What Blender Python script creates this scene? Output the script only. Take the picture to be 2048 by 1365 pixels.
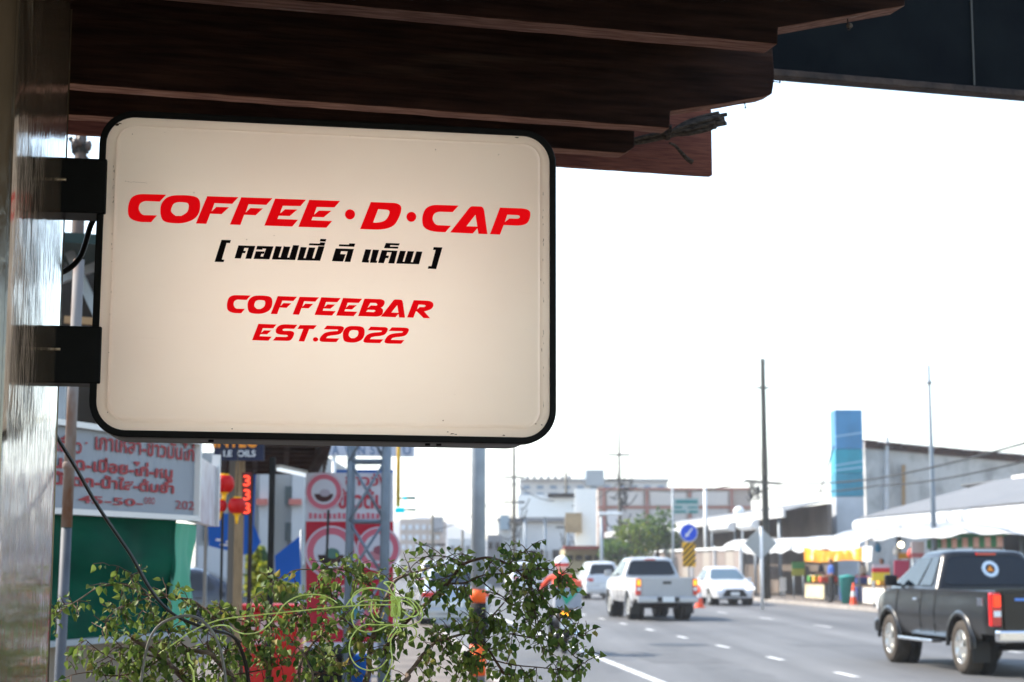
import bpy, bmesh, math, random
from mathutils import Vector, Matrix, Quaternion
R = math.radians
random.seed(7)
sc = bpy.context.scene
for o in list(bpy.data.objects): bpy.data.objects.remove(o)
COL = sc.collection

# ------------------------------------------------------------------ camera
F = 3400.0            # focal length in pixels of a 2048 px wide picture
EYE = 1.55
PITCH = math.atan(448 / F)
cp, sp = math.cos(PITCH), math.sin(PITCH)
cam = bpy.data.cameras.new('camera'); camo = bpy.data.objects.new('camera', cam); COL.objects.link(camo)
camo.location = (0, 0, EYE); camo.rotation_euler = (math.pi / 2 + PITCH, 0, 0)
cam.sensor_width = 36; cam.lens = 36 * F / 2048; cam.clip_start = 0.05; cam.clip_end = 4000
cam.dof.use_dof = True; cam.dof.focus_distance = 3.60; cam.dof.aperture_fstop = 7.2; cam.dof.aperture_blades = 9
sc.camera = camo
# ------------------------------------------------------------------ light
SUN_AZ, SUN_EL = R(-68), R(43)
world = bpy.data.worlds.new('World'); sc.world = world; world.use_nodes = True
wn = world.node_tree.nodes; sky = wn.new('ShaderNodeTexSky'); sky.sky_type = 'NISHITA'; sky.sun_disc = False
sky.sun_elevation = SUN_EL; sky.sun_rotation = SUN_AZ; sky.air_density = 1.25; sky.dust_density = 0.35; sky.ozone_density = 0.3
world.node_tree.links.new(sky.outputs[0], wn['Background'].inputs[0]); wn['Background'].inputs[1].default_value = 0.132
sl = bpy.data.lights.new('sun', 'SUN'); sl.energy = 3.3; sl.angle = R(0.6); sl.color = (1, 0.91, 0.78)
so = bpy.data.objects.new('sun', sl); COL.objects.link(so)
TOSUN = Vector((math.sin(SUN_AZ) * math.cos(SUN_EL), math.cos(SUN_AZ) * math.cos(SUN_EL), math.sin(SUN_EL)))
so.rotation_euler = TOSUN.to_track_quat('Z', 'Y').to_euler(); so.location = TOSUN * 50
sc.view_settings.view_transform = 'Standard'; sc.view_settings.look = 'None'; sc.view_settings.gamma = 1
sc.view_settings.exposure = 1.85; sc.view_settings.use_curve_mapping = False
sc.render.engine = 'CYCLES'; sc.cycles.use_denoising = True; sc.cycles.max_bounces = 8; sc.cycles.diffuse_bounces = 4
sc.cycles.transparent_max_bounces = 12; sc.cycles.sample_clamp_indirect = 8; sc.cycles.caustics_reflective = False; sc.cycles.caustics_refractive = False

# ------------------------------------------------------------------ projection helpers (used to find where things stand)
def ray(px, py):
    u = (px - 1024) / F; v = (682.5 - py) / F
    return Vector((u, cp - v * sp, sp + v * cp))
def P(px, py, Y):
    d = ray(px, py); t = Y / d.y
    return Vector((d.x * t, Y, EYE + d.z * t))
def G(px, py, z=0.0):
    d = ray(px, py); t = (z - EYE) / d.z
    return Vector((d.x * t, d.y * t, z))
ST = 0.085                       # the street runs away from the camera, leaning left by this slope
UDIR = Vector((-ST, 1, 0)).normalized(); VDIR = Vector((1, ST, 0)).normalized()
def S(s, Y, z=0.0): return Vector((s - ST * Y, Y, z))
def onS(px, s, py):              # point at street offset s seen at this pixel
    k = (px - 1024) / F; Y = s / (k + ST)
    d = ray(px, py); t = Y / d.y
    return Vector((d.x * t, Y, EYE + d.z * t))
STREET_ROT = math.atan(ST)

# ------------------------------------------------------------------ materials
MATS = {}
def tone(c): return tuple(min(0.85, x ** 1.28 * 1.16) for x in c)      # measured picture colours -> deeper surface colours
def mat(name, col, rough=0.6, metal=0.0, noise=0.0, nscale=8.0, col2=None, bump=0.0, bscale=30.0, stretch=(1, 1, 1),
        emit=0.0, ecol=None, trans=0.0, spec=0.3, coat=0.0, coords='Object', detail=6.0, ramp=(0.35, 0.65), mix2=None):
    if name in MATS: return MATS[name]
    col = tone(col); col2 = tone(col2) if col2 else None; mix2 = (tone(mix2[0]),) + tuple(mix2[1:]) if mix2 else None
    m = bpy.data.materials.new(name); m.use_nodes = True; MATS[name] = m
    nt = m.node_tree; N = nt.nodes; L = nt.links; b = N['Principled BSDF']
    b.inputs['Roughness'].default_value = rough; b.inputs['Metallic'].default_value = metal
    b.inputs['Specular IOR Level'].default_value = spec
    if coat: b.inputs['Coat Weight'].default_value = coat; b.inputs['Coat Roughness'].default_value = 0.05
    b.inputs['Base Color'].default_value = (*col, 1)
    tc = N.new('ShaderNodeTexCoord'); mp = N.new('ShaderNodeMapping'); mp.inputs['Scale'].default_value = stretch
    L.new(tc.outputs[coords], mp.inputs['Vector'])
    src = None
    if noise or col2:
        nz = N.new('ShaderNodeTexNoise'); nz.inputs['Scale'].default_value = nscale; nz.inputs['Detail'].default_value = detail
        L.new(mp.outputs[0], nz.inputs['Vector'])
        rp = N.new('ShaderNodeValToRGB'); rp.color_ramp.elements[0].position = ramp[0]; rp.color_ramp.elements[1].position = ramp[1]
        c2 = col2 if col2 else tuple(c * (1 - noise) for c in col)
        rp.color_ramp.elements[0].color = (*c2, 1); rp.color_ramp.elements[1].color = (*col, 1)
        L.new(nz.outputs['Fac'], rp.inputs['Fac']); src = rp.outputs[0]
        if mix2:           # a second, finer noise laid over the first: (colour, scale, lo, hi)
            n2 = N.new('ShaderNodeTexNoise'); n2.inputs['Scale'].default_value = mix2[1]; n2.inputs['Detail'].default_value = 8
            L.new(mp.outputs[0], n2.inputs['Vector'])
            r2 = N.new('ShaderNodeValToRGB'); r2.color_ramp.elements[0].position = mix2[2]; r2.color_ramp.elements[1].position = mix2[3]
            L.new(n2.outputs['Fac'], r2.inputs['Fac'])
            mx = N.new('ShaderNodeMixRGB'); mx.inputs[2].default_value = (*mix2[0], 1)
            L.new(r2.outputs[0], mx.inputs[0]); L.new(src, mx.inputs[1]); src = mx.outputs[0]
        L.new(src, b.inputs['Base Color'])
    if bump:
        bn = N.new('ShaderNodeTexNoise'); bn.inputs['Scale'].default_value = bscale; bn.inputs['Detail'].default_value = 8
        L.new(mp.outputs[0], bn.inputs['Vector'])
        bp = N.new('ShaderNodeBump'); bp.inputs['Strength'].default_value = bump; bp.inputs['Distance'].default_value = 0.02
        L.new(bn.outputs['Fac'], bp.inputs['Height']); L.new(bp.outputs[0], b.inputs['Normal'])
    if emit:
        b.inputs['Emission Color'].default_value = (*(ecol or col), 1); b.inputs['Emission Strength'].default_value = emit
    if trans:              # thin sheet that lets light through
        tr = N.new('ShaderNodeBsdfTranslucent'); mxs = N.new('ShaderNodeMixShader'); mxs.inputs[0].default_value = trans
        if src: L.new(src, tr.inputs['Color'])
        else: tr.inputs['Color'].default_value = (*col, 1)
        L.new(b.outputs[0], mxs.inputs[1]); L.new(tr.outputs[0], mxs.inputs[2])
        L.new(mxs.outputs[0], N['Material Output'].inputs['Surface'])
    return m

# ------------------------------------------------------------------ mesh helpers
def setp(o, label=None, cat=None, group=None, kind=None):
    if label: o['label'] = label
    if cat: o['category'] = cat
    if group: o['group'] = group
    if kind: o['kind'] = kind
    return o
def thing(name, label, cat, loc=(0, 0, 0), group=None, rotz=0.0):
    o = bpy.data.objects.new(name, None); COL.objects.link(o); o.empty_display_size = 0.1
    o.location = loc; o.rotation_euler = (0, 0, rotz)
    return setp(o, label, cat, group)
class MB:
    def __init__(s): s.v = []; s.f = []; s.sm = []
    def add(s, vs, fs, smooth=False):
        k = len(s.v); s.v += [Vector(v) for v in vs]; s.f += [[i + k for i in f] for f in fs]; s.sm += [smooth] * len(fs); return s
    def box(s, c, d, rot=None):
        c = Vector(c); hx, hy, hz = d[0] / 2, d[1] / 2, d[2] / 2
        vs = [Vector((x, y, z)) for x in (-hx, hx) for y in (-hy, hy) for z in (-hz, hz)]
        if rot is not None: vs = [rot @ v for v in vs]
        return s.add([c + v for v in vs], [(0, 1, 3, 2), (4, 6, 7, 5), (0, 4, 5, 1), (2, 3, 7, 6), (0, 2, 6, 4), (1, 5, 7, 3)])
    def beam(s, a, b, w, h, up=Vector((0, 0, 1))):       # box from a to b
        a = Vector(a); b = Vector(b); d = (b - a); l = d.length; d.normalize()
        x = d.cross(up)
        if x.length < 1e-4: x = Vector((1, 0, 0))
        x.normalize(); z = x.cross(d)
        M = Matrix((x, d, z)).transposed()
        return s.box((a + b) / 2, (w, l, h), M)
    def slab(s, pts, thick):                              # polygon (3-D, planar-ish) given thickness along its normal
        pts = [Vector(p) for p in pts]; n = (pts[1] - pts[0]).cross(pts[2] - pts[0]).normalized() * thick
        k = len(pts); vs = pts + [p - n for p in pts]
        fs = [list(range(k)), list(range(2 * k - 1, k - 1, -1))] + [[i, k + i, k + (i + 1) % k, (i + 1) % k] for i in range(k)]
        return s.add(vs, fs)
    def tube(s, pts, rad, n=8, cap=True, smooth=True):
        pts = [Vector(p) for p in pts]; m = len(pts)
        if not isinstance(rad, (list, tuple)): rad = [rad] * m
        up = None; rings = []
        for i, p in enumerate(pts):
            t = (pts[min(i + 1, m - 1)] - pts[max(i - 1, 0)])
            if t.length < 1e-9: t = Vector((0, 0, 1))
            t.normalize()
            if up is None: up = Vector((0, 0, 1)) if abs(t.z) < 0.9 else Vector((1, 0, 0))
            x = t.cross(up)
            if x.length < 1e-5: x = t.cross(Vector((0.3, 0.8, 0.5)))
            x.normalize(); up = x.cross(t).normalized()
            rings.append([p + (x * math.cos(2 * math.pi * k / n) + up * math.sin(2 * math.pi * k / n)) * rad[i] for k in range(n)])
        vs = [v for r in rings for v in r]
        fs = [(i * n + k, i * n + (k + 1) % n, (i + 1) * n + (k + 1) % n, (i + 1) * n + k) for i in range(m - 1) for k in range(n)]
        s.add(vs, fs, smooth)
        if cap: s.add(rings[0], [list(range(n))[::-1]]); s.add(rings[-1], [list(range(n))])
        return s
    def cyl(s, a, b, r, n=16, r2=None): return s.tube([a, b], [r, r if r2 is None else r2], n)
    def lathe(s, prof, c=(0, 0, 0), axis='Z', n=24, smooth=True):       # prof: (radius, along)
        c = Vector(c); vs = []
        for r, h in prof:
            for k in range(n):
                a = 2 * math.pi * k / n; x, y = r * math.cos(a), r * math.sin(a)
                vs.append(c + (Vector((x, y, h)) if axis == 'Z' else Vector((h, x, y)) if axis == 'X' else Vector((x, h, y))))
        m = len(prof)
        fs = [(i * n + k, i * n + (k + 1) % n, (i + 1) * n + (k + 1) % n, (i + 1) * n + k) for i in range(m - 1) for k in range(n)]
        return s.add(vs, fs, smooth)
    def ball(s, c, r, n=12, m=8, sc=(1, 1, 1)):
        c = Vector(c); vs = []; fs = []
        for i in range(m + 1):
            th = math.pi * i / m
            for k in range(n):
                a = 2 * math.pi * k / n
                vs.append(c + Vector((r * sc[0] * math.sin(th) * math.cos(a), r * sc[1] * math.sin(th) * math.sin(a), r * sc[2] * math.cos(th))))
        for i in range(m):
            for k in range(n): fs.append((i * n + k, (i + 1) * n + k, (i + 1) * n + (k + 1) % n, i * n + (k + 1) % n))
        return s.add(vs, fs, True)
    def grid(s, fn, nu, nv, smooth=True):
        vs = [fn(i / nu, j / nv) for i in range(nu + 1) for j in range(nv + 1)]
        fs = [(i * (nv + 1) + j, (i + 1) * (nv + 1) + j, (i + 1) * (nv + 1) + j + 1, i * (nv + 1) + j + 1) for i in range(nu) for j in range(nv)]
        return s.add(vs, fs, smooth)
    def build(s, name, material, parent=None, world=True, bevel=0.0, segs=2):
        me = bpy.data.meshes.new(name); off = Vector(parent.location) if (parent is not None and world and parent.parent is None) else Vector((0, 0, 0))
        if parent is not None and world and parent.parent is not None: off = Vector(parent.parent.location)
        me.from_pydata([tuple(v - off) for v in s.v], [], s.f); me.update()
        for p, q in zip(me.polygons, s.sm): p.use_smooth = q
        bm = bmesh.new(); bm.from_mesh(me); bmesh.ops.remove_doubles(bm, verts=bm.verts, dist=1e-6)
        bmesh.ops.recalc_face_normals(bm, faces=bm.faces); bm.to_mesh(me); bm.free()
        o = bpy.data.objects.new(name, me); COL.objects.link(o); o.data.materials.append(material)
        if parent is not None: o.parent = parent
        if bevel:
            b = o.modifiers.new('bevel', 'BEVEL'); b.width = bevel; b.segments = segs; b.limit_method = 'ANGLE'; b.angle_limit = R(40)
        return o
def spline(pts, n=6):                       # Catmull-Rom through the points
    pts = [Vector(p) for p in pts]; out = []
    for i in range(len(pts) - 1):
        p0, p1, p2, p3 = pts[max(i - 1, 0)], pts[i], pts[i + 1], pts[min(i + 2, len(pts) - 1)]
        for k in range(n):
            t = k / n
            out.append(0.5 * ((2 * p1) + (-p0 + p2) * t + (2 * p0 - 5 * p1 + 4 * p2 - p3) * t * t + (-p0 + 3 * p1 - 3 * p2 + p3) * t ** 3))
    out.append(pts[-1]); return out
def text_mesh(body, size=1.0, bold=0.0, extrude=0.0, align='LEFT', res=4):
    c = bpy.data.curves.new('text', 'FONT'); c.body = body; c.size = size; c.offset = bold; c.extrude = extrude; c.align_x = align; c.resolution_u = res
    o = bpy.data.objects.new('text', c); COL.objects.link(o); bpy.context.view_layer.update()
    me = bpy.data.meshes.new_from_object(o.evaluated_get(bpy.context.evaluated_depsgraph_get()))
    bpy.data.objects.remove(o); bpy.data.curves.remove(c); return me
def text_on(body, o, ex, ey, width, height, material, parent, name='lettering', bold=0.0, n_off=0.004):
    """flat writing fitted into width x height, lower left corner o, along ex / ey"""
    me = text_mesh(body, 1.0, bold); xs = [v.co.x for v in me.vertices]; ys = [v.co.y for v in me.vertices]
    x0, x1, y0, y1 = min(xs), max(xs), min(ys), max(ys); ex = Vector(ex).normalized(); ey = Vector(ey).normalized(); nn = ex.cross(ey)
    off = Vector(parent.location) if parent is not None else Vector((0, 0, 0))
    for v in me.vertices:
        v.co = Vector(o) + ex * ((v.co.x - x0) / (x1 - x0) * width) + ey * ((v.co.y - y0) / (y1 - y0) * height) + nn * n_off - off
    ob = bpy.data.objects.new(name, me); COL.objects.link(ob); me.materials.clear(); me.materials.append(material); ob.parent = parent
    return ob
def smooth_poly(pts, it=3):
    """pts: (x, y) hard corner or (x, y, 1) rounded corner -> outline with rounded corners cut"""
    P0 = [(p[0], p[1], len(p) > 2) for p in pts]; it0 = it
    for _ in range(it):
        n = len(P0); out = []
        for i, (x, y, s) in enumerate(P0):
            if not s: out.append((x, y, False)); continue
            a = P0[i - 1]; b = P0[(i + 1) % n]
            ka = 0.25 if a[2] else 0.5; kb = 0.25 if b[2] else 0.5
            out.append((x + (a[0] - x) * ka, y + (a[1] - y) * ka, True)); out.append((x + (b[0] - x) * kb, y + (b[1] - y) * kb, True))
        P0 = out
    return [(x, y) for x, y, _ in P0]
def curve_fill(loops, extrude):
    c = bpy.data.curves.new('outline', 'CURVE'); c.dimensions = '2D'; c.fill_mode = 'BOTH'; c.extrude = extrude
    for lp in loops:
        s = c.splines.new('POLY'); s.points.add(len(lp) - 1); s.use_cyclic_u = True
        for p, q in zip(s.points, lp): p.co = (q[0], q[1], 0, 1)
    o = bpy.data.objects.new('outline', c); COL.objects.link(o); bpy.context.view_layer.update()
    me = bpy.data.meshes.new_from_object(o.evaluated_get(bpy.context.evaluated_depsgraph_get()))
    bpy.data.objects.remove(o); bpy.data.curves.remove(c); return me
# ================================================================== the shop front above the camera: pillar, eave, light-box sign
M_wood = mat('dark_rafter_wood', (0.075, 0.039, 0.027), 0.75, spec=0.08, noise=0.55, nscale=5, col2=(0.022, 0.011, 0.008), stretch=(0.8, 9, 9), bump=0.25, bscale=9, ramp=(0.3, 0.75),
             mix2=((0.12, 0.078, 0.055), 1.5, 0.56, 0.74))
M_wood2 = mat('red_fascia_wood', (0.23, 0.10, 0.072), 0.7, spec=0.1, col2=(0.14, 0.06, 0.045), nscale=7, stretch=(1.5, 12, 26), bump=0.25, bscale=20, mix2=((0.16, 0.11, 0.09), 9, 0.62, 0.8))
M_lit_under_wood = mat('lit_underside_wood', (0.30, 0.185, 0.145), 0.85, spec=0.1, col2=(0.16, 0.085, 0.065), nscale=6, stretch=(1.5, 14, 14), bump=0.3, bscale=14, mix2=((0.36, 0.30, 0.26), 5, 0.62, 0.8))  # rafter undersides: ground-bounce light put into the wood colour
M_weather = mat('weathered_wood', (0.17, 0.13, 0.105), 0.85, col2=(0.05, 0.035, 0.03), nscale=10, stretch=(1, 8, 8), bump=0.5, bscale=18)
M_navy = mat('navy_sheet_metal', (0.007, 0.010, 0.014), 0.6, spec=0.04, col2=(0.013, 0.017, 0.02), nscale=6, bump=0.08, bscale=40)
M_rustlip = mat('rusty_lip', (0.085, 0.060, 0.048), 0.75, col2=(0.03, 0.02, 0.017), nscale=14, bump=0.3, bscale=60)
M_black = mat('black_powder_coat', (0.010, 0.010, 0.011), 0.5, spec=0.12, noise=0.3, nscale=30, bump=0.02, bscale=200)
M_body = mat('dark_grey_sheet', (0.075, 0.078, 0.082), 0.5, noise=0.2, nscale=12)
M_steel = mat('zinc_bolt', (0.45, 0.36, 0.26), 0.4, metal=0.8)
M_red = mat('red_vinyl', (0.85, 0.0008, 0.008), 0.6, spec=0.05, emit=0.11, ecol=(1.0, 0.003, 0.008))  # slight emission stands in for light coming through the vinyl
M_ink = mat('black_vinyl', (0.010, 0.006, 0.008), 0.6, spec=0.05)
M_cable = mat('black_cable', (0.045, 0.04, 0.038), 0.45, noise=0.4, nscale=30, bump=0.1, bscale=90)
M_cable2 = mat('grey_cable', (0.30, 0.29, 0.27), 0.6, noise=0.35, nscale=25)

RAZ = math.atan(F / (13000 - 1024)); RD = Vector((math.cos(RAZ), math.sin(RAZ), 0)); RN = Vector((-math.sin(RAZ), math.cos(RAZ), 0))
ZB = EYE + 1.2                                   # underside of the rafters
def on_plane(px, py, p0, n):
    d = ray(px, py); o = Vector((0, 0, EYE)); t = (p0 - o).dot(n) / d.dot(n); return o + d * t
eave = thing('timber_eave', 'dark timber roof eave with stepped rafter ends above the coffee sign', 'eave', (-0.6, 4.4, ZB))
def frame_obj(name, o, ex, ey, ez, parent):       # child whose local axes run along the wood, so the grain follows it
    pass
def rafter(prof, p0, thick, name, m, bevel=0.004, rough=0.0):
    """prof: (along, height) outline in the rafter's vertical plane through p0; extruded backwards"""
    bm = bmesh.new(); k = len(prof)
    dense = []
    for i in range(k):                             # break long edges up so the edge can be a little uneven
        a = prof[i]; b = prof[(i + 1) % k]; n = max(1, int(math.dist(a, b) / 0.05))
        for j in range(n):
            t = j / n; w = rough * (random.random() - 0.5) if j else 0
            dense.append((a[0] + (b[0] - a[0]) * t, a[1] + (b[1] - a[1]) * t + w))
    f0 = [bm.verts.new((a, 0, z)) for a, z in dense]; f1 = [bm.verts.new((a, thick, z + (rough * (random.random() - 0.5)))) for a, z in dense]
    n = len(dense); bm.faces.new(f0); bm.faces.new(f1[::-1])
    for i in range(n): bm.faces.new((f0[i], f1[i], f1[(i + 1) % n], f0[(i + 1) % n]))
    bmesh.ops.recalc_face_normals(bm, faces=bm.faces)
    bmesh.ops.triangulate(bm, faces=[f for f in bm.faces if len(f.verts) > 4])
    me = bpy.data.meshes.new(name); bm.to_mesh(me); bm.free(); me.materials.append(m); me.materials.append(M_lit_under_wood)
    for p in me.polygons:                          # undersides coloured lighter for light bounced off the ground, the broad faces dark stained
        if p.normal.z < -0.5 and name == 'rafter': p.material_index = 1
    o = bpy.data.objects.new(name, me); COL.objects.link(o); o.parent = eave
    o.location = Vector(p0) - Vector(eave.location); o.rotation_euler = (0, 0, RAZ)
    b = o.modifiers.new('bevel', 'BEVEL'); b.width = bevel; b.segments = 2; b.limit_method = 'ANGLE'; b.angle_limit = R(50)
    return o
def al(px, py, p0):                               # pixel -> (along, height) in the rafter plane through p0
    q = on_plane(px, py, p0, RN) - p0; return (q.dot(RD), q.z)
r1 = G(1556, 89, ZB); t1 = al(1811, 12, r1); s1 = al(1557, 56, r1)
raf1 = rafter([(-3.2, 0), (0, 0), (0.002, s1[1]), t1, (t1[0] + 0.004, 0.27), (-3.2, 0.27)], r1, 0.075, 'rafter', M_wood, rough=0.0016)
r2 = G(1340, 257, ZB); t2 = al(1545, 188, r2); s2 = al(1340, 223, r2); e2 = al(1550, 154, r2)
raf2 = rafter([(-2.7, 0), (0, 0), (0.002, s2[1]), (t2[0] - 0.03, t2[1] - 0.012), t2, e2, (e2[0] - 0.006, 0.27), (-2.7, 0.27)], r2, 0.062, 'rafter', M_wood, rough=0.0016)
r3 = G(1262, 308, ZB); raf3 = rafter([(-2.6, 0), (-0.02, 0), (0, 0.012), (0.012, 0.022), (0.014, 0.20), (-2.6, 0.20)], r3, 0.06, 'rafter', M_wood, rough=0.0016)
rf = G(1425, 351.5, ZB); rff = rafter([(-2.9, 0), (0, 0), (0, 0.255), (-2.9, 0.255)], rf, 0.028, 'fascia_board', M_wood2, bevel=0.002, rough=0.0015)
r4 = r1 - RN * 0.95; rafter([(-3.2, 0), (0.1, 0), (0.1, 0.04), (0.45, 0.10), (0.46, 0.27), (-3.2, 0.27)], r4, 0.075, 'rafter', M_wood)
# roof boards over the rafters, carried back over the shop entrance behind the camera
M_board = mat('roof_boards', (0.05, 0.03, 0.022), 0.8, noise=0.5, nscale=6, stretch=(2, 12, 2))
b0 = r1 - RN * 6.2
for i in range(30):
    w = 0.30; q = b0 + RN * (i * (w + 0.006)) - RD * 5.0 + Vector((0, 0, 0.275 + (i % 2) * 0.006)); L = 5.42 if i < 21 else 5.20 if i < 25 else 4.86
    if (q + RN * w - rf).dot(RN) > 0.05: break
    MB().slab([q, q + RD * L, q + RD * L + RN * w, q + RN * w], -0.022).build('roof_board', M_board, eave)
# navy fascia panel of the higher roof, beyond the rafter ends
g0 = P(1551, 154, 5.75); hp = g0.z
pn = MB(); pn.box((0, 0, 0), (0, 0, 0)); 
pan = MB(); a = g0 - RD * 2.4; b = g0 + RD * 2.6
pan.slab([a + Vector((0, 0, 0.02)), b + Vector((0, 0, 0.02)), b + Vector((0, 0, 0.75)), a + Vector((0, 0, 0.75))], 0.03)
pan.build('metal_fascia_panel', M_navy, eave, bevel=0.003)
MB().slab([a - RN * 0.012, b - RN * 0.012, b - RN * 0.012 + Vector((0, 0, 0.026)), a - RN * 0.012 + Vector((0, 0, 0.026))], -0.05 if False else 0.06).build('rusty_lip', M_rustlip, eave, bevel=0.004)
j = on_plane(1945, 100, g0, RN); j.z = hp + 0.03
MB().beam(j - RN * 0.004, j - RN * 0.004 + Vector((0, 0, 0.7)), 0.006, 0.006).build('panel_joint', mat('joint_streak', (0.09, 0.09, 0.085), 0.7), eave)
# nails in the rafter ends
M_nail = mat('rusty_nail', (0.07, 0.045, 0.035), 0.7, noise=0.5, nscale=40)
def nail(px, py, p0, d, l):
    q = on_plane(px, py, p0 + RN * 0.03, RN); d = Vector(d).normalized()
    MB().cyl(q - d * 0.02, q + d * l, 0.0016, 8).cyl(q + d * l, q + d * (l + 0.0015), 0.004, 10).build('nail', M_nail, eave)
nail(1549, 164, r2, RD, 0.016); nail(1489, 205, r2, Vector((0.15, 0, -1)), 0.016); nail(1695, 38, r1, Vector((0.1, 0, -1)), 0.026)
q = on_plane(1699, 52, r1 + RN * 0.03, RN)
MB().ball(q, 0.0085, 8, 6, (1, 1, 0.8)).build('mud_clump', mat('mud', (0.22, 0.19, 0.16), 0.95, noise=0.5, nscale=90, bump=0.6, bscale=120), eave)
# frayed fibre bundle tied under the third rafter
fb = thing('fibre_bundle', 'frayed grey fibre bundle tied to the rafter ends with twine', 'rope', G(1300, 282, ZB))
M_fib = mat('dry_fibre', (0.15, 0.12, 0.095), 0.95, col2=(0.05, 0.04, 0.032), nscale=30, stretch=(1, 5, 5), bump=0.8, bscale=60)
fbn = MB(); rb = r3 + RN * 0.02
for i in range(22):
    a0 = random.uniform(-1, 1); a1 = random.uniform(-1, 1); ox = random.uniform(-14, 14); d0 = random.uniform(0, 0.05)
    def q(px, py): return on_plane(px, py, rb + RN * d0, RN)
    pts = [q(1258, 284 + a0 * 4), q(1295, 276 + a0 * 6), q(1335, 268 + a0 * 5), q(1368, 258 + a1 * 12), q(1405, 248 + a1 * 15), q(1440 + ox, 240 + a1 * 15 - ox * 0.1)]
    fbn.tube(spline(pts, 4), [0.006 + 0.002 * a0] * 13 + [0.0065] * 8, 6)
fbn.build('strands', M_fib, fb)
tw = MB()
for dx in (-3, 0, 3):
    c = on_plane(1337 + dx, 266, rb + RN * 0.025, RN)
    tw.tube([c + Vector((0, math.sin(t * 0.5236), 0)) * 0.032 + Vector((0.12 * math.cos(t * 0.5236), 0, math.cos(t * 0.5236))) * 0.021 for t in range(13)], 0.0022, 6, cap=False)
tail = spline([on_plane(x, y, rb - RN * 0.02, RN) for x, y in ((1338, 286), (1350, 292), (1362, 305), (1374, 318), (1385, 325))], 4)
tw.tube(tail, [0.003 + 0.0012 * (i / 4) for i in range(len(tail))], 6)
tw.build('twine', M_fib, fb)

# ---- pillar: its long side is seen at a grazing angle and mirrors the bright street
M_pil = mat('varnished_plaster', (0.17, 0.132, 0.095), 0.17, col2=(0.11, 0.086, 0.06), nscale=3.0, stretch=(6, 6, 1.1), bump=0.05, bscale=10, spec=0.7, coords='Object',
            mix2=((0.42, 0.38, 0.31), 6, 0.60, 0.82))
def pillar_material():
    N = M_pil.node_tree.nodes; L = M_pil.node_tree.links; b = N['Principled BSDF']
    tc = N.new('ShaderNodeTexCoord'); mp = N.new('ShaderNodeMapping'); mp.inputs['Scale'].default_value = (40, 40, 7); L.new(tc.outputs['Object'], mp.inputs[0])
    nz = N.new('ShaderNodeTexNoise'); nz.inputs['Scale'].default_value = 2.6; nz.inputs['Detail'].default_value = 9; nz.inputs['Roughness'].default_value = 0.62; L.new(mp.outputs[0], nz.inputs['Vector'])
    rp = N.new('ShaderNodeValToRGB'); rp.color_ramp.elements[0].position = 0.46; rp.color_ramp.elements[0].color = (0.07,) * 3 + (1,); rp.color_ramp.elements[1].position = 0.72; rp.color_ramp.elements[1].color = (0.24,) * 3 + (1,)
    L.new(nz.outputs['Fac'], rp.inputs['Fac']); L.new(rp.outputs[0], b.inputs['Roughness'])
    b.inputs['Coat Weight'].default_value = 1.0; b.inputs['Coat Roughness'].default_value = 0.10; b.inputs['Coat IOR'].default_value = 1.6
    m2 = N.new('ShaderNodeMapping'); m2.inputs['Scale'].default_value = (60, 60, 9); L.new(tc.outputs['Object'], m2.inputs[0])
    n2 = N.new('ShaderNodeTexNoise'); n2.inputs['Scale'].default_value = 1.6; n2.inputs['Detail'].default_value = 7; L.new(m2.outputs[0], n2.inputs['Vector'])
    r2 = N.new('ShaderNodeValToRGB'); r2.color_ramp.elements[0].position = 0.28; r2.color_ramp.elements[1].position = 0.50; L.new(n2.outputs['Fac'], r2.inputs['Fac'])
    bp = N.new('ShaderNodeBump'); bp.inputs['Strength'].default_value = 0.10; bp.inputs['Distance'].default_value = 0.01; L.new(r2.outputs[0], bp.inputs['Height']); L.new(bp.outputs[0], b.inputs['Coat Normal'])
pillar_material()
A = P(125, 600, 3.55); pn_ = Vector((0.9917, 0.1289, 0)); pt = Vector((0.1289, -0.9917, 0))
A.z = 0; Bn = A + pt * 0.693; wl = -pn_ * 0.5
pil = MB()
def pil_fn(c0, c1, nu, nv, z1=2.74):
    def fn(u, v):
        p = c0 + (c1 - c0) * u; nrm = (c1 - c0).cross(Vector((0, 0, 1))).normalized(); z = 0.12 + (z1 - 0.12) * v
        w = 0.0005 * math.sin(z * 21 + u * 9) * math.sin(u * 13 + z * 5) + 0.0002 * math.sin(z * 57 + 3 * u) * math.sin(u * 31)
        e = min(u, 1 - u)
        return p + nrm * (w * min(1, e * 12) - 0.004 * max(0, 1 - e * 25) ** 2) + Vector((0, 0, z))
    return fn
pil.grid(pil_fn(Bn, A, 24, 140), 24, 140); pil.grid(pil_fn(Bn + wl, Bn, 20, 140), 20, 140)
pil.grid(pil_fn(A, A + wl, 4, 4), 4, 4); pil.grid(pil_fn(A + wl, Bn + wl, 4, 4), 4, 4)
po = pil.build('pillar', M_pil); po.location = (0, 0, 0)
setp(po, 'glossy grey-brown plastered pillar carrying the coffee sign', 'pillar', kind='thing')

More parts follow.
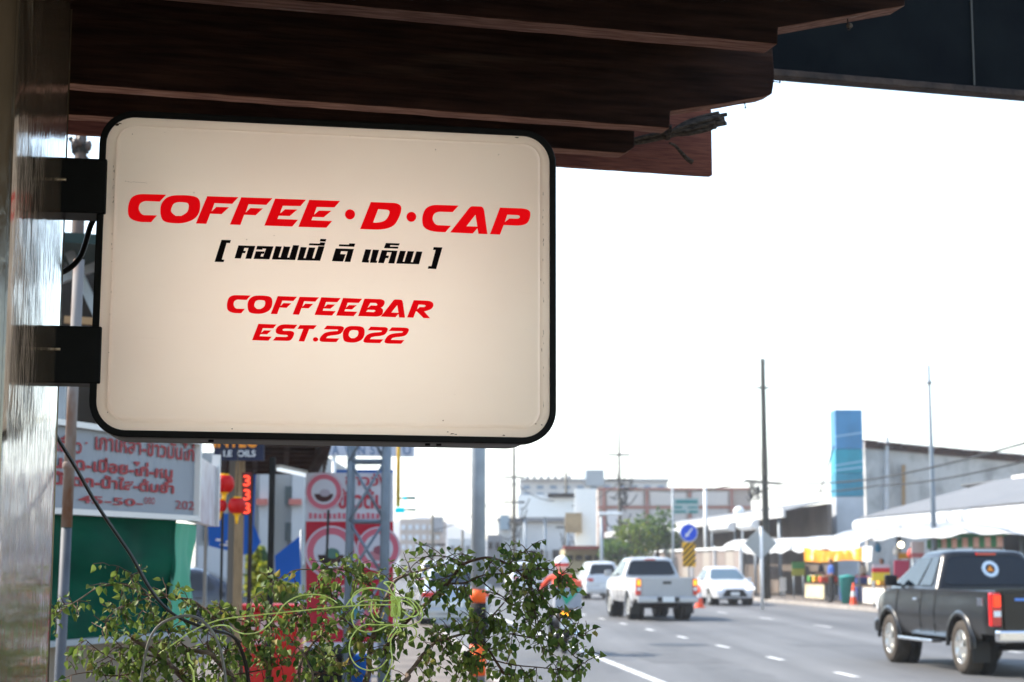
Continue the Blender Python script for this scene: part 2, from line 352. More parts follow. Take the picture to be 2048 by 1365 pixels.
# ---- the light-box sign
SM = Matrix(((0.98565751, 0.00291892, 0.16873276), (0.16867382, 0.01453867, -0.9855647), (-0.00532993, 0.99989005, 0.01383781)))
SO = Vector((-0.38651124, 3.57188093, 2.15584071)); SW, SH = 0.98, 0.693
sign = thing('coffee_sign', 'cream light-box coffee sign with red lettering in a black rounded frame', 'sign')
sign.matrix_world = Matrix.Translation(SO) @ SM.to_4x4()
def rrect(w, h, r, n=10):
    out = []
    for cx, cy, a0 in ((w / 2 - r, h / 2 - r, 0), (-w / 2 + r, h / 2 - r, 90), (-w / 2 + r, -h / 2 + r, 180), (w / 2 - r, -h / 2 + r, 270)):
        for i in range(n + 1):
            a = R(a0 + 90 * i / n); out.append((cx + r * math.cos(a), cy + r * math.sin(a)))
    return out
def ringstack(rings, fill_last=True, fill_first=False):      # list of (outline, z)
    m = MB(); n = len(rings[0][0]); vs = [(x, y, z) for o, z in rings for x, y in o]; fs = []
    for i in range(len(rings) - 1):
        for k in range(n): fs.append((i * n + k, i * n + (k + 1) % n, (i + 1) * n + (k + 1) % n, (i + 1) * n + k))
    if fill_last: fs.append([(len(rings) - 1) * n + k for k in range(n)])
    if fill_first: fs.append([k for k in range(n)][::-1])
    return m.add(vs, fs)
RIM = 0.0142
rim = ringstack([(rrect(SW - 0.004, SH - 0.004, 0.072), -0.034), (rrect(SW, SH, 0.074), -0.032), (rrect(SW, SH, 0.074), -0.002), (rrect(SW - 0.004, SH - 0.004, 0.072), 0.0),
                 (rrect(SW - 2 * RIM + 0.002, SH - 2 * RIM + 0.002, 0.061), 0.0), (rrect(SW - 2 * RIM, SH - 2 * RIM, 0.060), -0.002), (rrect(SW - 2 * RIM, SH - 2 * RIM, 0.060), -0.012)], False)
rim.build('rim', M_black, sign, world=False)
bod = ringstack([(rrect(SW - 0.012, SH - 0.012, 0.070), -0.008), (rrect(SW - 0.012, SH - 0.012, 0.070), -0.205)], False)
bod.build('housing', M_body, sign, world=False)
M_face = mat('cream_acrylic', (0.80, 0.72, 0.65), 0.42, col2=(0.76, 0.67, 0.60), nscale=1.6, trans=0.55, spec=0.3)
def face_dirt():
    N = M_face.node_tree.nodes; L = M_face.node_tree.links
    src = [n for n in N if n.bl_idname == 'ShaderNodeValToRGB'][0].outputs[0]
    tc = N.new('ShaderNodeTexCoord'); v = N.new('ShaderNodeTexVoronoi'); v.inputs['Scale'].default_value = 26; v.inputs['Randomness'].default_value = 1; L.new(tc.outputs['Object'], v.inputs['Vector'])
    r1 = N.new('ShaderNodeValToRGB'); r1.color_ramp.elements[0].position = 0.022; r1.color_ramp.elements[0].color = (1, 1, 1, 1); r1.color_ramp.elements[1].position = 0.05; r1.color_ramp.elements[1].color = (0, 0, 0, 1)
    L.new(v.outputs['Distance'], r1.inputs['Fac'])
    n2 = N.new('ShaderNodeTexNoise'); n2.inputs['Scale'].default_value = 9; L.new(tc.outputs['Object'], n2.inputs['Vector'])
    r2 = N.new('ShaderNodeValToRGB'); r2.color_ramp.elements[0].position = 0.55; r2.color_ramp.elements[1].position = 0.7; L.new(n2.outputs['Fac'], r2.inputs['Fac'])
    mu = N.new('ShaderNodeMath'); mu.operation = 'MULTIPLY'; L.new(r1.outputs[0], mu.inputs[0]); L.new(r2.outputs[0], mu.inputs[1])
    # faint streaks
    mp = N.new('ShaderNodeMapping'); mp.inputs['Scale'].default_value = (3, 60, 1); L.new(tc.outputs['Object'], mp.inputs[0])
    n3 = N.new('ShaderNodeTexNoise'); n3.inputs['Scale'].default_value = 3; n3.inputs['Detail'].default_value = 7; L.new(mp.outputs[0], n3.inputs['Vector'])
    r3 = N.new('ShaderNodeValToRGB'); r3.color_ramp.elements[0].position = 0.60; r3.color_ramp.elements[1].position = 0.85; r3.color_ramp.elements[1].color = (0.07,) * 3 + (1,); L.new(n3.outputs['Fac'], r3.inputs['Fac'])
    mxx = N.new('ShaderNodeMath'); mxx.operation = 'MAXIMUM'; L.new(mu.outputs[0], mxx.inputs[0]); L.new(r3.outputs[0], mxx.inputs[1])
    mx = N.new('ShaderNodeMixRGB'); mx.inputs[2].default_value = (0.22, 0.13, 0.08, 1); L.new(mxx.outputs[0], mx.inputs[0]); L.new(src, mx.inputs[1])
    for n in N:
        if n.bl_idname == 'ShaderNodeBsdfPrincipled': L.new(mx.outputs[0], n.inputs['Base Color'])
        if n.bl_idname == 'ShaderNodeBsdfTranslucent': L.new(mx.outputs[0], n.inputs['Color'])
face_dirt()
fw, fh = SW - 2 * RIM, SH - 2 * RIM
face = ringstack([(rrect(fw, fh, 0.060), -0.004), (rrect(fw - 0.026, fh - 0.026, 0.049), -0.0035), (rrect(fw - 0.040, fh - 0.036, 0.040), -0.0045), (rrect(fw - 0.0425, fh - 0.0385, 0.038), -0.0055),
                  (rrect(fw - 0.047, fh - 0.043, 0.036), 0.006), (rrect(fw - 0.052, fh - 0.048, 0.034), 0.0085), (rrect(fw - 0.060, fh - 0.056, 0.031), 0.009)])
fo = face.build('face_panel', M_face, sign, world=False)
for p in fo.data.polygons: p.use_smooth = len(p.vertices) == 4
ringstack([(rrect(SW - 0.014, SH - 0.014, 0.069), -0.203), (rrect(SW - 0.05, SH - 0.05, 0.05), -0.203)]).build('back_panel', mat('white_acrylic_back', (0.82, 0.80, 0.76), 0.4, trans=0.5), sign, world=False)
FZ = 0.009
# unseen glowing tubes added inside the box to brighten the face
M_tube = mat('added_tube_glow', (1, 0.95, 0.85), 0.5, emit=0.74, ecol=(1.0, 0.925, 0.87))
for ty in (0.15, 0.07, -0.01, -0.09, -0.17, -0.25):
    MB().cyl((-0.37, ty, -0.150), (0.37, ty, -0.150), 0.013, 8).build('added_glow_tube', M_tube, sign, world=False)
ringstack([(rrect(SW - 0.020, SH - 0.020, 0.066), -0.02), (rrect(SW - 0.020, SH - 0.020, 0.066), -0.199)], False).build('white_liner', mat('white_liner', (0.8, 0.78, 0.75), 0.8), sign, world=False)  # unseen liner added to spread the tube light evenly
# dirt caught in the groove of the panel
M_grime = mat('brown_grime', (0.10, 0.055, 0.03), 0.9, noise=0.5, nscale=200)
# --- lettering traced from the photograph, laid on the face
INV = sign.matrix_world.inverted()
def to_face(px, py, z=FZ):
    n = SM.col[2]; q = on_plane(px, py, SO + n * z, n); l = INV @ q; return (l.x, l.y)
Z1 = (240, 370, 4.876); Z2 = (660, 380, 4.876); Z3 = (430, 570, 4.551)
def lerp(a, b, t): return a + (b - a) * t
def glyph(loops, Z, m, tf=None, name='letter', lift=0.0009):
    out = []
    for lp in loops:
        pts = smooth_poly(lp)
        if tf: pts = [tf(x, y) for x, y in pts]
        out.append([to_face(Z[0] + x / Z[2], Z[1] + y / Z[2]) for x, y in pts])
    me = curve_fill(out, 0.0004); me.materials.clear(); me.materials.append(m)
    o = bpy.data.objects.new(name, me); COL.objects.link(o); o.parent = sign; o.location = (0, 0, FZ + lift)
    return o
def circ(cx, cy, r, ry=None, n=28): return [(cx + r * math.cos(2 * math.pi * i / n), cy + (ry or r) * math.sin(2 * math.pi * i / n)) for i in range(n)]
gC = [[(452, 98), (388, 165), (255, 160), (205, 164, 1), (175, 232, 1), (212, 296, 1), (240, 297), (362, 300), (303, 366), (215, 365), (92, 352, 1), (70, 225, 1), (120, 92, 1), (228, 92)]]
gO = [[(560, 103), (480, 104, 1), (395, 180, 1), (392, 310, 1), (440, 376, 1), (560, 377), (640, 378, 1), (770, 310, 1), (790, 160, 1), (730, 103, 1), (600, 103)],
      [(585, 170), (645, 172, 1), (672, 190, 1), (668, 240, 1), (648, 280, 1), (596, 305), (545, 305), (498, 275, 1), (498, 235, 1), (528, 170, 1)]]
gF = [[(850, 113), (1155, 122), (1095, 187), (922, 180), (893, 262), (940, 217), (1063, 221), (990, 288), (880, 283), (842, 382), (740, 378)]]
gE = [[(1513, 136), (1815, 147), (1760, 209), (1587, 206), (1560, 281), (1608, 241), (1730, 243), (1655, 306), (1548, 303), (1535, 335), (1737, 342), (1680, 408), (1407, 399)]]
gD = [[(397, 121), (600, 128), (700, 130, 1), (690, 250, 1), (600, 392, 1), (440, 389), (293, 384)], [(470, 190), (545, 195), (582, 197, 1), (578, 245, 1), (530, 318, 1), (440, 322), (420, 320)]]
gA = [[(1392, 162), (1470, 164), (1497, 166, 1), (1504, 215), (1535, 433), (1447, 430), (1437, 377), (1392, 427), (1170, 417), (1352, 185), (1372, 161, 1)], [(1418, 245), (1437, 360), (1330, 357)]]
gP = [[(1657, 175), (1850, 182), (1950, 184, 1), (1955, 275, 1), (1910, 350, 1), (1820, 350), (1693, 345), (1657, 438), (1560, 433)],
      [(1728, 244), (1825, 248), (1852, 250, 1), (1848, 282, 1), (1820, 283), (1748, 281), (1704, 317)]]
gC2 = [[(1254, 156), (1197, 219), (1070, 215), (1022, 218, 1), (992, 285, 1), (1030, 346, 1), (1058, 347), (1180, 352), (1125, 415), (1050, 412), (918, 400, 1), (890, 275, 1), (945, 148, 1), (1050, 149)]]
def mv(dx, dy): return lambda x, y: (x + dx, y + dy)
glyph(gC, Z1, M_red); glyph(gO, Z1, M_red); glyph(gF, Z1, M_red); glyph(gF, Z1, M_red, mv(332, 10.5)); glyph(gE, Z1, M_red); glyph(gE, Z1, M_red, mv(332, 12))
glyph([circ(195, 241, 49)], Z2, M_red); glyph(gD, Z2, M_red); glyph([circ(793, 265, 48)], Z2, M_red); glyph(gC2, Z2, M_red); glyph(gA, Z2, M_red); glyph(gP, Z2, M_red)
th1 = [[(990, 538), (1082, 541), (1073, 570), (1040, 568), (993, 730), (1018, 732), (1010, 755), (922, 752)],
       [(1155, 592), (1320, 598), (1280, 723), (1222, 722), (1253, 618), (1213, 617), (1205, 645), (1228, 646), (1220, 668), (1195, 667), (1178, 720), (1117, 718)],
       [(1338, 597), (1497, 602), (1457, 728), (1302, 724), (1325, 650), (1410, 652), (1404, 675), (1380, 674), (1370, 700), (1395, 702), (1425, 625), (1392, 622), (1388, 634), (1328, 632)],
       [(1518, 600), (1578, 603), (1545, 708), (1565, 709), (1597, 603), (1662, 605), (1630, 710), (1650, 711), (1688, 590), (1747, 592), (1708, 735), (1480, 729)],
       [(1762, 608), (1822, 611), (1790, 716), (1810, 717), (1842, 612), (1905, 614), (1875, 718), (1895, 719), (1935, 600), (1995, 602), (1952, 742), (1728, 737)],
       [(1848, 572), (1945, 575), (1952, 562), (2003, 564), (1993, 597), (1840, 590)], [(1955, 528), (2013, 531), (2005, 556), (1947, 553)]]
th2 = [[(55, 573), (233, 578), (198, 705), (140, 703), (172, 602), (108, 600), (100, 628), (152, 630), (128, 701), (18, 697)],
       [(90, 533), (183, 536), (188, 524), (246, 526), (237, 557), (85, 551)],
       [(345, 582), (403, 584), (372, 688), (382, 690), (376, 712), (308, 708)], [(418, 585), (478, 588), (448, 692), (462, 693), (455, 714), (388, 712)],
       [(505, 590), (658, 596), (627, 720), (567, 718), (600, 612), (558, 610), (548, 642), (575, 644), (568, 668), (543, 667), (525, 717), (468, 714)],
       [(545, 520), (680, 525), (672, 545), (588, 541), (586, 555), (668, 556), (662, 575), (525, 570)],
       [(683, 596), (740, 598), (708, 702), (725, 703), (757, 599), (820, 601), (788, 706), (808, 707), (843, 602), (901, 605), (868, 727), (645, 720)],
       [(1010, 560), (1096, 563), (1035, 774), (952, 770), (960, 745), (988, 746), (1030, 588), (1003, 586)]]
for lp in th1: glyph([lp], Z1, M_ink)
for lp in th2: glyph([lp], Z2, M_ink)
def fit(g, x0, x1, y0, y1):                       # map a traced glyph's box onto another box of zoom 3
    xs = [p[0] for lp in g for p in lp if len(p) < 3]; ys = [p[1] for lp in g for p in lp if len(p) < 3]
    pts = [q for lp in g for q in smooth_poly(lp)]; xs = [p[0] for p in pts]; ys = [p[1] for p in pts]
    a0, a1, b0_, b1 = min(xs), max(xs), min(ys), max(ys)
    return lambda x, y: (x0 + (x - a0) / (a1 - a0) * (x1 - x0), y0 + (y - b0_) / (b1 - b0_) * (y1 - y0))
for g, bx in ((gC, (108, 325, 95, 260)), (gO, (296, 522, 99, 265)), (gF, (507, 748, 104, 268)), (gF, (706, 947, 110, 273)), (gE, (905, 1145, 115, 281)), (gE, (1103, 1341, 121, 287)), (gA, (1508, 1729, 135, 300)),
              (gE, (337, 560, 356, 510)), (gO, (1163, 1362, 376, 527))):
    glyph(g, Z3, M_red, fit(g, *bx))
glyph([[(1360, 127), (1490, 131), (1548, 132, 1), (1540, 198, 1), (1508, 210), (1536, 220, 1), (1520, 292, 1), (1455, 290), (1302, 286)], [(1415, 165), (1465, 167), (1478, 180), (1470, 190), (1420, 189), (1388, 212)],
       [(1390, 228), (1450, 230), (1462, 238), (1445, 250), (1375, 247)]], Z3, M_red)
glyph([[(1808, 141), (1920, 145), (1990, 147, 1), (1985, 228, 1), (1903, 243), (1957, 306), (1897, 303), (1838, 245), (1828, 243), (1805, 300), (1748, 298)], [(1853, 181), (1905, 184), (1920, 192), (1905, 204), (1863, 204), (1838, 226)]], Z3, M_red)
glyph([[(750, 365), (720, 402), (640, 400), (615, 402, 1), (615, 420, 1), (640, 420), (680, 420), (725, 424, 1), (715, 475, 1), (685, 514, 1), (640, 511), (525, 508), (555, 474), (640, 476), (665, 474, 1), (660, 457, 1), (635, 457), (600, 455), (552, 448, 1), (552, 400, 1), (595, 360, 1), (650, 361)]], Z3, M_red)
glyph([[(772, 367), (927, 370), (897, 405), (858, 404), (813, 517), (760, 515), (803, 403), (750, 402)]], Z3, M_red)
glyph([circ(915, 498, 24, 20)], Z3, M_red)
g2 = [[(1018, 373), (1130, 376), (1178, 377, 1), (1168, 425, 1), (1130, 458, 1), (1060, 462), (1025, 470), (1010, 487), (1133, 489), (1103, 523), (995, 521), (948, 520, 1), (955, 480, 1), (1000, 430, 1), (1070, 425), (1112, 421), (1122, 412), (1105, 408), (990, 406)]]
glyph(g2, Z3, M_red); glyph(g2, Z3, M_red, mv(399, 9)); glyph(g2, Z3, M_red, mv(591, 15))
# grime spots and scuffs where the photograph shows them
gr_ = random.Random(5)
def grime(px, py, w, h, n=9, a=0.0):
    pts = []
    for k in range(n):
        t = 2 * math.pi * k / n; r_ = gr_.uniform(0.45, 1.0); x = w * r_ * math.cos(t); y = h * r_ * math.sin(t); pts.append((px + x * math.cos(a) - y * math.sin(a), py + x * math.sin(a) + y * math.cos(a)))
    pp_ = [to_face(x, y, 0.0) for x, y in pts]; zz = FZ if (abs(pp_[0][0]) < SW / 2 - 0.047 and abs(pp_[0][1]) < SH / 2 - 0.045) else -0.0030
    MB().add([(x, y, zz + 0.0006) for x, y in pp_], [list(range(n))]).build('grime_spot', M_grime, sign, world=False)
for px, py, w, h in ((234, 249, 5, 3), (240, 247, 4, 2), (1034, 275, 6, 1.5), (905, 868, 5, 1.2), (896, 864, 2.5, 1), (912, 869, 4, 1), (1008, 871, 4, 1.3), (222, 855, 4, 0.8), (464, 858, 2, 1.2), (1079, 398, 1.2, 4), (1082, 560, 1, 3), (1084, 700, 0.8, 5), (215, 825, 1, 2), (219, 705, 3, 2), (222, 692, 1.2, 1), (265, 271, 1, 1.2), (1073, 444, 1, 1), (1084, 850, 2, 1.5), (1072, 848, 2.5, 1), (996, 312, 1, 1), (870, 302, 1, 1.6), (330, 268, 0.8, 0.8), (700, 272, 1, 0.8), (560, 620, 0.8, 0.8), (1050, 660, 0.8, 0.8)): grime(px, py, w, h)
for k in range(9): grime(252 + k * 5.2, 366 + gr_.uniform(-1.2, 1.2) + k * 0.35, 2.2, 0.5, 6, gr_.uniform(-.5, .5))
for k in range(26): t_ = gr_.random(); grime(lerp(212, 201, t_) + gr_.uniform(-1.5, 1.5) + 16, 330 + t_ * 480, 0.5, gr_.uniform(1.5, 6), 6)
for k in range(22): t_ = gr_.random(); grime(1087 + gr_.uniform(-1, 1), 330 + t_ * 490, 0.5, gr_.uniform(1.5, 6), 6)
# brackets that hold the box to the pillar
def bracket(ptop, pbot, ptop2, depth):
    zt = P(150, ptop, 3.50).z; zb = P(150, pbot, 3.50).z
    x0 = P(106, 500, 3.47).x; x1 = SO.x - SW / 2 * SM[0][0] + 0.02
    m = MB(); ex = Vector((SM[0][0], SM[1][0], 0)); n = Vector((-ex.y, ex.x, 0)); o = Vector((x0, 3.47, 0))
    l = (x1 - x0) / ex.x
    c = o + ex * (l / 2) + n * (depth / 2); rot = Matrix((ex, n, Vector((0, 0, 1)))).transposed()
    m.box((c.x, c.y, (zt + zb) / 2), (l, depth, zt - zb), rot)
    b = m.build('bracket', M_black, None, bevel=0.003); b.parent = sign; b.matrix_parent_inverse = INV
    # wall plate
    m = MB(); c2 = o + n * (depth / 2) + ex * 0.004; m.box((c2.x, c2.y, (zt + zb) / 2 + 0.004), (0.006, depth + 0.012, zt - zb + 0.02), rot)
    w = m.build('wall_plate', M_black, None, bevel=0.001); w.parent = sign; w.matrix_parent_inverse = INV
    zc = zt - (zt - zb) * 0.42; s0 = o + ex * 0.004 - n * 0.006 + Vector((0, 0, zc))
    m = MB(); m.cyl(s0, s0 + ex * 0.018, 0.0032, 10); m.cyl(s0 + ex * 0.002, s0 + ex * 0.006, 0.0055, 6)
    w = m.build('bolt', M_steel, None); w.parent = sign; w.matrix_parent_inverse = INV
bracket(321, 430, 447, 0.088); bracket(655, 769, 776, 0.075)
# small screw heads under the box
for px in (422, 862, 885):
    m = MB(); l = to_face(px, 870)[0]; m.cyl((l, -SH / 2 + 0.006, -0.05), (l, -SH / 2 - 0.0035, -0.05), 0.006, 10); m.build('screw', M_black, sign, world=False)
# feed cable behind the sign, from the bracket back into the pillar
cb = thing('feed_cable', 'short black feed cable bowing between upper bracket and pillar', 'cable', P(150, 490, 3.64))
MB().tube(spline([P(188, 438, 3.66), P(180, 455, 3.66), P(170, 490, 3.65), P(160, 515, 3.63), P(142, 535, 3.60), P(122, 546, 3.57), P(112, 549, 3.55)], 8), 0.0062, 10).build('cable_sheath', M_cable, cb)
# ================================================================== ground, road and pavements
M_road = mat('worn_asphalt', (0.182, 0.181, 0.180), 0.75, col2=(0.140, 0.140, 0.141), nscale=0.35, stretch=(1, 0.35, 1), bump=0.15, bscale=60, mix2=((0.12, 0.12, 0.123), 1.6, 0.58, 0.8), coords='Object')
M_pave = mat('pale_pavement', (0.23, 0.20, 0.175), 0.85, col2=(0.15, 0.13, 0.115), nscale=1.2, bump=0.2, bscale=40)
M_kerb = mat('kerb_concrete', (0.40, 0.37, 0.34), 0.85, noise=0.3, nscale=3)
M_paint = mat('road_paint', (0.62, 0.62, 0.60), 0.7, col2=(0.34, 0.34, 0.34), nscale=5, ramp=(0.3, 0.6))
M_soil = mat('far_ground', (0.14, 0.125, 0.105), 0.95, noise=0.3, nscale=0.1)
def sheet(name, pts, m, parent=None, kind='structure'):
    o = MB().add(pts, [list(range(len(pts)))]).build(name, m, parent)
    if parent is None and kind: o['kind'] = kind
    return o
sheet('ground', [(-900, -200, -0.14), (900, -200, -0.14), (900, 2200, -0.14), (-900, 2200, -0.14)], M_soil)
SL, SR = 1.75, 17.0
road = sheet('road', [S(SL, -40), S(SR, -40), S(SR, 420), S(SL, 420)], M_road)
def strip(s0, s1, y0, y1, z, name, m, parent): return sheet(name, [S(s0, y0, z), S(s1, y0, z), S(s1, y1, z), S(s0, y1, z)], m, parent)
strip(3.86, 4.0, -20, 140, 0.005, 'edge_line', M_paint, road)
Y0 = 24.6 - 4.23 * 3
for i in range(16): strip(6.79, 6.91, Y0 + i * 4.23 - 0.55, Y0 + i * 4.23 + 0.55, 0.005, 'lane_dash', M_paint, road)
for i in range(14): strip(11.62, 11.74, 6.0 + i * 6.2, 7.6 + i * 6.2, 0.005, 'lane_dash', M_paint, road)
mh = G(1357, 1290)
MB().lathe([(0.0, 0.006), (0.55, 0.006), (0.62, 0.002)], (mh.x, mh.y, 0), n=24).build('manhole_cover', mat('iron_cover', (0.07, 0.07, 0.075), 0.6, noise=0.4, nscale=9), road)
def slabS(name, s0, s1, y0, y1, z0, z1, m, parent=None, kind='structure'):
    mb = MB(); a = [S(s0, y0, z1), S(s1, y0, z1), S(s1, y1, z1), S(s0, y1, z1)]; b = [Vector((p.x, p.y, z0)) for p in a]
    mb.add(a + b, [(0, 1, 2, 3), (7, 6, 5, 4), (0, 4, 5, 1), (1, 5, 6, 2), (2, 6, 7, 3), (3, 7, 4, 0)])
    o = mb.build(name, m, parent)
    if parent is None and kind: o['kind'] = kind
    return o
slabS('pavement_left', -30, SL - 0.16, -20, 400, -0.1, 0.12, M_pave); slabS('pavement_right', SR + 0.16, 60, -20, 400, -0.1, 0.12, M_pave)
for i in range(30):
    y0 = -4 + i * 3.0
    for a, b in ((SL - 0.155, SL), (SR, SR + 0.155)):
        slabS('kerb', a, b, y0 + 0.01, y0 + 2.99, -0.1, 0.125, M_kerb)
slabS('kerb', SL - 0.155, SL, 86, 400, -0.1, 0.125, M_kerb); slabS('kerb', SR, SR + 0.155, 86, 400, -0.1, 0.125, M_kerb)

# wheel tracks worn along the lanes and a few repair patches
def road_wear():
    N = M_road.node_tree.nodes; L = M_road.node_tree.links; b = N['Principled BSDF']; src = b.inputs['Base Color'].links[0].from_socket
    tc = N.new('ShaderNodeTexCoord'); mp = N.new('ShaderNodeMapping'); mp.inputs['Rotation'].default_value = (0, 0, -STREET_ROT); mp.inputs['Scale'].default_value = (0.75, 0.012, 1); L.new(tc.outputs['Object'], mp.inputs[0])
    nz = N.new('ShaderNodeTexNoise'); nz.inputs['Scale'].default_value = 1.0; nz.inputs['Detail'].default_value = 4; L.new(mp.outputs[0], nz.inputs['Vector'])
    rp = N.new('ShaderNodeValToRGB'); rp.color_ramp.elements[0].position = 0.38; rp.color_ramp.elements[0].color = (0.72,) * 3 + (1,); rp.color_ramp.elements[1].position = 0.6; rp.color_ramp.elements[1].color = (1.12,) * 3 + (1,); L.new(nz.outputs['Fac'], rp.inputs['Fac'])
    mx = N.new('ShaderNodeMixRGB'); mx.blend_type = 'MULTIPLY'; mx.inputs[0].default_value = 1; L.new(src, mx.inputs[1]); L.new(rp.outputs[0], mx.inputs[2]); L.new(mx.outputs[0], b.inputs['Base Color'])
road_wear()
M_patch = mat('asphalt_patch', (0.155, 0.157, 0.16), 0.85, noise=0.25, nscale=2)
for s0, s1, y0, y1 in ((4.6, 5.9, 27.5, 31), (8.3, 10.4, 33, 34.1), (9.5, 11.2, 45, 52), (5.0, 6.2, 44, 46.5), (12.5, 15, 38, 39.2)): strip(s0, s1, y0, y1, 0.0025, 'repair_patch', M_patch, road)
# ================================================================== vehicles
def paint(name, col, rough=0.28, metal=0.0, coat=1.0): return mat('paint_' + name, col, rough, metal=metal, coat=coat, noise=0.06, nscale=3)
M_glass = mat('tinted_glass', (0.008, 0.015, 0.022), 0.05, spec=0.45)
M_glassL = mat('pale_windscreen', (0.10, 0.15, 0.18), 0.05, spec=0.8)
M_tyre = mat('tyre_rubber', (0.022, 0.022, 0.022), 0.85, noise=0.3, nscale=40)
M_tyreD = mat('dusty_tyre', (0.10, 0.085, 0.07), 0.9, noise=0.3, nscale=20)
M_alloy = mat('alloy_rim', (0.62, 0.62, 0.60), 0.3, metal=0.85)
M_under = mat('underbody', (0.012, 0.012, 0.012), 0.8)
M_trim = mat('black_trim', (0.018, 0.018, 0.02), 0.5)
M_chrome = mat('chrome', (0.75, 0.76, 0.78), 0.15, metal=1.0)
M_tail = mat('red_lens', (0.55, 0.01, 0.01), 0.2, spec=0.8)
M_taillit = mat('lit_red_lens', (0.8, 0.03, 0.01), 0.25, emit=0.5, ecol=(1, 0.05, 0.01))
M_amber = mat('lit_amber_lens', (0.9, 0.35, 0.02), 0.25, emit=0.55, ecol=(1, 0.35, 0.02))
M_clear = mat('clear_lens', (0.75, 0.78, 0.8), 0.12, spec=0.8)
M_headlit = mat('lit_headlamp', (0.9, 0.9, 0.9), 0.2, emit=0.6, ecol=(1, 1, 0.97))
M_plate = mat('number_plate', (0.72, 0.72, 0.70), 0.5)
def lerp(a, b, t): return a + (b - a) * t
def interp(tab, x):
    if x <= tab[0][0]: return tab[0][1]
    for (x0, y0), (x1, y1) in zip(tab, tab[1:]):
        if x <= x1: return lerp(y0, y1, (x - x0) / (x1 - x0))
    return tab[-1][1]
def wheel(root, x, y, r, w, side, tyre=M_tyre, spokes=6):
    m = MB(); hw = w / 2
    m.lathe([(r * 0.60, -hw * 0.9), (r * 0.66, -hw), (r * 0.86, -hw * 1.02), (r * 0.96, -hw * 0.86), (r, -hw * 0.5), (r, hw * 0.5), (r * 0.96, hw * 0.86), (r * 0.86, hw * 1.02), (r * 0.66, hw), (r * 0.60, hw * 0.9), (r * 0.58, 0), (r * 0.60, -hw * 0.9)], (x, y, r), 'X', 28)
    # tread blocks
    for k in range(28):
        a = 2 * math.pi * k / 28; c = Vector((x, y + r * 0.996 * math.cos(a), r + r * 0.996 * math.sin(a)))
        m.box(c, (w * 0.72, 0.035 * r / 0.38, 0.012), Matrix.Rotation(a - math.pi / 2, 3, 'X'))
    t = m.build('wheel', tyre, root, world=False)
    m = MB(); o = side * hw
    m.lathe([(r * 0.62, o * 0.92), (r * 0.60, o * 0.98), (r * 0.56, o * 0.80), (r * 0.55, o * 0.35), (0.01, o * 0.30)], (x, y, r), 'X', 28)
    for k in range(spokes):
        a = 2 * math.pi * (k + 0.25) / spokes
        d = Vector((0, math.cos(a), math.sin(a))); c = Vector((x + o * 0.72, y, r))
        m.beam(c + d * r * 0.10, c + d * r * 0.56 + Vector((o * 0.10, 0, 0)), r * 0.17, w * 0.16, up=Vector((1, 0, 0)))
    m.lathe([(0.001, o * 0.92), (r * 0.10, o * 0.90), (r * 0.16, o * 0.75), (r * 0.17, o * 0.4)], (x, y, r), 'X', 16)
    rim = m.build('rim', M_alloy, t, world=False)
def loft_body(root, name, m, y0, y1, prof, n=70):
    """prof(y) -> list of (x>=0, z) from the sill up over the shoulder to the centre line; mirrored to a shell"""
    mb = MB(); rows = []
    ys = [lerp(y0, y1, i / n) for i in range(n + 1)]
    for y in ys:
        half = prof(y); ring = [(-x, y, z) for x, z in half] + [(x, y, z) for x, z in half[::-1][1 if abs(half[-1][0]) < 1e-6 else 0:]]
        rows.append(ring)
    k = len(rows[0]); vs = [p for r in rows for p in r]
    fs = [(i * k + j, i * k + j + 1, (i + 1) * k + j + 1, (i + 1) * k + j) for i in range(n) for j in range(k - 1)]
    mb.add(vs, fs, True)
    mb.add(rows[0], [list(range(k))]); mb.add(rows[-1], [list(range(k))[::-1]])
    o = mb.build(name, m, root, world=False)
    e = o.modifiers.new('edges', 'EDGE_SPLIT'); e.split_angle = R(38)
    return o
def quad_on(c, uv):             # bilinear point in a panel (c: bottom-left, bottom-right, top-right, top-left)
    u, v = uv; return (c[0] * (1 - u) + c[1] * u) * (1 - v) + (c[3] * (1 - u) + c[2] * u) * v
def pane(root, name, m, corners, uvs, off=0.012, thick=0.01):
    c = [Vector(q) for q in corners]; n = (c[1] - c[0]).cross(c[3] - c[0]).normalized()
    k = len(uvs); full = []
    for i, q in enumerate(uvs):              # keep the straight edges, round only the corners
        if len(q) < 3: full.append(q); continue
        a, b = uvs[i - 1], uvs[(i + 1) % k]; f = 0.16
        full += [(q[0] + (a[0] - q[0]) * f, q[1] + (a[1] - q[1]) * f), q, (q[0] + (b[0] - q[0]) * f, q[1] + (b[1] - q[1]) * f)]
    pts = [quad_on(c, q) for q in smooth_poly(full, 2)]
    return MB().slab([p + n * off for p in pts], thick).build(name, m, root, world=False)
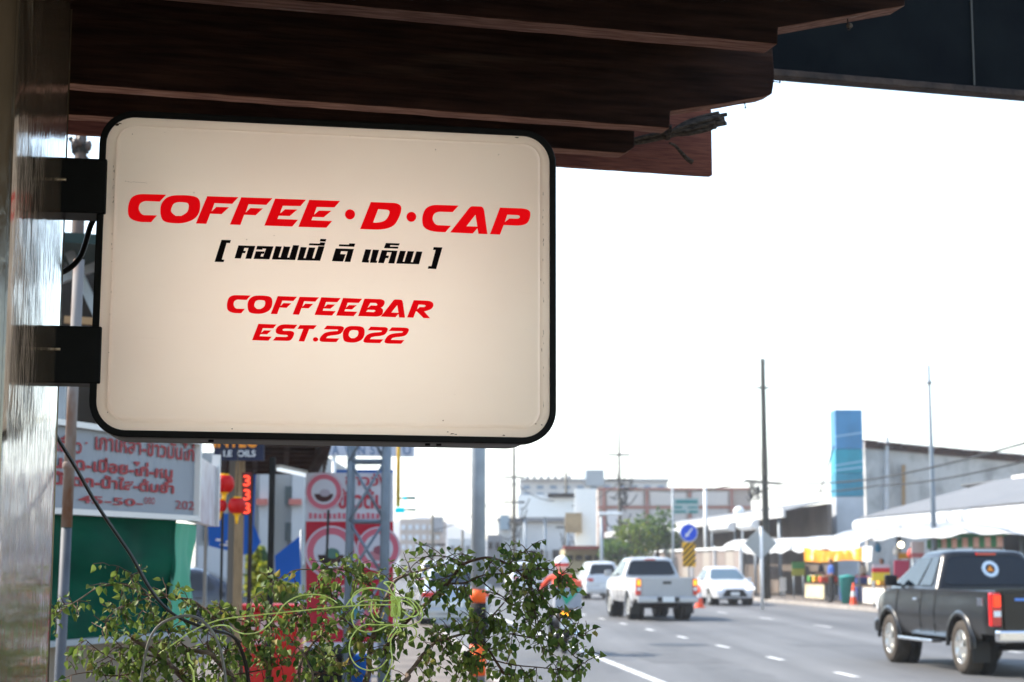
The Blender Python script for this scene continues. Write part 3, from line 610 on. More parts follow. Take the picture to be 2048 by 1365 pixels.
def greenhouse(root, m, bot, top, z0, z1, wb, wt, name='cabin', bulge=0.02):
    """cabin: bot/top = (rear y, front y), widths at the belt and at the roof"""
    mb = MB(); L = 7; rings = []
    def plan(t):
        ya = lerp(bot[0], top[0], t); yb = lerp(bot[1], top[1], t); w = lerp(wb, wt, t); r = 0.08 + 0.09 * t
        pts = []
        for cx, cy, a0 in ((w - r, yb - r, 0), (-w + r, yb - r, 90), (-w + r, ya + r, 180), (w - r, ya + r, 270)):
            for i in range(5):
                a = R(a0 + 90 * i / 4); pts.append((cx + r * math.cos(a), cy + r * math.sin(a)))
        return pts
    for i in range(L + 1):
        t = i / L; rings.append((plan(t), lerp(z0, z1, t)))
    # roof edge rounding
    last = rings[-1][0]; cy = sum(p[1] for p in last) / len(last)
    for k, dz in ((0.94, 0.030), (0.80, 0.055), (0.45, 0.075)):
        rings.append(([(x * k, cy + (y - cy) * k) for x, y in last], z1 + dz))
    n = len(last); vs = [(x, y, z) for o, z in rings for x, y in o]; fs = []
    for i in range(len(rings) - 1):
        for k in range(n): fs.append((i * n + k, i * n + (k + 1) % n, (i + 1) * n + (k + 1) % n, (i + 1) * n + k))
    fs.append([(len(rings) - 1) * n + k for k in range(n)])
    mb.add(vs, fs, True); o = mb.build(name, m, root, world=False); return o
def cab_corners(bot, top, z0, z1, wb, wt):
    return dict(rear=[Vector((-wb, bot[0], z0)), Vector((wb, bot[0], z0)), Vector((wt, top[0], z1)), Vector((-wt, top[0], z1))],
                front=[Vector((wb, bot[1], z0)), Vector((-wb, bot[1], z0)), Vector((-wt, top[1], z1)), Vector((wt, top[1], z1))],
                left=[Vector((-wb, bot[1], z0)), Vector((-wb, bot[0], z0)), Vector((-wt, top[0], z1)), Vector((-wt, top[1], z1))],
                right=[Vector((wb, bot[0], z0)), Vector((wb, bot[1], z0)), Vector((wt, top[1], z1)), Vector((wt, top[0], z1))])
def arch_z(y, centers, r, R_, base):
    z = base
    for c in centers:
        d = abs(y - c)
        if d < R_: z = max(z, r + math.sqrt(R_ * R_ - d * d))
    return z
def seam(root, pts, m=None):
    MB().tube(pts, 0.006, 6).build('door_seam', m or M_trim, root, world=False)
def flare(root, x, y, r, Ra, m, side, w=0.05):
    mb = MB(); n = 14; vs = []
    for i in range(n + 1):
        a = math.pi * (0.0 + i / n); cy, cz = math.cos(a), math.sin(a)
        for rr, dx in ((Ra - 0.005, 0.0), (Ra + 0.0, w), (Ra + 0.05, w * 0.9), (Ra + 0.085, 0.0)):
            vs.append((x + side * dx, y + rr * cy, r + rr * cz))
    fs = [(i * 4 + j, i * 4 + j + 1, (i + 1) * 4 + j + 1, (i + 1) * 4 + j) for i in range(n) for j in range(3)]
    mb.add(vs, fs, True).build('wheel_arch', m, root, world=False)

def pickup(label, col, loc, rotz, lift=0.0, dark=False, group=None, brake=M_tail, double_rear=False):
    root = thing('pickup_truck', label, 'pickup truck', loc, group, rotz)
    r = 0.385; WB = 3.09; hw = 0.90; zs = 0.50 + lift; zt = 1.20 + lift; r_arch = 0.455
    def prof(y):
        zl = arch_z(y, (0, WB), r, r_arch, zs if y > -0.75 else zs + 0.10)
        w = hw - (0.16 * max(0, (y - 3.35) / 0.7) ** 2) - (0.05 * max(0, (-0.9 - y) / 0.3) ** 2)
        top = zt if y < 2.75 else interp([(2.75, zt), (3.0, zt - 0.02), (3.75, zt - 0.13), (3.95, zt - 0.24), (4.06, zt - 0.40)], y)
        zl = min(zl, top - 0.08); h = top - zl; pts = []
        for t in (0, 0.12, 0.3, 0.5, 0.68, 0.82, 0.92):
            z = zl + h * t; q = (z - zs) / (zt - zs); pts.append((w * (0.955 + 0.045 * math.sin(min(1, max(0, q * 1.15)) * math.pi)) - (0.02 if q < 0.08 else 0), z))
        bed = -1.12 < y < 0.93
        pts += [(w * 0.955, top - 0.012), (w * 0.93, top), (w * 0.885, top)]
        if bed: pts += [(w * 0.875, zs + 0.22), (w * 0.5, zs + 0.215), (0.0, zs + 0.215)]
        else: pts += [(w * 0.80, top + 0.006), (w * 0.45, top + (0.035 if y > 2.7 else 0.01)), (0.0, top + (0.045 if y > 2.7 else 0.012))]
        return pts
    loft_body(root, 'body', col, -1.16, 4.06, prof, 104)
    MB().box((0, 1.45, 0.62 + lift), (1.30, 5.0, 0.34)).build('chassis', M_under, root, world=False)
    for y in (0, WB):
        MB().box((0, y, r + 0.10), (1.42, 0.95, 0.62)).build('wheel_well', M_under, root, world=False) if False else MB().cyl((-0.72, y, r), (0.72, y, r), 0.06, 10).build('axle', M_under, root, world=False)
    z0, z1 = zt - 0.02, 1.71 + lift; bot, top = (0.98, 3.16), (1.18, 2.12); wb, wt = 0.86, 0.66
    greenhouse(root, col, bot, top, z0, z1, wb, wt); c = cab_corners(bot, top, z0, z1, wb, wt)
    pane(root, 'rear_window', M_glass, c['rear'], [(0.06, 0.14, 1), (0.94, 0.14, 1), (0.93, 0.93, 1), (0.07, 0.93, 1)])
    pane(root, 'windscreen', M_glass, c['front'], [(0.05, 0.05, 1), (0.95, 0.05, 1), (0.93, 0.93, 1), (0.07, 0.93, 1)])
    for sd in ('left', 'right'):
        f = (lambda u: u) if sd == 'left' else (lambda u: 1 - u)
        pts = [(f(0.13), 0.10, 1), (f(0.60), 0.10), (f(0.615), 0.90), (f(0.10), 0.90, 1)]; pts2 = [(f(0.66), 0.10), (f(0.90), 0.10, 1), (f(0.92), 0.90, 1), (f(0.655), 0.90)]
        if sd == 'right': pts, pts2 = pts[::-1], pts2[::-1]
        pane(root, 'side_window', M_glass, c[sd], pts); pane(root, 'side_window', M_glass, c[sd], pts2)
        s = -1 if sd == 'left' else 1
        for yy in (1.02, 1.62, 2.72): seam(root, [(s * hw * 0.985, yy, zs + 0.03), (s * hw * 1.002, yy, zs + 0.35), (s * hw * 0.962, yy, zt - 0.03)])
        MB().box((s * (hw + 0.012), 1.78, zt - 0.17), (0.03, 0.17, 0.035)).build('door_handle', M_chrome if dark else col, root, world=False, bevel=0.008)
        mir = MB().box((s * (hw + 0.10), 2.62, zt + 0.11), (0.20, 0.09, 0.17)).box((s * (hw - 0.02), 2.62, zt + 0.04), (0.12, 0.05, 0.05)); mir.build('wing_mirror', M_trim if dark else col, root, world=False, bevel=0.03)
        for y in (0, WB):
            flare(root, s * (hw - 0.03), y, r, r_arch, col, s, 0.055); wheel(root, s * 0.77, y, r, 0.25, s, M_tyreD if dark else M_tyre)
            MB().cyl((s * 0.50, y, r + 0.02), (s * 0.62, y, r + 0.02), r_arch - 0.01, 20).build('wheel_well', M_under, root, world=False)
        # side step and mud flap
        if dark:
            MB().box((s * (hw + 0.02), 1.62, 0.43 + lift), (0.17, 1.50, 0.05)).build('side_step', M_chrome, root, world=False, bevel=0.012)
        MB().box((s * 0.78, -0.50, 0.36), (0.26, 0.012, 0.34)).build('mud_flap', M_trim, root, world=False)
    # tail: tailgate, lamps, bumper
    MB().box((0, -1.172, zs + 0.42), (1.42, 0.03, 0.52)).build('tailgate', col, root, world=False, bevel=0.012)
    MB().box((0, -1.192, zt - 0.14), (0.24, 0.02, 0.07)).build('tailgate_handle', M_chrome if dark else M_trim, root, world=False, bevel=0.006)
    for s in (-1, 1):
        l = MB(); l.box((s * 0.815, -1.125, zt - 0.26), (0.145, 0.12, 0.46)); lo = l.build('tail_lamp', M_tail, root, world=False, bevel=0.02)
        MB().box((s * 0.805, -1.188, zt - 0.14), (0.10, 0.012, 0.15)).build('brake_light', brake, lo, world=False)
        MB().box((s * 0.805, -1.188, zt - 0.315), (0.10, 0.012, 0.08)).build('reverse_light', M_clear, lo, world=False)
        if dark: MB().box((s * 0.90, -0.82, zt - 0.16), (0.012, 0.20, 0.11)).build('side_badge', M_chrome, root, world=False)
    bp = MB(); bp.box((0, -1.27, 0.585 + lift), (1.72, 0.17, 0.17)).build('rear_bumper', M_chrome if dark else mat('bumper_grey', (0.45, 0.46, 0.48), 0.35, metal=0.5), root, world=False, bevel=0.035)
    MB().box((0, -1.362, 0.60 + lift), (0.62, 0.02, 0.12)).build('bumper_step', M_trim, root, world=False)
    MB().box((0, -1.195 if dark else -1.374, (zs + 0.33) if dark else 0.60 + lift), (0.34, 0.012, 0.15)).build('number_plate', M_plate, root, world=False)
    MB().box((0, top[0] - 0.005, z1 + 0.005), (0.30, 0.06, 0.035)).build('high_brake_light', M_tail, root, world=False)
    MB().tube([(0.45, -1.25, 0.42), (0.45, 0.2, 0.45)], 0.04, 10).build('exhaust', M_under, root, world=False)
    # front
    MB().box((0, 4.05, zt - 0.30), (1.05, 0.05, 0.22)).build('grille', M_chrome, root, world=False, bevel=0.02)
    MB().box((0, 4.06, 0.56 + lift), (1.60, 0.16, 0.22)).build('front_bumper', col, root, world=False, bevel=0.05)
    for s in (-1, 1): MB().box((s * 0.66, 3.95, zt - 0.30), (0.26, 0.14, 0.18)).build('headlamp', M_clear, root, world=False, bevel=0.03)
    return root, c, zt, zs

HEAD = math.atan(ST)          # heading along the street (rotation about z, left turn positive)
pk, pc, zt, zs = pickup('black pickup truck with round gear sticker on its rear window', paint('charcoal', (0.011, 0.0108, 0.0105), 0.28, coat=0.3), (0, 0, 0), HEAD + R(1.5), lift=0.0, dark=True, brake=M_taillit)
g = G(1935, 1349)
pk.location = Vector((g.x, g.y, 0)) + Matrix.Rotation(pk.rotation_euler.z, 3, 'Z') @ Vector((0.80, 0, 0))
# gear sticker
def sticker(root, c, u, v, rad):
    p = quad_on(c['rear'], (u, v)); n = (c['rear'][1] - c['rear'][0]).cross(c['rear'][3] - c['rear'][0]).normalized(); ex = Vector((1, 0, 0)); ey = n.cross(ex)
    p = p + n * 0.016
    ringp = []
    for k in range(64):
        a = 2 * math.pi * k / 64; rr = rad * (1.0 if (k // 2) % 2 else 0.90); ringp.append((rr * math.cos(a), rr * math.sin(a)))
    inner = [(rad * 0.56 * math.cos(2 * math.pi * k / 32), rad * 0.56 * math.sin(2 * math.pi * k / 32)) for k in range(32)]
    me = curve_fill([ringp, inner], 0.001); me.materials.clear(); me.materials.append(mat('sticker_white', (0.62, 0.68, 0.74), 0.5))
    o = bpy.data.objects.new('gear_sticker', me); COL.objects.link(o); o.parent = root; o.matrix_local = Matrix.Translation(p) @ Matrix((ex, ey, n)).transposed().to_4x4()
    tri = MB().slab([(-0.42 * rad, -0.28 * rad, 0.001), (0.42 * rad, -0.28 * rad, 0.001), (0, 0.44 * rad, 0.001)], 0.002).build('sticker_triangle', mat('sticker_orange', (0.75, 0.30, 0.02), 0.5), o, world=False)
sticker(pk, pc, 0.52, 0.58, 0.135)
MB().box((-0.45, -1.19, zt - 0.12), (0.20, 0.008, 0.035)).build('tailgate_badge', mat('blue_badge', (0.15, 0.3, 0.65), 0.4), pk, world=False)
MB().box((0.55, 1.02, zt + 0.13), (0.5, 0.02, 0.12)).build('window_reflection_card', M_glass, pk, world=False) if False else None

wp, wc, _, _ = pickup('white pickup truck driving away with amber rear lamps lit', paint('silver_white', (0.44, 0.44, 0.44), 0.3), (0, 0, 0), HEAD + R(2.0), brake=M_amber, dark=False)
g = G(1264, 1240); wp.location = Vector((g.x, g.y, 0)) + Matrix.Rotation(wp.rotation_euler.z, 3, 'Z') @ Vector((0.78, 0, 0))

def sedan(label, col, loc, rotz, group=None, front=False, name='parked_car', glass=M_glass, suv=0.0, cat='car', lit=False):
    root = thing(name, label, cat, loc, group, rotz)
    r = 0.315; WB = 2.58; hw = 0.87; zs = 0.30; r_arch = 0.37; h = suv
    tab = [(-0.86, 0.62), (-0.82, 0.86), (-0.72, 0.98), (-0.30, 1.03), (0.4, 1.00), (1.9, 0.985), (2.1, 0.975), (2.7, 0.90), (3.05, 0.80), (3.28, 0.66), (3.40, 0.50), (3.42, 0.46)]
    if suv: tab = [(-0.80, 0.62), (-0.77, 0.95), (-0.70, 1.05), (0.4, 1.03), (1.9, 1.0), (2.1, 0.99), (2.7, 0.93), (3.05, 0.84), (3.25, 0.70), (3.36, 0.50), (3.40, 0.46)]
    ya, yb = tab[0][0], tab[-1][0]
    def prof(y):
        top = interp(tab, y) + h * 0.25; zl = min(arch_z(y, (0, WB), r, r_arch, zs), top - 0.05)
        w = hw - 0.20 * max(0, (y - 2.75) / 0.67) ** 2 - 0.10 * max(0, (-0.45 - y) / 0.41) ** 2; hh = top - zl; pts = []
        for t in (0, 0.14, 0.32, 0.5, 0.66, 0.80, 0.91):
            z = zl + hh * t; q = (z - zs) / 0.68; pts.append((w * (0.93 + 0.07 * math.sin(min(1, max(0, q)) * math.pi)), z))
        pts += [(w * 0.925, top - 0.010), (w * 0.89, top), (w * 0.80, top + 0.008), (w * 0.45, top + 0.03), (0.0, top + 0.036)]
        return pts
    loft_body(root, 'body', col, ya, yb, prof, 84)
    MB().box((0, 1.25, 0.42), (1.15, 3.6, 0.30)).build('chassis', M_under, root, world=False)
    z0, z1 = 0.97 + h * 0.25, 1.42 + h; bot, top = ((-0.42, 2.16), (0.22, 1.30)) if not suv else ((-0.74, 2.20), (-0.45, 1.35)); wb, wt = 0.79, 0.585
    greenhouse(root, col, bot, top, z0, z1, wb, wt); c = cab_corners(bot, top, z0, z1, wb, wt)
    pane(root, 'rear_window', M_glass, c['rear'], [(0.08, 0.12, 1), (0.92, 0.12, 1), (0.90, 0.90, 1), (0.10, 0.90, 1)])
    pane(root, 'windscreen', glass, c['front'], [(0.05, 0.06, 1), (0.95, 0.06, 1), (0.93, 0.92, 1), (0.07, 0.92, 1)])
    for sd in ('left', 'right'):
        s = -1 if sd == 'left' else 1; f = (lambda u: u) if sd == 'left' else (lambda u: 1 - u)
        a = [(f(0.20), 0.10, 1), (f(0.50), 0.10), (f(0.50), 0.88), (f(0.10), 0.88, 1)]; b = [(f(0.53), 0.10), (f(0.84), 0.10, 1), (f(0.86), 0.88, 1), (f(0.53), 0.88)]
        if sd == 'right': a, b = a[::-1], b[::-1]
        pane(root, 'side_window', M_glass, c[sd], a); pane(root, 'side_window', M_glass, c[sd], b)
        for yy in (0.42, 1.05, 1.98): seam(root, [(s * hw * 0.95, yy, zs + 0.03), (s * hw * 1.001, yy, zs + 0.32), (s * hw * 0.95, yy, 0.96)])
        MB().box((s * (hw + 0.08), 1.72, 1.00 + h * 0.25), (0.17, 0.10, 0.12)).box((s * (hw - 0.03), 1.75, 0.96 + h * 0.25), (0.10, 0.05, 0.04)).build('wing_mirror', col, root, world=False, bevel=0.025)
        MB().box((s * (hw + 0.006), 1.22, 0.83), (0.025, 0.15, 0.03)).build('door_handle', col, root, world=False, bevel=0.006)
        for y in (0, WB):
            wheel(root, s * 0.735, y, r, 0.20, s, spokes=5); MB().cyl((s * 0.50, y, r), (s * 0.60, y, r), r_arch - 0.01, 18).build('wheel_well', M_under, root, world=False)
        hl = MB(); hl.box((s * 0.62, 3.20, 0.66 + h * 0.1), (0.36, 0.22, 0.11), Matrix.Rotation(-s * 0.42, 3, 'Z')); hl.build('headlamp', M_headlit if lit else M_clear, root, world=False, bevel=0.03)
        MB().box((s * 0.63, ya + 0.06, 0.84 + h * 0.2), (0.36, 0.10, 0.14), Matrix.Rotation(s * 0.25, 3, 'Z')).build('tail_lamp', M_tail, root, world=False, bevel=0.02)
        MB().box((s * 0.62, 3.32, 0.43), (0.10, 0.06, 0.16), Matrix.Rotation(s * 0.4, 3, 'Y')).build('fog_lamp_slot', M_trim, root, world=False, bevel=0.02)
    MB().slab([(-0.33, 3.435, 0.62), (0.33, 3.435, 0.62), (0.52, 3.42, 0.33), (-0.52, 3.42, 0.33)], 0.05).build('grille', M_trim, root, world=False, bevel=0.015)
    MB().box((0, 3.42, 0.265), (1.24, 0.10, 0.05)).build('front_lip', M_trim, root, world=False)
    MB().box((0, 3.462, 0.46), (0.34, 0.012, 0.13)).build('number_plate', M_plate, root, world=False); MB().box((0, ya - 0.012, 0.62), (0.34, 0.012, 0.13)).build('number_plate', M_plate, root, world=False)
    MB().box((0, ya + 0.02, 0.46), (1.5, 0.12, 0.16)).build('rear_bumper', col, root, world=False, bevel=0.04)
    return root
M_white = paint('white', (0.60, 0.60, 0.60), 0.3)
# oncoming white sedan: its nose points to the camera
oc = sedan('white sedan coming towards the camera beside the grey fence', M_white, (0, 0, 0), HEAD + math.pi, name='oncoming_car', glass=M_glassL, lit=True)
g = G(1468, 1212); oc.location = Vector((g.x, g.y, 0)) - Matrix.Rotation(oc.rotation_euler.z, 3, 'Z') @ Vector((0, 3.2, 0))
sv = sedan('white hatchback ahead of the white pickup truck', M_white, (0, 0, 0), HEAD + R(1), name='white_hatchback', suv=0.22)
g = G(1204, 1200); sv.location = (g.x, g.y + 1, 0)
# cars waiting along the left kerb, half hidden by the shrub
for lab, col, px, py, su, nm in (('silver car standing at the left kerb behind the shrub', paint('silver', (0.42, 0.45, 0.48), 0.3, metal=0.5), 905, 1262, 0.0, 'silver_car'),
                                 ('white van-like car farther along the left kerb', M_white, 868, 1200, 0.25, 'white_car'),
                                 ('white car near the lamp post, seen through the shrub', M_white, 1052, 1192, 0.20, 'white_car')):
    g = G(px, py); s = g.x + ST * g.y
    sedan(lab, col, (g.x, g.y + 0.9, 0), HEAD, name=nm, suv=su)
# dark blue car beyond the stall, side-on to us
g = G(395, 1274)
sedan('dark blue car parked beyond the green stall', paint('navy', (0.012, 0.022, 0.045), 0.2), (g.x - 1.3, g.y + 0.9, 0.0), R(-86), name='blue_car')
# ================================================================== delivery motorbike and rider
def skin_body(name, joints, edges, m, parent, root=0, sub=2):
    me = bpy.data.meshes.new(name); me.from_pydata([Vector(j[0]) for j in joints], edges, []); o = bpy.data.objects.new(name, me); COL.objects.link(o)
    sk = o.modifiers.new('skin', 'SKIN')
    if not me.skin_vertices: me.skin_vertices.new() if hasattr(me.skin_vertices, 'new') else None
    lay = me.skin_vertices[0] if len(me.skin_vertices) else None
    for i, j in enumerate(joints):
        lay.data[i].radius = (j[1], j[2] if len(j) > 2 else j[1]); lay.data[i].use_root = (i == root)
    ss = o.modifiers.new('sub', 'SUBSURF'); ss.levels = sub; ss.render_levels = sub
    bpy.context.view_layer.update()
    me2 = bpy.data.meshes.new_from_object(o.evaluated_get(bpy.context.evaluated_depsgraph_get()))
    for p in me2.polygons: p.use_smooth = True
    me2.materials.clear(); me2.materials.append(m); bpy.data.objects.remove(o); bpy.data.meshes.remove(me)
    o2 = bpy.data.objects.new(name, me2); COL.objects.link(o2); o2.parent = parent; return o2
def person_mesh(name, parent, m_skin, J, m_top=None, m_leg=None, m_shoe=None, m_hair=None):
    """J: dict of joints (hip, chest, neck, head, l/r shoulder elbow hand hip knee ankle toe). One continuous body, coloured by height bands through material slots."""
    V = Vector; js = []; es = []; ix = {}
    def a(k, r, r2=None): ix[k] = len(js); js.append((J[k], r, r2 if r2 else r))
    a('hip', 0.15, 0.115); a('waist', 0.135, 0.105); a('chest', 0.165, 0.115); a('neck', 0.055); a('head0', 0.075, 0.085); a('head1', 0.092, 0.10); a('head2', 0.06, 0.07)
    for k, l in (('hip', 'waist'), ('waist', 'chest'), ('chest', 'neck'), ('neck', 'head0'), ('head0', 'head1'), ('head1', 'head2')): es.append((ix[k], ix[l]))
    for s in 'lr':
        a(s + 'sho', 0.062); a(s + 'elb', 0.045); a(s + 'wri', 0.03); a(s + 'han', 0.034, 0.02)
        es += [(ix['chest'], ix[s + 'sho']), (ix[s + 'sho'], ix[s + 'elb']), (ix[s + 'elb'], ix[s + 'wri']), (ix[s + 'wri'], ix[s + 'han'])]
        for f in range(4):
            d = (J[s + 'han'] - J[s + 'wri']).normalized(); side = J[s + 'side']; k = s + 'f%d' % f
            ix[k] = len(js); js.append((J[s + 'han'] + side * (0.016 * (f - 1.5)) + d * (0.05 + 0.008 * (1.5 - abs(f - 1.3))) + V((0, 0, -0.012)), 0.008, 0.008)); es.append((ix[s + 'han'], ix[k]))
        ix[s + 'th'] = len(js); d = (J[s + 'han'] - J[s + 'wri']).normalized(); js.append((J[s + 'wri'] + d * 0.04 + J[s + 'side'] * 0.045, 0.009, 0.009)); es.append((ix[s + 'wri'], ix[s + 'th']))
        a(s + 'hp', 0.088); a(s + 'kne', 0.06); a(s + 'ank', 0.042); a(s + 'toe', 0.04, 0.03)
        es += [(ix['hip'], ix[s + 'hp']), (ix[s + 'hp'], ix[s + 'kne']), (ix[s + 'kne'], ix[s + 'ank']), (ix[s + 'ank'], ix[s + 'toe'])]
    o = skin_body(name, js, es, m_skin, parent, 0)
    me = o.data
    for m in (m_top, m_leg, m_shoe, m_hair): me.materials.append(m or m_skin)
    bones = [(k, l, w) for k, l, w in (('hip', 'waist', 2), ('waist', 'chest', 1), ('chest', 'neck', 1), ('neck', 'head0', 0), ('head0', 'head1', 0), ('head1', 'head2', 4))]
    for s in 'lr': bones += [('chest', s + 'sho', 1), (s + 'sho', s + 'elb', 1), (s + 'elb', s + 'wri', 1 if J.get('long') else 0), (s + 'wri', s + 'han', 0), ('hip', s + 'hp', 2), (s + 'hp', s + 'kne', 2), (s + 'kne', s + 'ank', 2), (s + 'ank', s + 'toe', 3)]
    def dist(p, a_, b_):
        d = b_ - a_; t = max(0, min(1, (p - a_).dot(d) / max(1e-9, d.dot(d)))); return (p - a_ - d * t).length
    segs = [(V(J[k]), V(J[l]), w) for k, l, w in bones]
    fwd = J['fwd']
    for p in me.polygons:
        c = p.center; best = min(segs, key=lambda q: dist(c, q[0], q[1])); w = best[2]
        if w in (0, 4) and c.z > J['head0'].z - 0.01 and dist(c, J['head0'], J['head2']) < 0.16:
            rel = (c - J['head1']).dot(fwd); w = 4 if (c.z > J['head1'].z + 0.055 or rel < -0.01) else 0
        p.material_index = w
    return o
def face_parts(parent, J):
    f = J['fwd']; up = Vector((0, 0, 1)); rt = f.cross(up).normalized(); h = J['head1']
    e = MB()
    for s in (-1, 1): e.ball(h + f * 0.092 + rt * (0.032 * s) + up * 0.004, 0.011, 8, 6)
    e.build('eyes', mat('eye_dark', (0.03, 0.02, 0.02), 0.2), parent)
    MB().add([h + f * 0.10 + up * 0.0 - rt * 0.008, h + f * 0.10 + rt * 0.008, h + f * 0.122 - up * 0.032, h + f * 0.098 - up * 0.04 - rt * 0.016, h + f * 0.098 - up * 0.04 + rt * 0.016],
             [(0, 1, 2), (0, 2, 3), (1, 4, 2), (3, 2, 4)]).build('nose', MATS['skin'], parent)
    MB().tube([h + f * 0.090 - up * 0.062 + rt * x for x in (-0.025, -0.01, 0.01, 0.025)], 0.005, 6).build('mouth', mat('lips', (0.30, 0.10, 0.08), 0.5), parent)
M_skin = mat('skin', (0.38, 0.22, 0.14), 0.55); M_hair = mat('black_hair', (0.012, 0.010, 0.010), 0.5)
bk = G(1128, 1308); bk.z = 0
rot = Matrix.Rotation(HEAD, 3, 'Z'); mbk = thing('delivery_motorbike', 'delivery motorbike with grey and green box and lit amber tail lamp', 'motorbike', bk, rotz=HEAD)
M_bdark = mat('bike_plastic', (0.012, 0.014, 0.022), 0.35, coat=0.4)
def L(*a): return Vector(a)
for y, nm in ((0.0, 'wheel'), (1.24, 'wheel')):
    w = MB(); w.lathe([(0.225, -0.04), (0.26, -0.048), (0.285, -0.02), (0.29, 0), (0.285, 0.02), (0.26, 0.048), (0.225, 0.04), (0.215, 0), (0.225, -0.04)], (0, y, 0.29), 'X', 24)
    wo = w.build('wheel', M_tyre, mbk, world=False)
    w = MB(); w.lathe([(0.222, -0.02), (0.222, 0.02)], (0, y, 0.29), 'X', 24); w.cyl((-0.05, y, 0.29), (0.05, y, 0.29), 0.04, 12)
    for k in range(5):
        a = 2 * math.pi * k / 5; w.beam((0, y, 0.29), (0, y + 0.22 * math.cos(a), 0.29 + 0.22 * math.sin(a)), 0.03, 0.02, up=Vector((1, 0, 0)))
    w.build('rim', M_alloy, wo, world=False)
b = MB(); b.tube(spline([(0, -0.35, 0.74), (0, 0.0, 0.70), (0, 0.35, 0.58), (0, 0.62, 0.46), (0, 0.9, 0.62), (0, 1.02, 0.95)], 5), [0.09] * 6 + [0.13] * 8 + [0.11] * 6 + [0.10] * 6, 12); b.build('fairing', M_bdark, mbk, world=False)
MB().box((0, 0.02, 0.79), (0.26, 0.70, 0.08)).build('seat', M_trim, mbk, world=False, bevel=0.03)
MB().tube(spline([(0, -0.05, 0.56), (0, -0.28, 0.50), (0, -0.36, 0.34)], 5), [0.10] * 6 + [0.07] * 5, 8).build('rear_mudguard', M_bdark, mbk, world=False)
MB().tube([(0, 1.05, 0.98), (0, 1.16, 0.6), (0, 1.24, 0.29)], 0.035, 8).build('fork', M_alloy, mbk, world=False)
MB().tube(spline([(-0.36, 0.86, 1.02), (-0.18, 0.98, 1.02), (0, 1.0, 1.0), (0.18, 0.98, 1.02), (0.36, 0.86, 1.02)], 4), 0.015, 8).build('handlebar', M_trim, mbk, world=False)
for s in (-1, 1):
    MB().tube([(s * 0.22, 0.97, 1.02), (s * 0.30, 0.95, 1.18)], 0.008, 6).ball((s * 0.32, 0.95, 1.21), 0.06, 10, 6, (1, 0.35, 0.7)).build('mirror', M_trim, mbk, world=False)
MB().tube([(0.16, 0.15, 0.28), (0.17, -0.25, 0.33), (0.17, -0.48, 0.38)], [0.04, 0.055, 0.05], 10).build('exhaust', M_chrome, mbk, world=False)
MB().box((0, -0.40, 0.70), (0.20, 0.06, 0.085)).build('tail_lamp', M_amber, mbk, world=False, bevel=0.012)
MB().box((0, -0.42, 0.52), (0.22, 0.01, 0.16)).build('number_plate', M_plate, mbk, world=False)
# insulated box on the rack
bx = MB(); bx.box((0.02, -0.30, 0.985), (0.47, 0.44, 0.37)).build('box', mat('box_grey', (0.36, 0.38, 0.42), 0.6, noise=0.15, nscale=8), mbk, world=False, bevel=0.02)
MB().box((0.02, -0.30, 1.225), (0.475, 0.445, 0.11)).build('box_lid', mat('box_orange', (0.72, 0.16, 0.09), 0.6), mbk, world=False, bevel=0.02)
MB().slab([(-0.16, -0.526, 1.15), (-0.02, -0.526, 0.86), (0.25, -0.526, 1.15), (0.14, -0.526, 1.15), (0.0, -0.526, 0.98), (-0.06, -0.526, 1.15)], 0.004).build('green_tick', mat('tick_green', (0.02, 0.36, 0.24), 0.6), mbk, world=False)
rd = thing('person', 'rider in orange jacket and red and white helmet on the delivery motorbike', 'person', bk, rotz=HEAD)
V = Vector
J = dict(hip=V((0, 0.16, 0.90)), waist=V((0, 0.19, 1.05)), chest=V((0, 0.27, 1.25)), neck=V((0, 0.31, 1.42)), head0=V((0, 0.33, 1.49)), head1=V((0, 0.345, 1.56)), head2=V((0, 0.34, 1.64)), fwd=V((0, 1, 0)), long=True)
for s, k in ((-1, 'l'), (1, 'r')):
    J[k + 'sho'] = V((s * 0.19, 0.29, 1.34)); J[k + 'elb'] = V((s * 0.33, 0.50, 1.16)); J[k + 'wri'] = V((s * 0.33, 0.78, 1.06)); J[k + 'han'] = V((s * 0.31, 0.86, 1.045)); J[k + 'side'] = V((-s, 0.2, 0)).normalized()
    J[k + 'hp'] = V((s * 0.10, 0.20, 0.86)); J[k + 'kne'] = V((s * 0.18, 0.60, 0.70)); J[k + 'ank'] = V((s * 0.16, 0.52, 0.30)); J[k + 'toe'] = V((s * 0.17, 0.68, 0.25))
M_jack = mat('orange_jacket', (0.70, 0.13, 0.07), 0.8, noise=0.2, nscale=12)
person_mesh('body', rd, M_skin, J, M_jack, mat('dark_trousers', (0.015, 0.017, 0.025), 0.8), M_trim, M_hair)
he = MB(); he.ball((0, 0.345, 1.575), 0.145, 18, 12, (0.92, 1.08, 1.0)); he.build('helmet', mat('helmet_white', (0.7, 0.68, 0.66), 0.25, coat=0.6), rd, world=False)
MB().grid(lambda u, v: Vector((0.137 * math.cos(math.pi * 2 * u), 0.345 + 0.160 * math.sin(math.pi * 2 * u), 1.53 + 0.05 * v)), 24, 2).build('helmet_band', mat('helmet_red', (0.55, 0.03, 0.03), 0.3), rd, world=False)
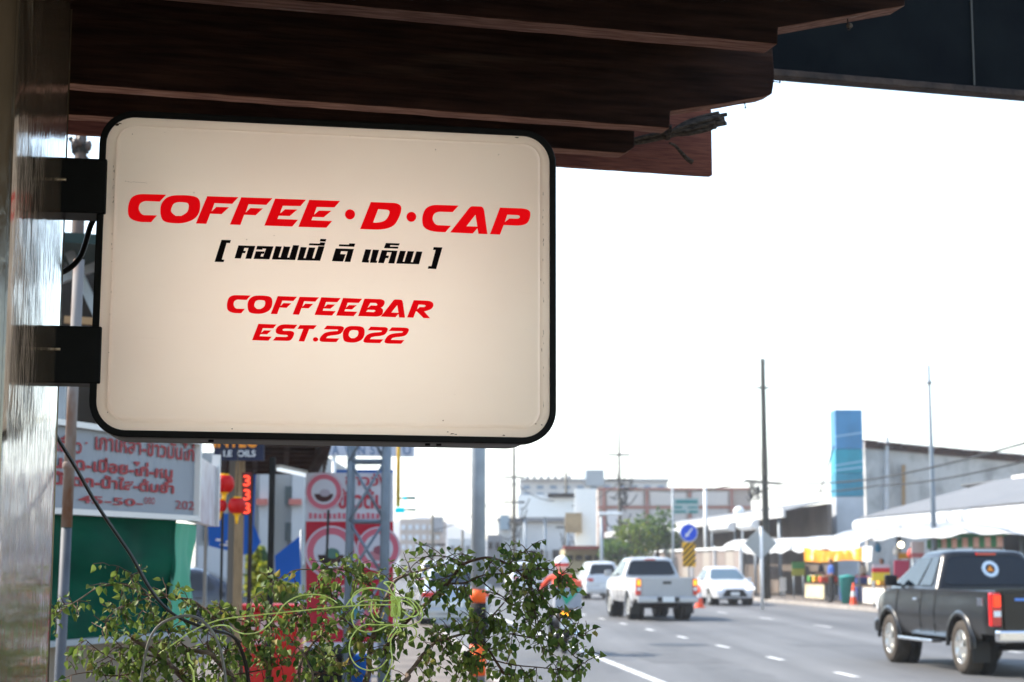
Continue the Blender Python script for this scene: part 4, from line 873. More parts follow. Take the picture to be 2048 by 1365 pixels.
# ================================================================== street furniture, far side of the street, far buildings
M_conc = mat('concrete_pole', (0.20, 0.185, 0.16), 0.9, noise=0.35, nscale=3)
M_galv = mat('galvanised_steel', (0.33, 0.36, 0.39), 0.5, metal=0.35, noise=0.2, nscale=5)
M_whitep = mat('white_paint', (0.70, 0.70, 0.69), 0.6, noise=0.12, nscale=4)
M_dark = mat('dark_interior', (0.06, 0.05, 0.045), 0.9, noise=0.4, nscale=0.6)
M_brownwall = mat('brown_grey_wall', (0.22, 0.19, 0.17), 0.9, noise=0.35, nscale=0.5)
M_orange = mat('orange_band', (0.85, 0.16, 0.02), 0.55)
M_wire = mat('overhead_wire', (0.03, 0.03, 0.03), 0.7)
M_awn = mat('white_canvas', (0.68, 0.69, 0.70), 0.75, noise=0.18, nscale=1.5, trans=0.25)
M_grey = mat('grey_wall', (0.28, 0.28, 0.29), 0.85, noise=0.2, nscale=0.8)
M_beige = mat('beige_wall', (0.42, 0.37, 0.34), 0.85, noise=0.15, nscale=0.5)
M_pink = mat('dusty_red_trim', (0.36, 0.17, 0.14), 0.8)
M_roofg = mat('grey_roof_sheet', (0.21, 0.21, 0.212), 0.6, noise=0.3, nscale=2, stretch=(1, 6, 1))
M_teal = mat('teal_sign', (0.03, 0.22, 0.22), 0.5)
def gp(px, Y): return (px - 1024) / F * Y
def pole(name, label, px, ytop, Y, r0, r1, m, cat='utility pole', base=0.12, group=None, lean=0.0, ybase=None):
    p = P(px, ytop, Y); x = p.x
    t = thing(name, label, cat, (x, Y, base), group)
    MB().tube([(x, Y, base), (x, Y, base + (p.z - base) * 0.5), (x, Y, p.z)], [r0, (r0 + r1) / 2, r1], 12).build('shaft', m, t)
    return t, p
# steel lamp column in front, orange and black bands round its foot
lp, top = pole('lamp_column', 'thick grey steel column with orange and black bands at its foot', 958, 560, 21.2, 0.092, 0.084, M_galv, 'lamp post')
for i, (ya, yb, m) in enumerate(((1180, 1206, M_orange), (1206, 1246, M_under), (1246, 1290, M_under), (1290, 1352, M_orange))):
    za, zb = P(958, ya, 21.2).z, P(958, yb, 21.2).z; MB().cyl((lp.location.x, 21.2, max(0.12, zb) + 0.003), (lp.location.x, 21.2, za), 0.102, 18).build('painted_band', m, lp)
MB().tube(spline([top, P(950, 520, 21.2), P(915, 492, 21.2), P(860, 480, 21.2)], 5), 0.045, 8).build('arm', M_galv, lp)
MB().box(P(835, 478, 21.2), (0.6, 0.22, 0.10)).build('lamp_head', M_galv, lp, bevel=0.03)
# big concrete utility pole by the market and its fittings
Yp = 73.0; up, top = pole('utility_pole', 'tall dark concrete utility pole with cable tangle in front of the market', 1525, 718, Yp, 0.17, 0.10, mat('dark_pole', (0.085, 0.085, 0.075), 0.9, noise=0.3, nscale=2))
x0 = up.location.x
cr = MB(); cr.beam(P(1490, 962, Yp), P(1562, 968, Yp), 0.09, 0.11); cr.beam(P(1512, 776, Yp), P(1539, 776, Yp), 0.08, 0.08); cr.build('crossarm', M_wire, up)
tg = MB()
for i in range(26):
    a = P(random.uniform(1492, 1520), random.uniform(960, 1000), Yp - 0.2); b = P(random.uniform(1496, 1524), random.uniform(955, 1005), Yp - 0.1)
    tg.tube(spline([a, (a + b) / 2 + Vector((0, 0, -random.uniform(0.05, 0.4))), b], 3), 0.018, 5)
tg.build('cable_tangle', M_wire, up)
tg = MB()
for i in range(8):
    z = P(1525, 900 + i * 7, Yp).z; tg.lathe([(0.12, z - 0.04), (0.17 + random.uniform(0, .06), z), (0.12, z + 0.04)], (x0, Yp, 0), n=10)
tg.build('pole_clamps', M_conc, up)
# tapering lamp post on the right
Yl = 57.0; l2, top = pole('lamp_post', 'slim tapering grey lamp post behind the black pickup truck', 1857, 730, Yl, 0.12, 0.045, mat('lamp_post_grey', (0.22, 0.25, 0.28), 0.5), 'lamp post')
MB().cyl((l2.location.x, Yl, P(1857, 765, Yl).z - .06), (l2.location.x, Yl, P(1857, 765, Yl).z + .06), 0.09, 10).build('collar', M_galv, l2)
# thinner poles along the street
specs = [(1238, 850, 105, 0.14, 0.06, M_conc, 'utility pole', 'concrete utility pole wrapped in cables before the beige building'),
         (1028, 895, 112, 0.15, 0.10, M_conc, 'utility pole', 'leftmost far utility pole, beside the white hall'),
         (1132, 945, 120, 0.15, 0.09, M_conc, 'utility pole', 'far utility pole in front of the white billboard'),
         (1345, 975, 88, 0.06, 0.05, M_galv, 'sign post', 'thin post carrying the green direction board'),
         (1410, 975, 98, 0.11, 0.10, M_whitep, 'pole', 'white round pole behind the blue arrow sign'),
         (1203, 1030, 80, 0.10, 0.07, M_galv, 'lamp post', 'lamp post with flat white head near the white billboard'),
         (1470, 1018, 92, 0.10, 0.06, M_galv, 'lamp post', 'lamp post with white globe beside the fence'),
         (865, 1030, 95, 0.12, 0.08, M_conc, 'utility pole', 'far utility pole left of the lamp column'),
         (925, 1060, 115, 0.12, 0.08, M_conc, 'utility pole', 'short far utility pole just left of the lamp column')]
tops = {}
for i, (px, yt, Y, ra, rb, m, cat, lab) in enumerate(specs):
    t, tp = pole(cat.replace(' ', '_'), lab, px, yt, Y, ra, rb, m, cat); tops[px] = (t, tp, Y)
    if px in (1238, 1028, 1132, 865, 925):
        c = MB()
        for k, yy in enumerate((yt + 60, yt + 110)):
            q = P(px, yy, Y); c.beam(q + Vector((-0.7, 0, 0)), q + Vector((0.7, 0, 0)), 0.10, 0.12)
        c.build('crossarm', M_wire, t)
        c = MB()
        for k in range(34 if px == 1238 else 12):
            yy = random.uniform(yt + 120, yt + (235 if px == 1238 else 180)); q = P(px + random.uniform(-3, 16), yy, Y - 0.2); q2 = q + Vector((random.uniform(-.7, .9), 0, random.uniform(-.9, .9)))
            c.tube(spline([q, (q + q2) / 2 + Vector((0, 0, -.3)), q2], 3), 0.035, 4)
        c.build('cable_tangle', M_wire, t)
t, tp, Y = tops[1203]; MB().box(tp + Vector((0.4, 0, 0.05)), (1.1, 0.4, 0.14)).build('lamp_head', M_whitep, t, bevel=0.04)
t, tp, Y = tops[1470]; MB().ball(P(1478, 1024, Y), 0.30, 14, 10).build('globe', mat('white_globe', (0.8, 0.8, 0.78), 0.3), t)
t, tp, Y = tops[1345]
gs = [P(1346, 998, Y), P(1397, 996, Y), P(1397, 1027, Y), P(1346, 1029, Y)]
MB().slab(gs, 0.05).build('direction_board', mat('board_grey', (0.34, 0.40, 0.40), 0.6), t)
for a, b, c_, d in ((1352, 1395, 1001, 1007), (1349, 1364, 1013, 1017), (1376, 1395, 1014, 1017), (1349, 1372, 1022, 1026), (1378, 1396, 1022, 1027)):
    MB().slab([P(a, c_, Y - 0.06), P(b, c_, Y - 0.06), P(b, d, Y - 0.06), P(a, d, Y - 0.06)], 0.02).build('board_writing', M_teal, t)
# overhead wires, each from pole to pole
def wire(label, pts, r=0.022, sag=0.25):
    q = [Vector(p) for p in pts]; out = []
    for a, b in zip(q, q[1:]):
        out += [a * (1 - k / 10) + b * (k / 10) - Vector((0, 0, sag * 4 * (k / 10) * (1 - k / 10))) for k in range(10)]
    out.append(q[-1]); t = thing('overhead_wire', label, 'wire', q[0]); MB().tube(out, r, 5).build('strand', M_wire, t); return t
wire('wire running right from the market utility pole over the roof', [P(1528, 966, Yp), P(1752, 958, 60), P(2200, 842, 34)], 0.03, 0.1)
wire('lower wire from the market utility pole along the stained wall', [P(1528, 976, Yp), P(1752, 972, 60), P(2200, 880, 34)], 0.025, 0.2)
wire('slanting stay wire left of the blue tower', [P(1668, 892, 70), P(1640, 985, 70)], 0.03, 0)
wire('far wire between the leftmost far poles', [P(865, 1062, 95), P(1028, 965, 112), P(1132, 1000, 120)], 0.03, 0.5)
wire('far wire between the billboard pole and the wrapped pole', [P(1132, 1010, 120), P(1238, 965, 105), P(1490, 965, 73.2)], 0.03, 0.5)
wire('bare wire high above the blue tower at right', [P(1858, 767, 56.8), P(2300, 755, 40)], 0.015, 0.05)
# blue arrow sign over striped hazard board
Ys = 66.0; g = P(1378, 1100, Ys)
sg = thing('arrow_sign', 'round blue arrow sign above a yellow and black striped board', 'traffic sign', (g.x, Ys, 0))
MB().cyl((g.x, Ys + 0.06, 0), (g.x, Ys + 0.06, P(1378, 1045, Ys).z), 0.04, 10).build('post', M_galv, sg)
cz = P(1378, 1066, Ys).z; rr = 16.5 / F * Ys
MB().lathe([(0, 0), (rr, 0), (rr, 0.03), (0, 0.03)], (g.x, Ys, cz), 'Y', 32, False).build('disc', mat('sign_blue', (0.01, 0.10, 0.55), 0.45), sg)
MB().lathe([(rr + 0.004, 0.005), (rr + 0.03, 0.005), (rr + 0.03, 0.028), (rr + 0.004, 0.028)], (g.x, Ys, cz), 'Y', 32, False).build('disc_rim', M_whitep, sg)
ar = MB(); ca = Vector((g.x, Ys - 0.012, cz)); d = Vector((-0.62, 0, -0.78)); n = Vector((0.78, 0, -0.62))
pts = [ca - d * 0.23 + n * 0.03, ca - d * 0.23 - n * 0.03, ca + d * 0.08 - n * 0.035, ca + d * 0.06 - n * 0.085, ca + d * 0.24, ca + d * 0.06 + n * 0.085, ca + d * 0.08 + n * 0.035]
ar.slab(pts, 0.012).build('arrow', M_whitep, sg)
b0_, b1_ = P(1365, 1085, Ys), P(1391, 1134, Ys)
MB().box(((b0_.x + b1_.x) / 2, Ys, (b0_.z + b1_.z) / 2), (b1_.x - b0_.x, 0.03, b0_.z - b1_.z)).build('hazard_board', mat('hazard_yellow', (0.95, 0.46, 0.02), 0.5), sg)
xw = b1_.x - b0_.x; zh = b0_.z - b1_.z
def zc(v): return max(b1_.z + 0.004, min(b0_.z - 0.004, v))
for k in range(5):
    za = b1_.z + zh * (k * 0.235 - 0.30); hgt = zh * 0.12; rise = xw * 1.0; xs_ = [b0_.x + 0.004 + (xw - 0.008) * t_ / 8 for t_ in range(9)]
    lo_ = [(x, zc(za + rise * t_ / 8)) for t_, x in enumerate(xs_)]; hi_ = [(x, zc(za + hgt + rise * t_ / 8)) for t_, x in enumerate(xs_)]
    mb = MB()
    for t_ in range(8):
        if hi_[t_][1] - lo_[t_][1] < 1e-4 and hi_[t_ + 1][1] - lo_[t_ + 1][1] < 1e-4: continue
        mb.add([(lo_[t_][0], Ys - 0.019, lo_[t_][1]), (lo_[t_ + 1][0], Ys - 0.019, lo_[t_ + 1][1]), (hi_[t_ + 1][0], Ys - 0.019, hi_[t_ + 1][1]), (hi_[t_][0], Ys - 0.019, hi_[t_][1])], [(0, 1, 2, 3)])
    if mb.f: mb.build('hazard_stripe', M_under, sg)
# back of a diamond-shaped warning sign
Yd = 60.0; g = P(1521, 1087, Yd); rr = 33 / F * Yd
dm = thing('warning_sign', 'grey back of a diamond warning sign on a white post', 'traffic sign', (g.x, Yd, 0))
MB().cyl((g.x + 0.02, Yd - 0.05, 0), (g.x + 0.02, Yd - 0.05, g.z + rr), 0.06, 10).build('post', M_whitep, dm)
MB().slab([(g.x, Yd, g.z + rr), (g.x + rr, Yd, g.z), (g.x, Yd, g.z - rr), (g.x - rr, Yd, g.z)], 0.03).build('plate', mat('bare_aluminium', (0.40, 0.40, 0.39), 0.5, metal=0.4), dm)
# traffic cones
def cone(label, px, py, h=0.75):
    g = G(px, py); t = thing('traffic_cone', label, 'traffic cone', g, 'orange traffic cones')
    MB().lathe([(0.18, 0.03), (0.15, 0.10), (0.10, h * 0.45), (0.075, h * 0.68), (0.03, h), (0.0, h)], g, n=16).build('cone', mat('cone_orange', (0.75, 0.13, 0.05), 0.6), t)
    MB().lathe([(0.104, h * 0.45), (0.079, h * 0.68)], g, n=16).build('reflective_band', M_whitep, t)
    MB().box(g + Vector((0, 0, 0.018)), (0.40, 0.40, 0.036)).build('foot', M_orange, t)
cone('traffic cone on the road between white pickup and white sedan', 1399, 1216, 0.8); cone('traffic cone at the market kerb', 1708, 1216, 0.9)

# ---------------------------------------------------------------- market buildings on the right
M_stain = mat('stained_concrete', (0.62, 0.61, 0.60), 0.9, col2=(0.34, 0.335, 0.33), nscale=0.75, stretch=(1.2, 1, 0.7), detail=10, ramp=(0.36, 0.62), mix2=((0.27, 0.265, 0.26), 0.75, 0.50, 0.72))
M_rustroof = mat('rusty_roof_edge', (0.13, 0.07, 0.06), 0.8, col2=(0.06, 0.035, 0.03), nscale=3, stretch=(4, 1, 1))
Yw = 86.0
wb_ = thing('stained_building', 'weathered concrete building with rusty roof edge behind the market', 'building', (P(1900, 1000, Yw).x, Yw, 0))
tl, tr = P(1729, 880, Yw), P(2300, 932, Yw)
MB().slab([(tl.x, Yw, 0.1), (tr.x, Yw, 0.1), tr, tl], 9.0).build('wall', M_stain, wb_)
for i in range(24):                         # roof sheets, each a corrugated strip
    u0, u1 = i / 24, (i + 1) / 24; a = tl + (tr - tl) * u0; b = tl + (tr - tl) * u1 + Vector((0.0, 0, 0)); dz = random.uniform(-0.03, 0.05)
    MB().slab([a + Vector((0, -0.5, -0.08 + dz)), b + Vector((-0.04, -0.5, -0.08 + dz)), b + Vector((-0.04, 9, 0.5)), a + Vector((0, 9, 0.5))], 0.62 * 0 + 0.10).build('roof_sheet', M_rustroof, wb_)
a, b = tl + Vector((0, -0.12, 0.0)), tr + Vector((0, -0.12, 0.0)); MB().slab([a + Vector((0, 0, -0.42)), b + Vector((0, 0, -0.42)), b + Vector((0, 0, -0.10)), a + Vector((0, 0, -0.10))], 0.05).build('eave_board', M_rustroof, wb_)
q = P(1807, 930, Yw - 0.3); q2 = P(1807, 1020, Yw - 0.3); MB().beam(q2, q, 0.16, 0.16).build('wooden_stud', mat('raw_timber', (0.36, 0.25, 0.15), 0.8), wb_)
q = P(1773, 875, Yw - 0.15); q2 = P(1773, 1045, Yw - 0.15); MB().beam(q2, q, 0.5, 0.14).build('pilaster', mat('pale_pilaster', (0.52, 0.53, 0.55), 0.85, noise=0.25, nscale=2), wb_)
Yb = 82.0
bt = thing('blue_tower', 'tall blue sign tower with white base above the market roofs', 'sign tower', (P(1698, 1000, Yb).x, Yb, 0.1))
def boxpx(x0, x1, y0, y1, Y, depth, name, m, par, bevel=0.0, z0=None):
    a, b = P(x0, y0, Y), P(x1, y1, Y); zb = b.z if z0 is None else z0
    return MB().box(((a.x + b.x) / 2, Y + depth / 2, (a.z + zb) / 2), (b.x - a.x, depth, a.z - zb)).build(name, m, par, bevel=bevel)
boxpx(1670, 1726, 820, 898, Yb, 1.3, 'blue_panel', mat('tower_blue', (0.075, 0.26, 0.44), 0.5, noise=0.2, nscale=1.0), bt)
boxpx(1670.5, 1727, 899, 946, Yb, 1.3, 'cyan_panel', mat('tower_cyan', (0.03, 0.33, 0.42), 0.5, noise=0.2, nscale=1.0), bt)
boxpx(1671, 1728, 947, 993, Yb, 1.3, 'teal_panel', mat('tower_teal', (0.05, 0.28, 0.38), 0.5, noise=0.25, nscale=1.0), bt)
boxpx(1672, 1729, 994, 1050, Yb, 1.3, 'white_base', mat('tower_base', (0.48, 0.51, 0.55), 0.6, noise=0.15, nscale=1.0), bt, z0=0.1)
for yy, dy in ((872, -8), (930, -9), (940, -7)):
    MB().slab([P(1670.5, yy, Yb - 0.02), P(1726, yy + dy, Yb - 0.02), P(1726, yy + dy + 3, Yb - 0.02), P(1670.5, yy + 3, Yb - 0.02)], 0.01).build('pale_stripe', mat('pale_stripe', (0.30, 0.45, 0.58), 0.6), bt)
# market hall with grey roof and rounded white valance
mh_ = thing('market_hall', 'long open market hall with grey sheet roof and white rolled edge', 'building', S(21, 55, 0.12))
ye0, ye1 = 30.0, 69.5; se, sr_ = 20.0, 24.2; ze, zr = 3.42, 4.75
def strips(s0, z0, s1, z1, ya, yb, n, name, m, par, hip=0.0, thick=0.04):
    for i in range(n):
        u0, u1 = lerp(ya, yb, i / n), lerp(ya, yb, (i + 1) / n) - 0.02
        lim0 = min(u0, yb - hip); lim1 = min(u1, yb - hip)
        MB().slab([S(s0, u0, z0), S(s0, u1, z0), S(s1, lim1, z1), S(s1, lim0, z1)], thick).build(name, m, par)
strips(se, ze, sr_, zr, ye0, ye1, 18, 'roof_sheet', M_roofg, mh_, hip=4.0); strips(sr_, zr, 29, ze, ye0, ye1, 6, 'roof_sheet', M_roofg, mh_)
MB().beam(S(sr_, ye0, zr + 0.03), S(sr_, ye1 - 6, zr + 0.03), 0.35, 0.14).build('ridge_cap', M_whitep, mh_)
def valance(s, z, ya, yb, h, bul, name, m, par, ribs=0):
    mb = MB(); n = max(24, int((yb - ya) * 3)); k = 6
    def fn(u, v):
        y = lerp(ya, yb, u); a = math.pi * (v - 0.5); rb = (0.02 * math.sin(y * 14)) if ribs else 0
        return S(s - bul * math.cos(a) - rb, y, z + h * 0.5 * math.sin(a))
    mb.grid(fn, n * (3 if ribs else 1), k); mb.add([fn(0, j / k) for j in range(k + 1)], [list(range(k + 1))]); mb.add([fn(1, j / k) for j in range(k + 1)], [list(range(k + 1))[::-1]])
    o = mb.build(name, m, par); return o
valance(19.95, 3.12, 58.2, ye1, 0.52, 0.22, 'rolled_valance', M_awn, mh_); valance(19.95, 3.12, 30, 58.0, 0.52, 0.22, 'rolled_valance', M_awn, mh_, ribs=1)
slabS('back_wall', 24.6, 24.8, ye0, ye1, 0.1, 3.9, M_dark, mh_)
for y in range(34, 70, 6): MB().cyl(S(19.9, y, 0.12), S(19.9, y, 2.9), 0.07, 10).build('column', M_galv, mh_)
slabS('shutter', 19.98, 20.05, 30, 50.0, 0.12, 2.75, mat('grey_shutter', (0.24, 0.235, 0.23), 0.7, noise=0.1, nscale=3, stretch=(1, 1, 8)), mh_)
def awning(label, s0, z0, s1, z1, ya, yb, m, sag=0.12, edge=None, group='market awnings', drop=0.16):
    t = thing('awning', label, 'awning', S((s0 + s1) / 2, (ya + yb) / 2, min(z0, z1)), group)
    def fn(u, v):
        y = lerp(ya, yb, u); s = lerp(s0, s1, v); z = lerp(z0, z1, v) + sag * math.sin(math.pi * v) - 0.05 * math.sin(u * math.pi * 6) * v
        return S(s, y, z)
    MB().grid(fn, 18, 6).build('canopy', m, t)
    MB().grid(lambda u, v: fn(u, 1.0) + Vector((0, 0, -drop * v * (1 + 0.25 * math.sin(u * 40)))), 24, 2).build('canopy_edge', edge or m, t)
    for u in (0.02, 0.98): MB().cyl(fn(u, 0.97) - Vector((0, 0, 0.03)), S(lerp(s0, s1, 0.97), lerp(ya, yb, u), 0.12), 0.03, 8).build('pole', M_galv, t)
    return t, fn
M_green = mat('green_canvas', (0.05, 0.22, 0.09), 0.8, trans=0.2)
awning('wide pale grey awning hanging below the rolled roof edge', 19.9, 2.98, 18.5, 2.62, 47, 68.5, mat('pale_grey_canvas', (0.40, 0.42, 0.44), 0.7, trans=0.2), 0.10, M_awn)
awning('bright white awning over the yellow banner', 19.9, 2.75, 18.0, 2.35, 62.5, 80, M_awn, 0.16, M_awn, drop=0.25)
awning('far white rounded awning beside the warning sign', 20.2, 2.7, 18.4, 2.25, 81, 90, M_awn, 0.35, M_awn)
t, fn = awning('green and pink striped awning beyond the black pickup cab', 19.9, 2.62, 19.2, 2.40, 51.5, 58.5, M_green, 0.02, M_green, drop=0.02)
mp_ = mat('pink_canvas', (0.55, 0.34, 0.27), 0.8)
for i in range(7):
    y0 = 51.6 + i; MB().slab([S(19.18, y0, 2.41), S(19.18, y0 + 0.5, 2.41), S(19.18, y0 + 0.5, 2.10), S(19.18, y0, 2.10)], 0.01).build('valance_strip', mp_, t); MB().slab([S(19.18, y0 + 0.5, 2.41), S(19.18, y0 + 1.0, 2.41), S(19.18, y0 + 1.0, 2.10), S(19.18, y0 + 0.5, 2.10)], 0.01).build('valance_strip', M_green, t)
# yellow banner
yb_ = thing('yellow_banner', 'yellow cloth banner sagging under the white awning', 'banner', onS(1676, 18.0, 1110))
M_yel = mat('yellow_banner', (0.80, 0.46, 0.04), 0.7, col2=(0.62, 0.26, 0.02), nscale=1.6, trans=0.3, mix2=((0.80, 0.70, 0.42), 1.8, 0.55, 0.62))
def bfn(u, v):
    a = onS(lerp(1607, 1724, u), 17.95, 1095 + 7 * math.sin(math.pi * u)); b = onS(lerp(1609, 1724, u), 17.95, 1123 + 2 * math.sin(6 * u)); return a + (b - a) * v + VDIR * (0.05 * math.sin(u * 9))
MB().grid(bfn, 24, 4).build('cloth', M_yel, yb_)
def b2(u, v):
    a = onS(lerp(1724.5, 1745, u), 17.95, 1093); b = onS(lerp(1724.5, 1743, u), 17.95, 1124); return a + (b - a) * v
MB().grid(b2, 6, 3).build('white_end', M_awn, yb_)
# stalls under the awnings
M_table = mat('stall_table', (0.30, 0.22, 0.16), 0.7, noise=0.3, nscale=4)
cols = [(0.55, 0.10, 0.06), (0.70, 0.38, 0.04), (0.10, 0.32, 0.08), (0.62, 0.55, 0.40), (0.08, 0.12, 0.32), (0.55, 0.20, 0.30), (0.75, 0.72, 0.66)]
def stall(label, s, y, L, goods, h=0.8):
    t = thing('market_stall', label, 'market stall', S(s, y, 0.12), 'tables of the market stalls')
    MB().slab([S(s - 0.5, y - L / 2, h), S(s + 0.5, y - L / 2, h), S(s + 0.5, y + L / 2, h), S(s - 0.5, y + L / 2, h)], 0.04).build('table_top', M_table, t)
    for a in (-0.45, 0.45):
        for b in (-1, 1): MB().cyl(S(s + a, y + b * (L / 2 - 0.1), 0.12), S(s + a, y + b * (L / 2 - 0.1), h - 0.04), 0.03, 8).build('leg', M_galv, t)
    MB().slab([S(s - 0.505, y - L / 2, h - 0.06), S(s - 0.505, y + L / 2, h - 0.06), S(s - 0.505, y + L / 2, 0.2), S(s - 0.505, y - L / 2, 0.2)], 0.02).build('skirt', mat('stall_skirt_%d' % goods, cols[goods % 7], 0.8, noise=0.3, nscale=3), t)
    return t
ncr = [0]
def crate(label, s, y, z, d, ci, name='crate', cat='crate'):
    t = thing(name, label, cat, S(s, y, z), 'goods on the market stalls'); w = 0.03
    m = mat('crate_%d' % ci, cols[ci], 0.6); a, b, c = d; o = S(s, y, z)
    MB().box(o + Vector((0, 0, w / 2)), (a, b, w)).box(o + Vector((-a / 2 + w / 2, 0, c / 2)), (w, b, c)).box(o + Vector((a / 2 - w / 2, 0, c / 2)), (w, b, c)).box(o + Vector((0, -b / 2 + w / 2, c / 2)), (a, w, c)).box(o + Vector((0, b / 2 - w / 2, c / 2)), (a, w, c)).build('tub', m, t)
    g_ = MB()
    for k in range(9): g_.ball(o + Vector((random.uniform(-a / 2 + .08, a / 2 - .08), random.uniform(-b / 2 + .08, b / 2 - .08), c * 0.8)), 0.085, 8, 6)
    g_.build('produce', mat('produce_%d' % ((ci + 1) % 7), cols[(ci + 1) % 7], 0.6), t)
stall('brown table under the yellow banner', 18.9, 70.5, 3.0, 3); stall('table with dark skirt right of the yellow banner', 18.9, 65.2, 3.0, 4); stall('fruit table beside the red and yellow display board', 18.4, 60.6, 2.6, 6)
for lab, s, y, z, ci in (('red produce crate on the brown table', 18.8, 69.8, 0.84, 0), ('yellow crate on the brown table', 18.8, 70.8, 0.84, 1), ('green crate at the far end of the brown table', 18.8, 71.6, 0.84, 2), ('blue crate on the dark-skirted table', 18.8, 64.7, 0.84, 4),
                         ('white crate on the dark-skirted table', 18.8, 65.8, 0.84, 6), ('orange fruit crate on the fruit table', 18.3, 60.2, 0.84, 1), ('pale crate on the fruit table', 18.3, 61.2, 0.84, 3)): crate(lab, s, y, z, (0.7, 0.6, 0.26), ci)
def board(label, px0, px1, py0, py1, s, bands, name='display_board', cat='sign board', legs=True):
    a, b = onS(px0, s, py0), onS(px1, s, py1); Y = (a.y + b.y) / 2; t = thing(name, label, cat, (P((px0 + px1) / 2, 1130, Y).x, Y, 0.12))
    for (u0, u1, col) in bands:
        y0, y1 = lerp(py0, py1, u0), lerp(py0, py1, u1)
        MB().slab([P(px0, y0, Y), P(px1, y0, Y), P(px1, y1, Y), P(px0, y1, Y)], 0.06).build('band', mat('board_%s' % '_'.join('%d' % (c * 99) for c in col), col, 0.6), t)
    if legs:
        for px in (px0 + 3, px1 - 3): q = P(px, py1, Y + 0.03); MB().cyl((q.x, q.y, 0.12), q, 0.025, 6).build('leg', M_galv, t)
    return t
board('small board banded red, lilac and yellow at the fruit stall', 1744, 1779, 1129, 1162, 17.6, ((0, 0.22, (0.6, 0.5, 0.5)), (0.22, 0.5, (0.6, 0.04, 0.06)), (0.5, 1, (0.75, 0.60, 0.06))))
board('pink-red menu board behind the black pickup mirror', 1788, 1818, 1121, 1157, 18.0, ((0, 1, (0.46, 0.06, 0.12)),))
board('green poster board left of the yellow banner', 1584, 1609, 1124, 1152, 18.6, ((0, 0.5, (0.10, 0.26, 0.10)), (0.5, 1, (0.38, 0.36, 0.08))))
board('white leaning board under the far awning', 1560, 1572, 1155, 1182, 18.2, ((0, 1, (0.62, 0.58, 0.55)),), legs=True)
board('white banner with faint red marks right of the lit bulb', 1822, 1848, 1084, 1116, 18.9, ((0, 0.7, (0.60, 0.52, 0.50)), (0.7, 1, (0.5, 0.2, 0.2))))
board('orange-yellow hanging flag under the hall edge', 1797, 1822, 1106, 1118, 19.4, ((0, 1, (0.62, 0.36, 0.03)),), legs=True)
# glowing bulb
q = onS(1802, 18.9, 1090); lb = thing('light_bulb', 'lit warm bulb hanging under the market roof', 'lamp', q)
MB().ball(q, 0.11, 12, 8).build('bulb', mat('lit_bulb', (1, 0.9, 0.7), 0.4, emit=2.5, ecol=(1, 0.86, 0.58)), lb); MB().cyl(q + Vector((0, 0, 0.1)), q + Vector((0, 0, 0.9)), 0.012, 6).build('flex', M_wire, lb)
# teal bin, dark brazier on the kerb, stools
def lathe_thing(name, label, cat, loc, prof, m, part, group=None):
    t = thing(name, label, cat, loc, group); MB().lathe(prof, loc, n=18).build(part, m, t); return t
q = S(18.0, 64.2, 0.12); bn = lathe_thing('bin', 'teal plastic bin beside the market cone', 'bin', q, [(0.0, 0.0), (0.24, 0.0), (0.30, 0.95), (0.33, 0.98), (0.30, 1.02), (0.0, 1.08)], mat('bin_teal', (0.05, 0.30, 0.28), 0.6), 'tub')
q = G(1608, 1186); q.z = 0.12; br = lathe_thing('brazier', 'small black brazier standing on the market kerb', 'brazier', q, [(0.0, 0.35), (0.16, 0.36), (0.30, 0.62), (0.33, 0.62), (0.22, 0.30), (0.10, 0.22), (0.16, 0.0), (0.0, 0.0)], M_under, 'bowl')
for lab, px, py, s, gi in (('person in dark clothes standing behind the brown table', 1642, 1128, 19.9, 0), ('person in white shirt at the fruit stall', 1726, 1130, 19.9, 1), ('person in blue shirt walking past the yellow banner', 1662, 1130, 17.8, 2), ('person in red shirt beside the display board', 1765, 1130, 18.9, 3)):
    q = onS(px, s, py); q.z = 0.12; pr = thing('person', lab, 'person', q, None, math.pi * 0.55)
    fw = V((0, 1, 0)); J = dict(hip=V((0, 0, 0.92)), waist=V((0, 0, 1.06)), chest=V((0, 0, 1.28)), neck=V((0, 0.01, 1.45)), head0=V((0, 0.02, 1.52)), head1=V((0, 0.03, 1.60)), head2=V((0, 0.02, 1.68)), fwd=fw)
    for sg_, k in ((-1, 'l'), (1, 'r')):
        J[k + 'sho'] = V((sg_ * 0.19, 0, 1.37)); J[k + 'elb'] = V((sg_ * 0.25, 0.02, 1.10)); J[k + 'wri'] = V((sg_ * 0.20, 0.22, 1.00)); J[k + 'han'] = V((sg_ * 0.18, 0.29, 0.99)); J[k + 'side'] = V((-sg_, 0, 0))
        J[k + 'hp'] = V((sg_ * 0.09, 0, 0.88)); J[k + 'kne'] = V((sg_ * 0.10, 0.02, 0.48)); J[k + 'ank'] = V((sg_ * 0.10, -0.01, 0.08)); J[k + 'toe'] = V((sg_ * 0.11, 0.13, 0.03))
    person_mesh('body', pr, M_skin, J, mat('shirt_%d' % gi, ((0.05, 0.05, 0.07), (0.6, 0.6, 0.6), (0.08, 0.16, 0.4), (0.5, 0.06, 0.06))[gi], 0.8), mat('trousers_%d' % gi, ((0.03, 0.03, 0.05), (0.06, 0.07, 0.12), (0.05, 0.05, 0.05), (0.1, 0.09, 0.08))[gi], 0.8), M_trim, M_hair)
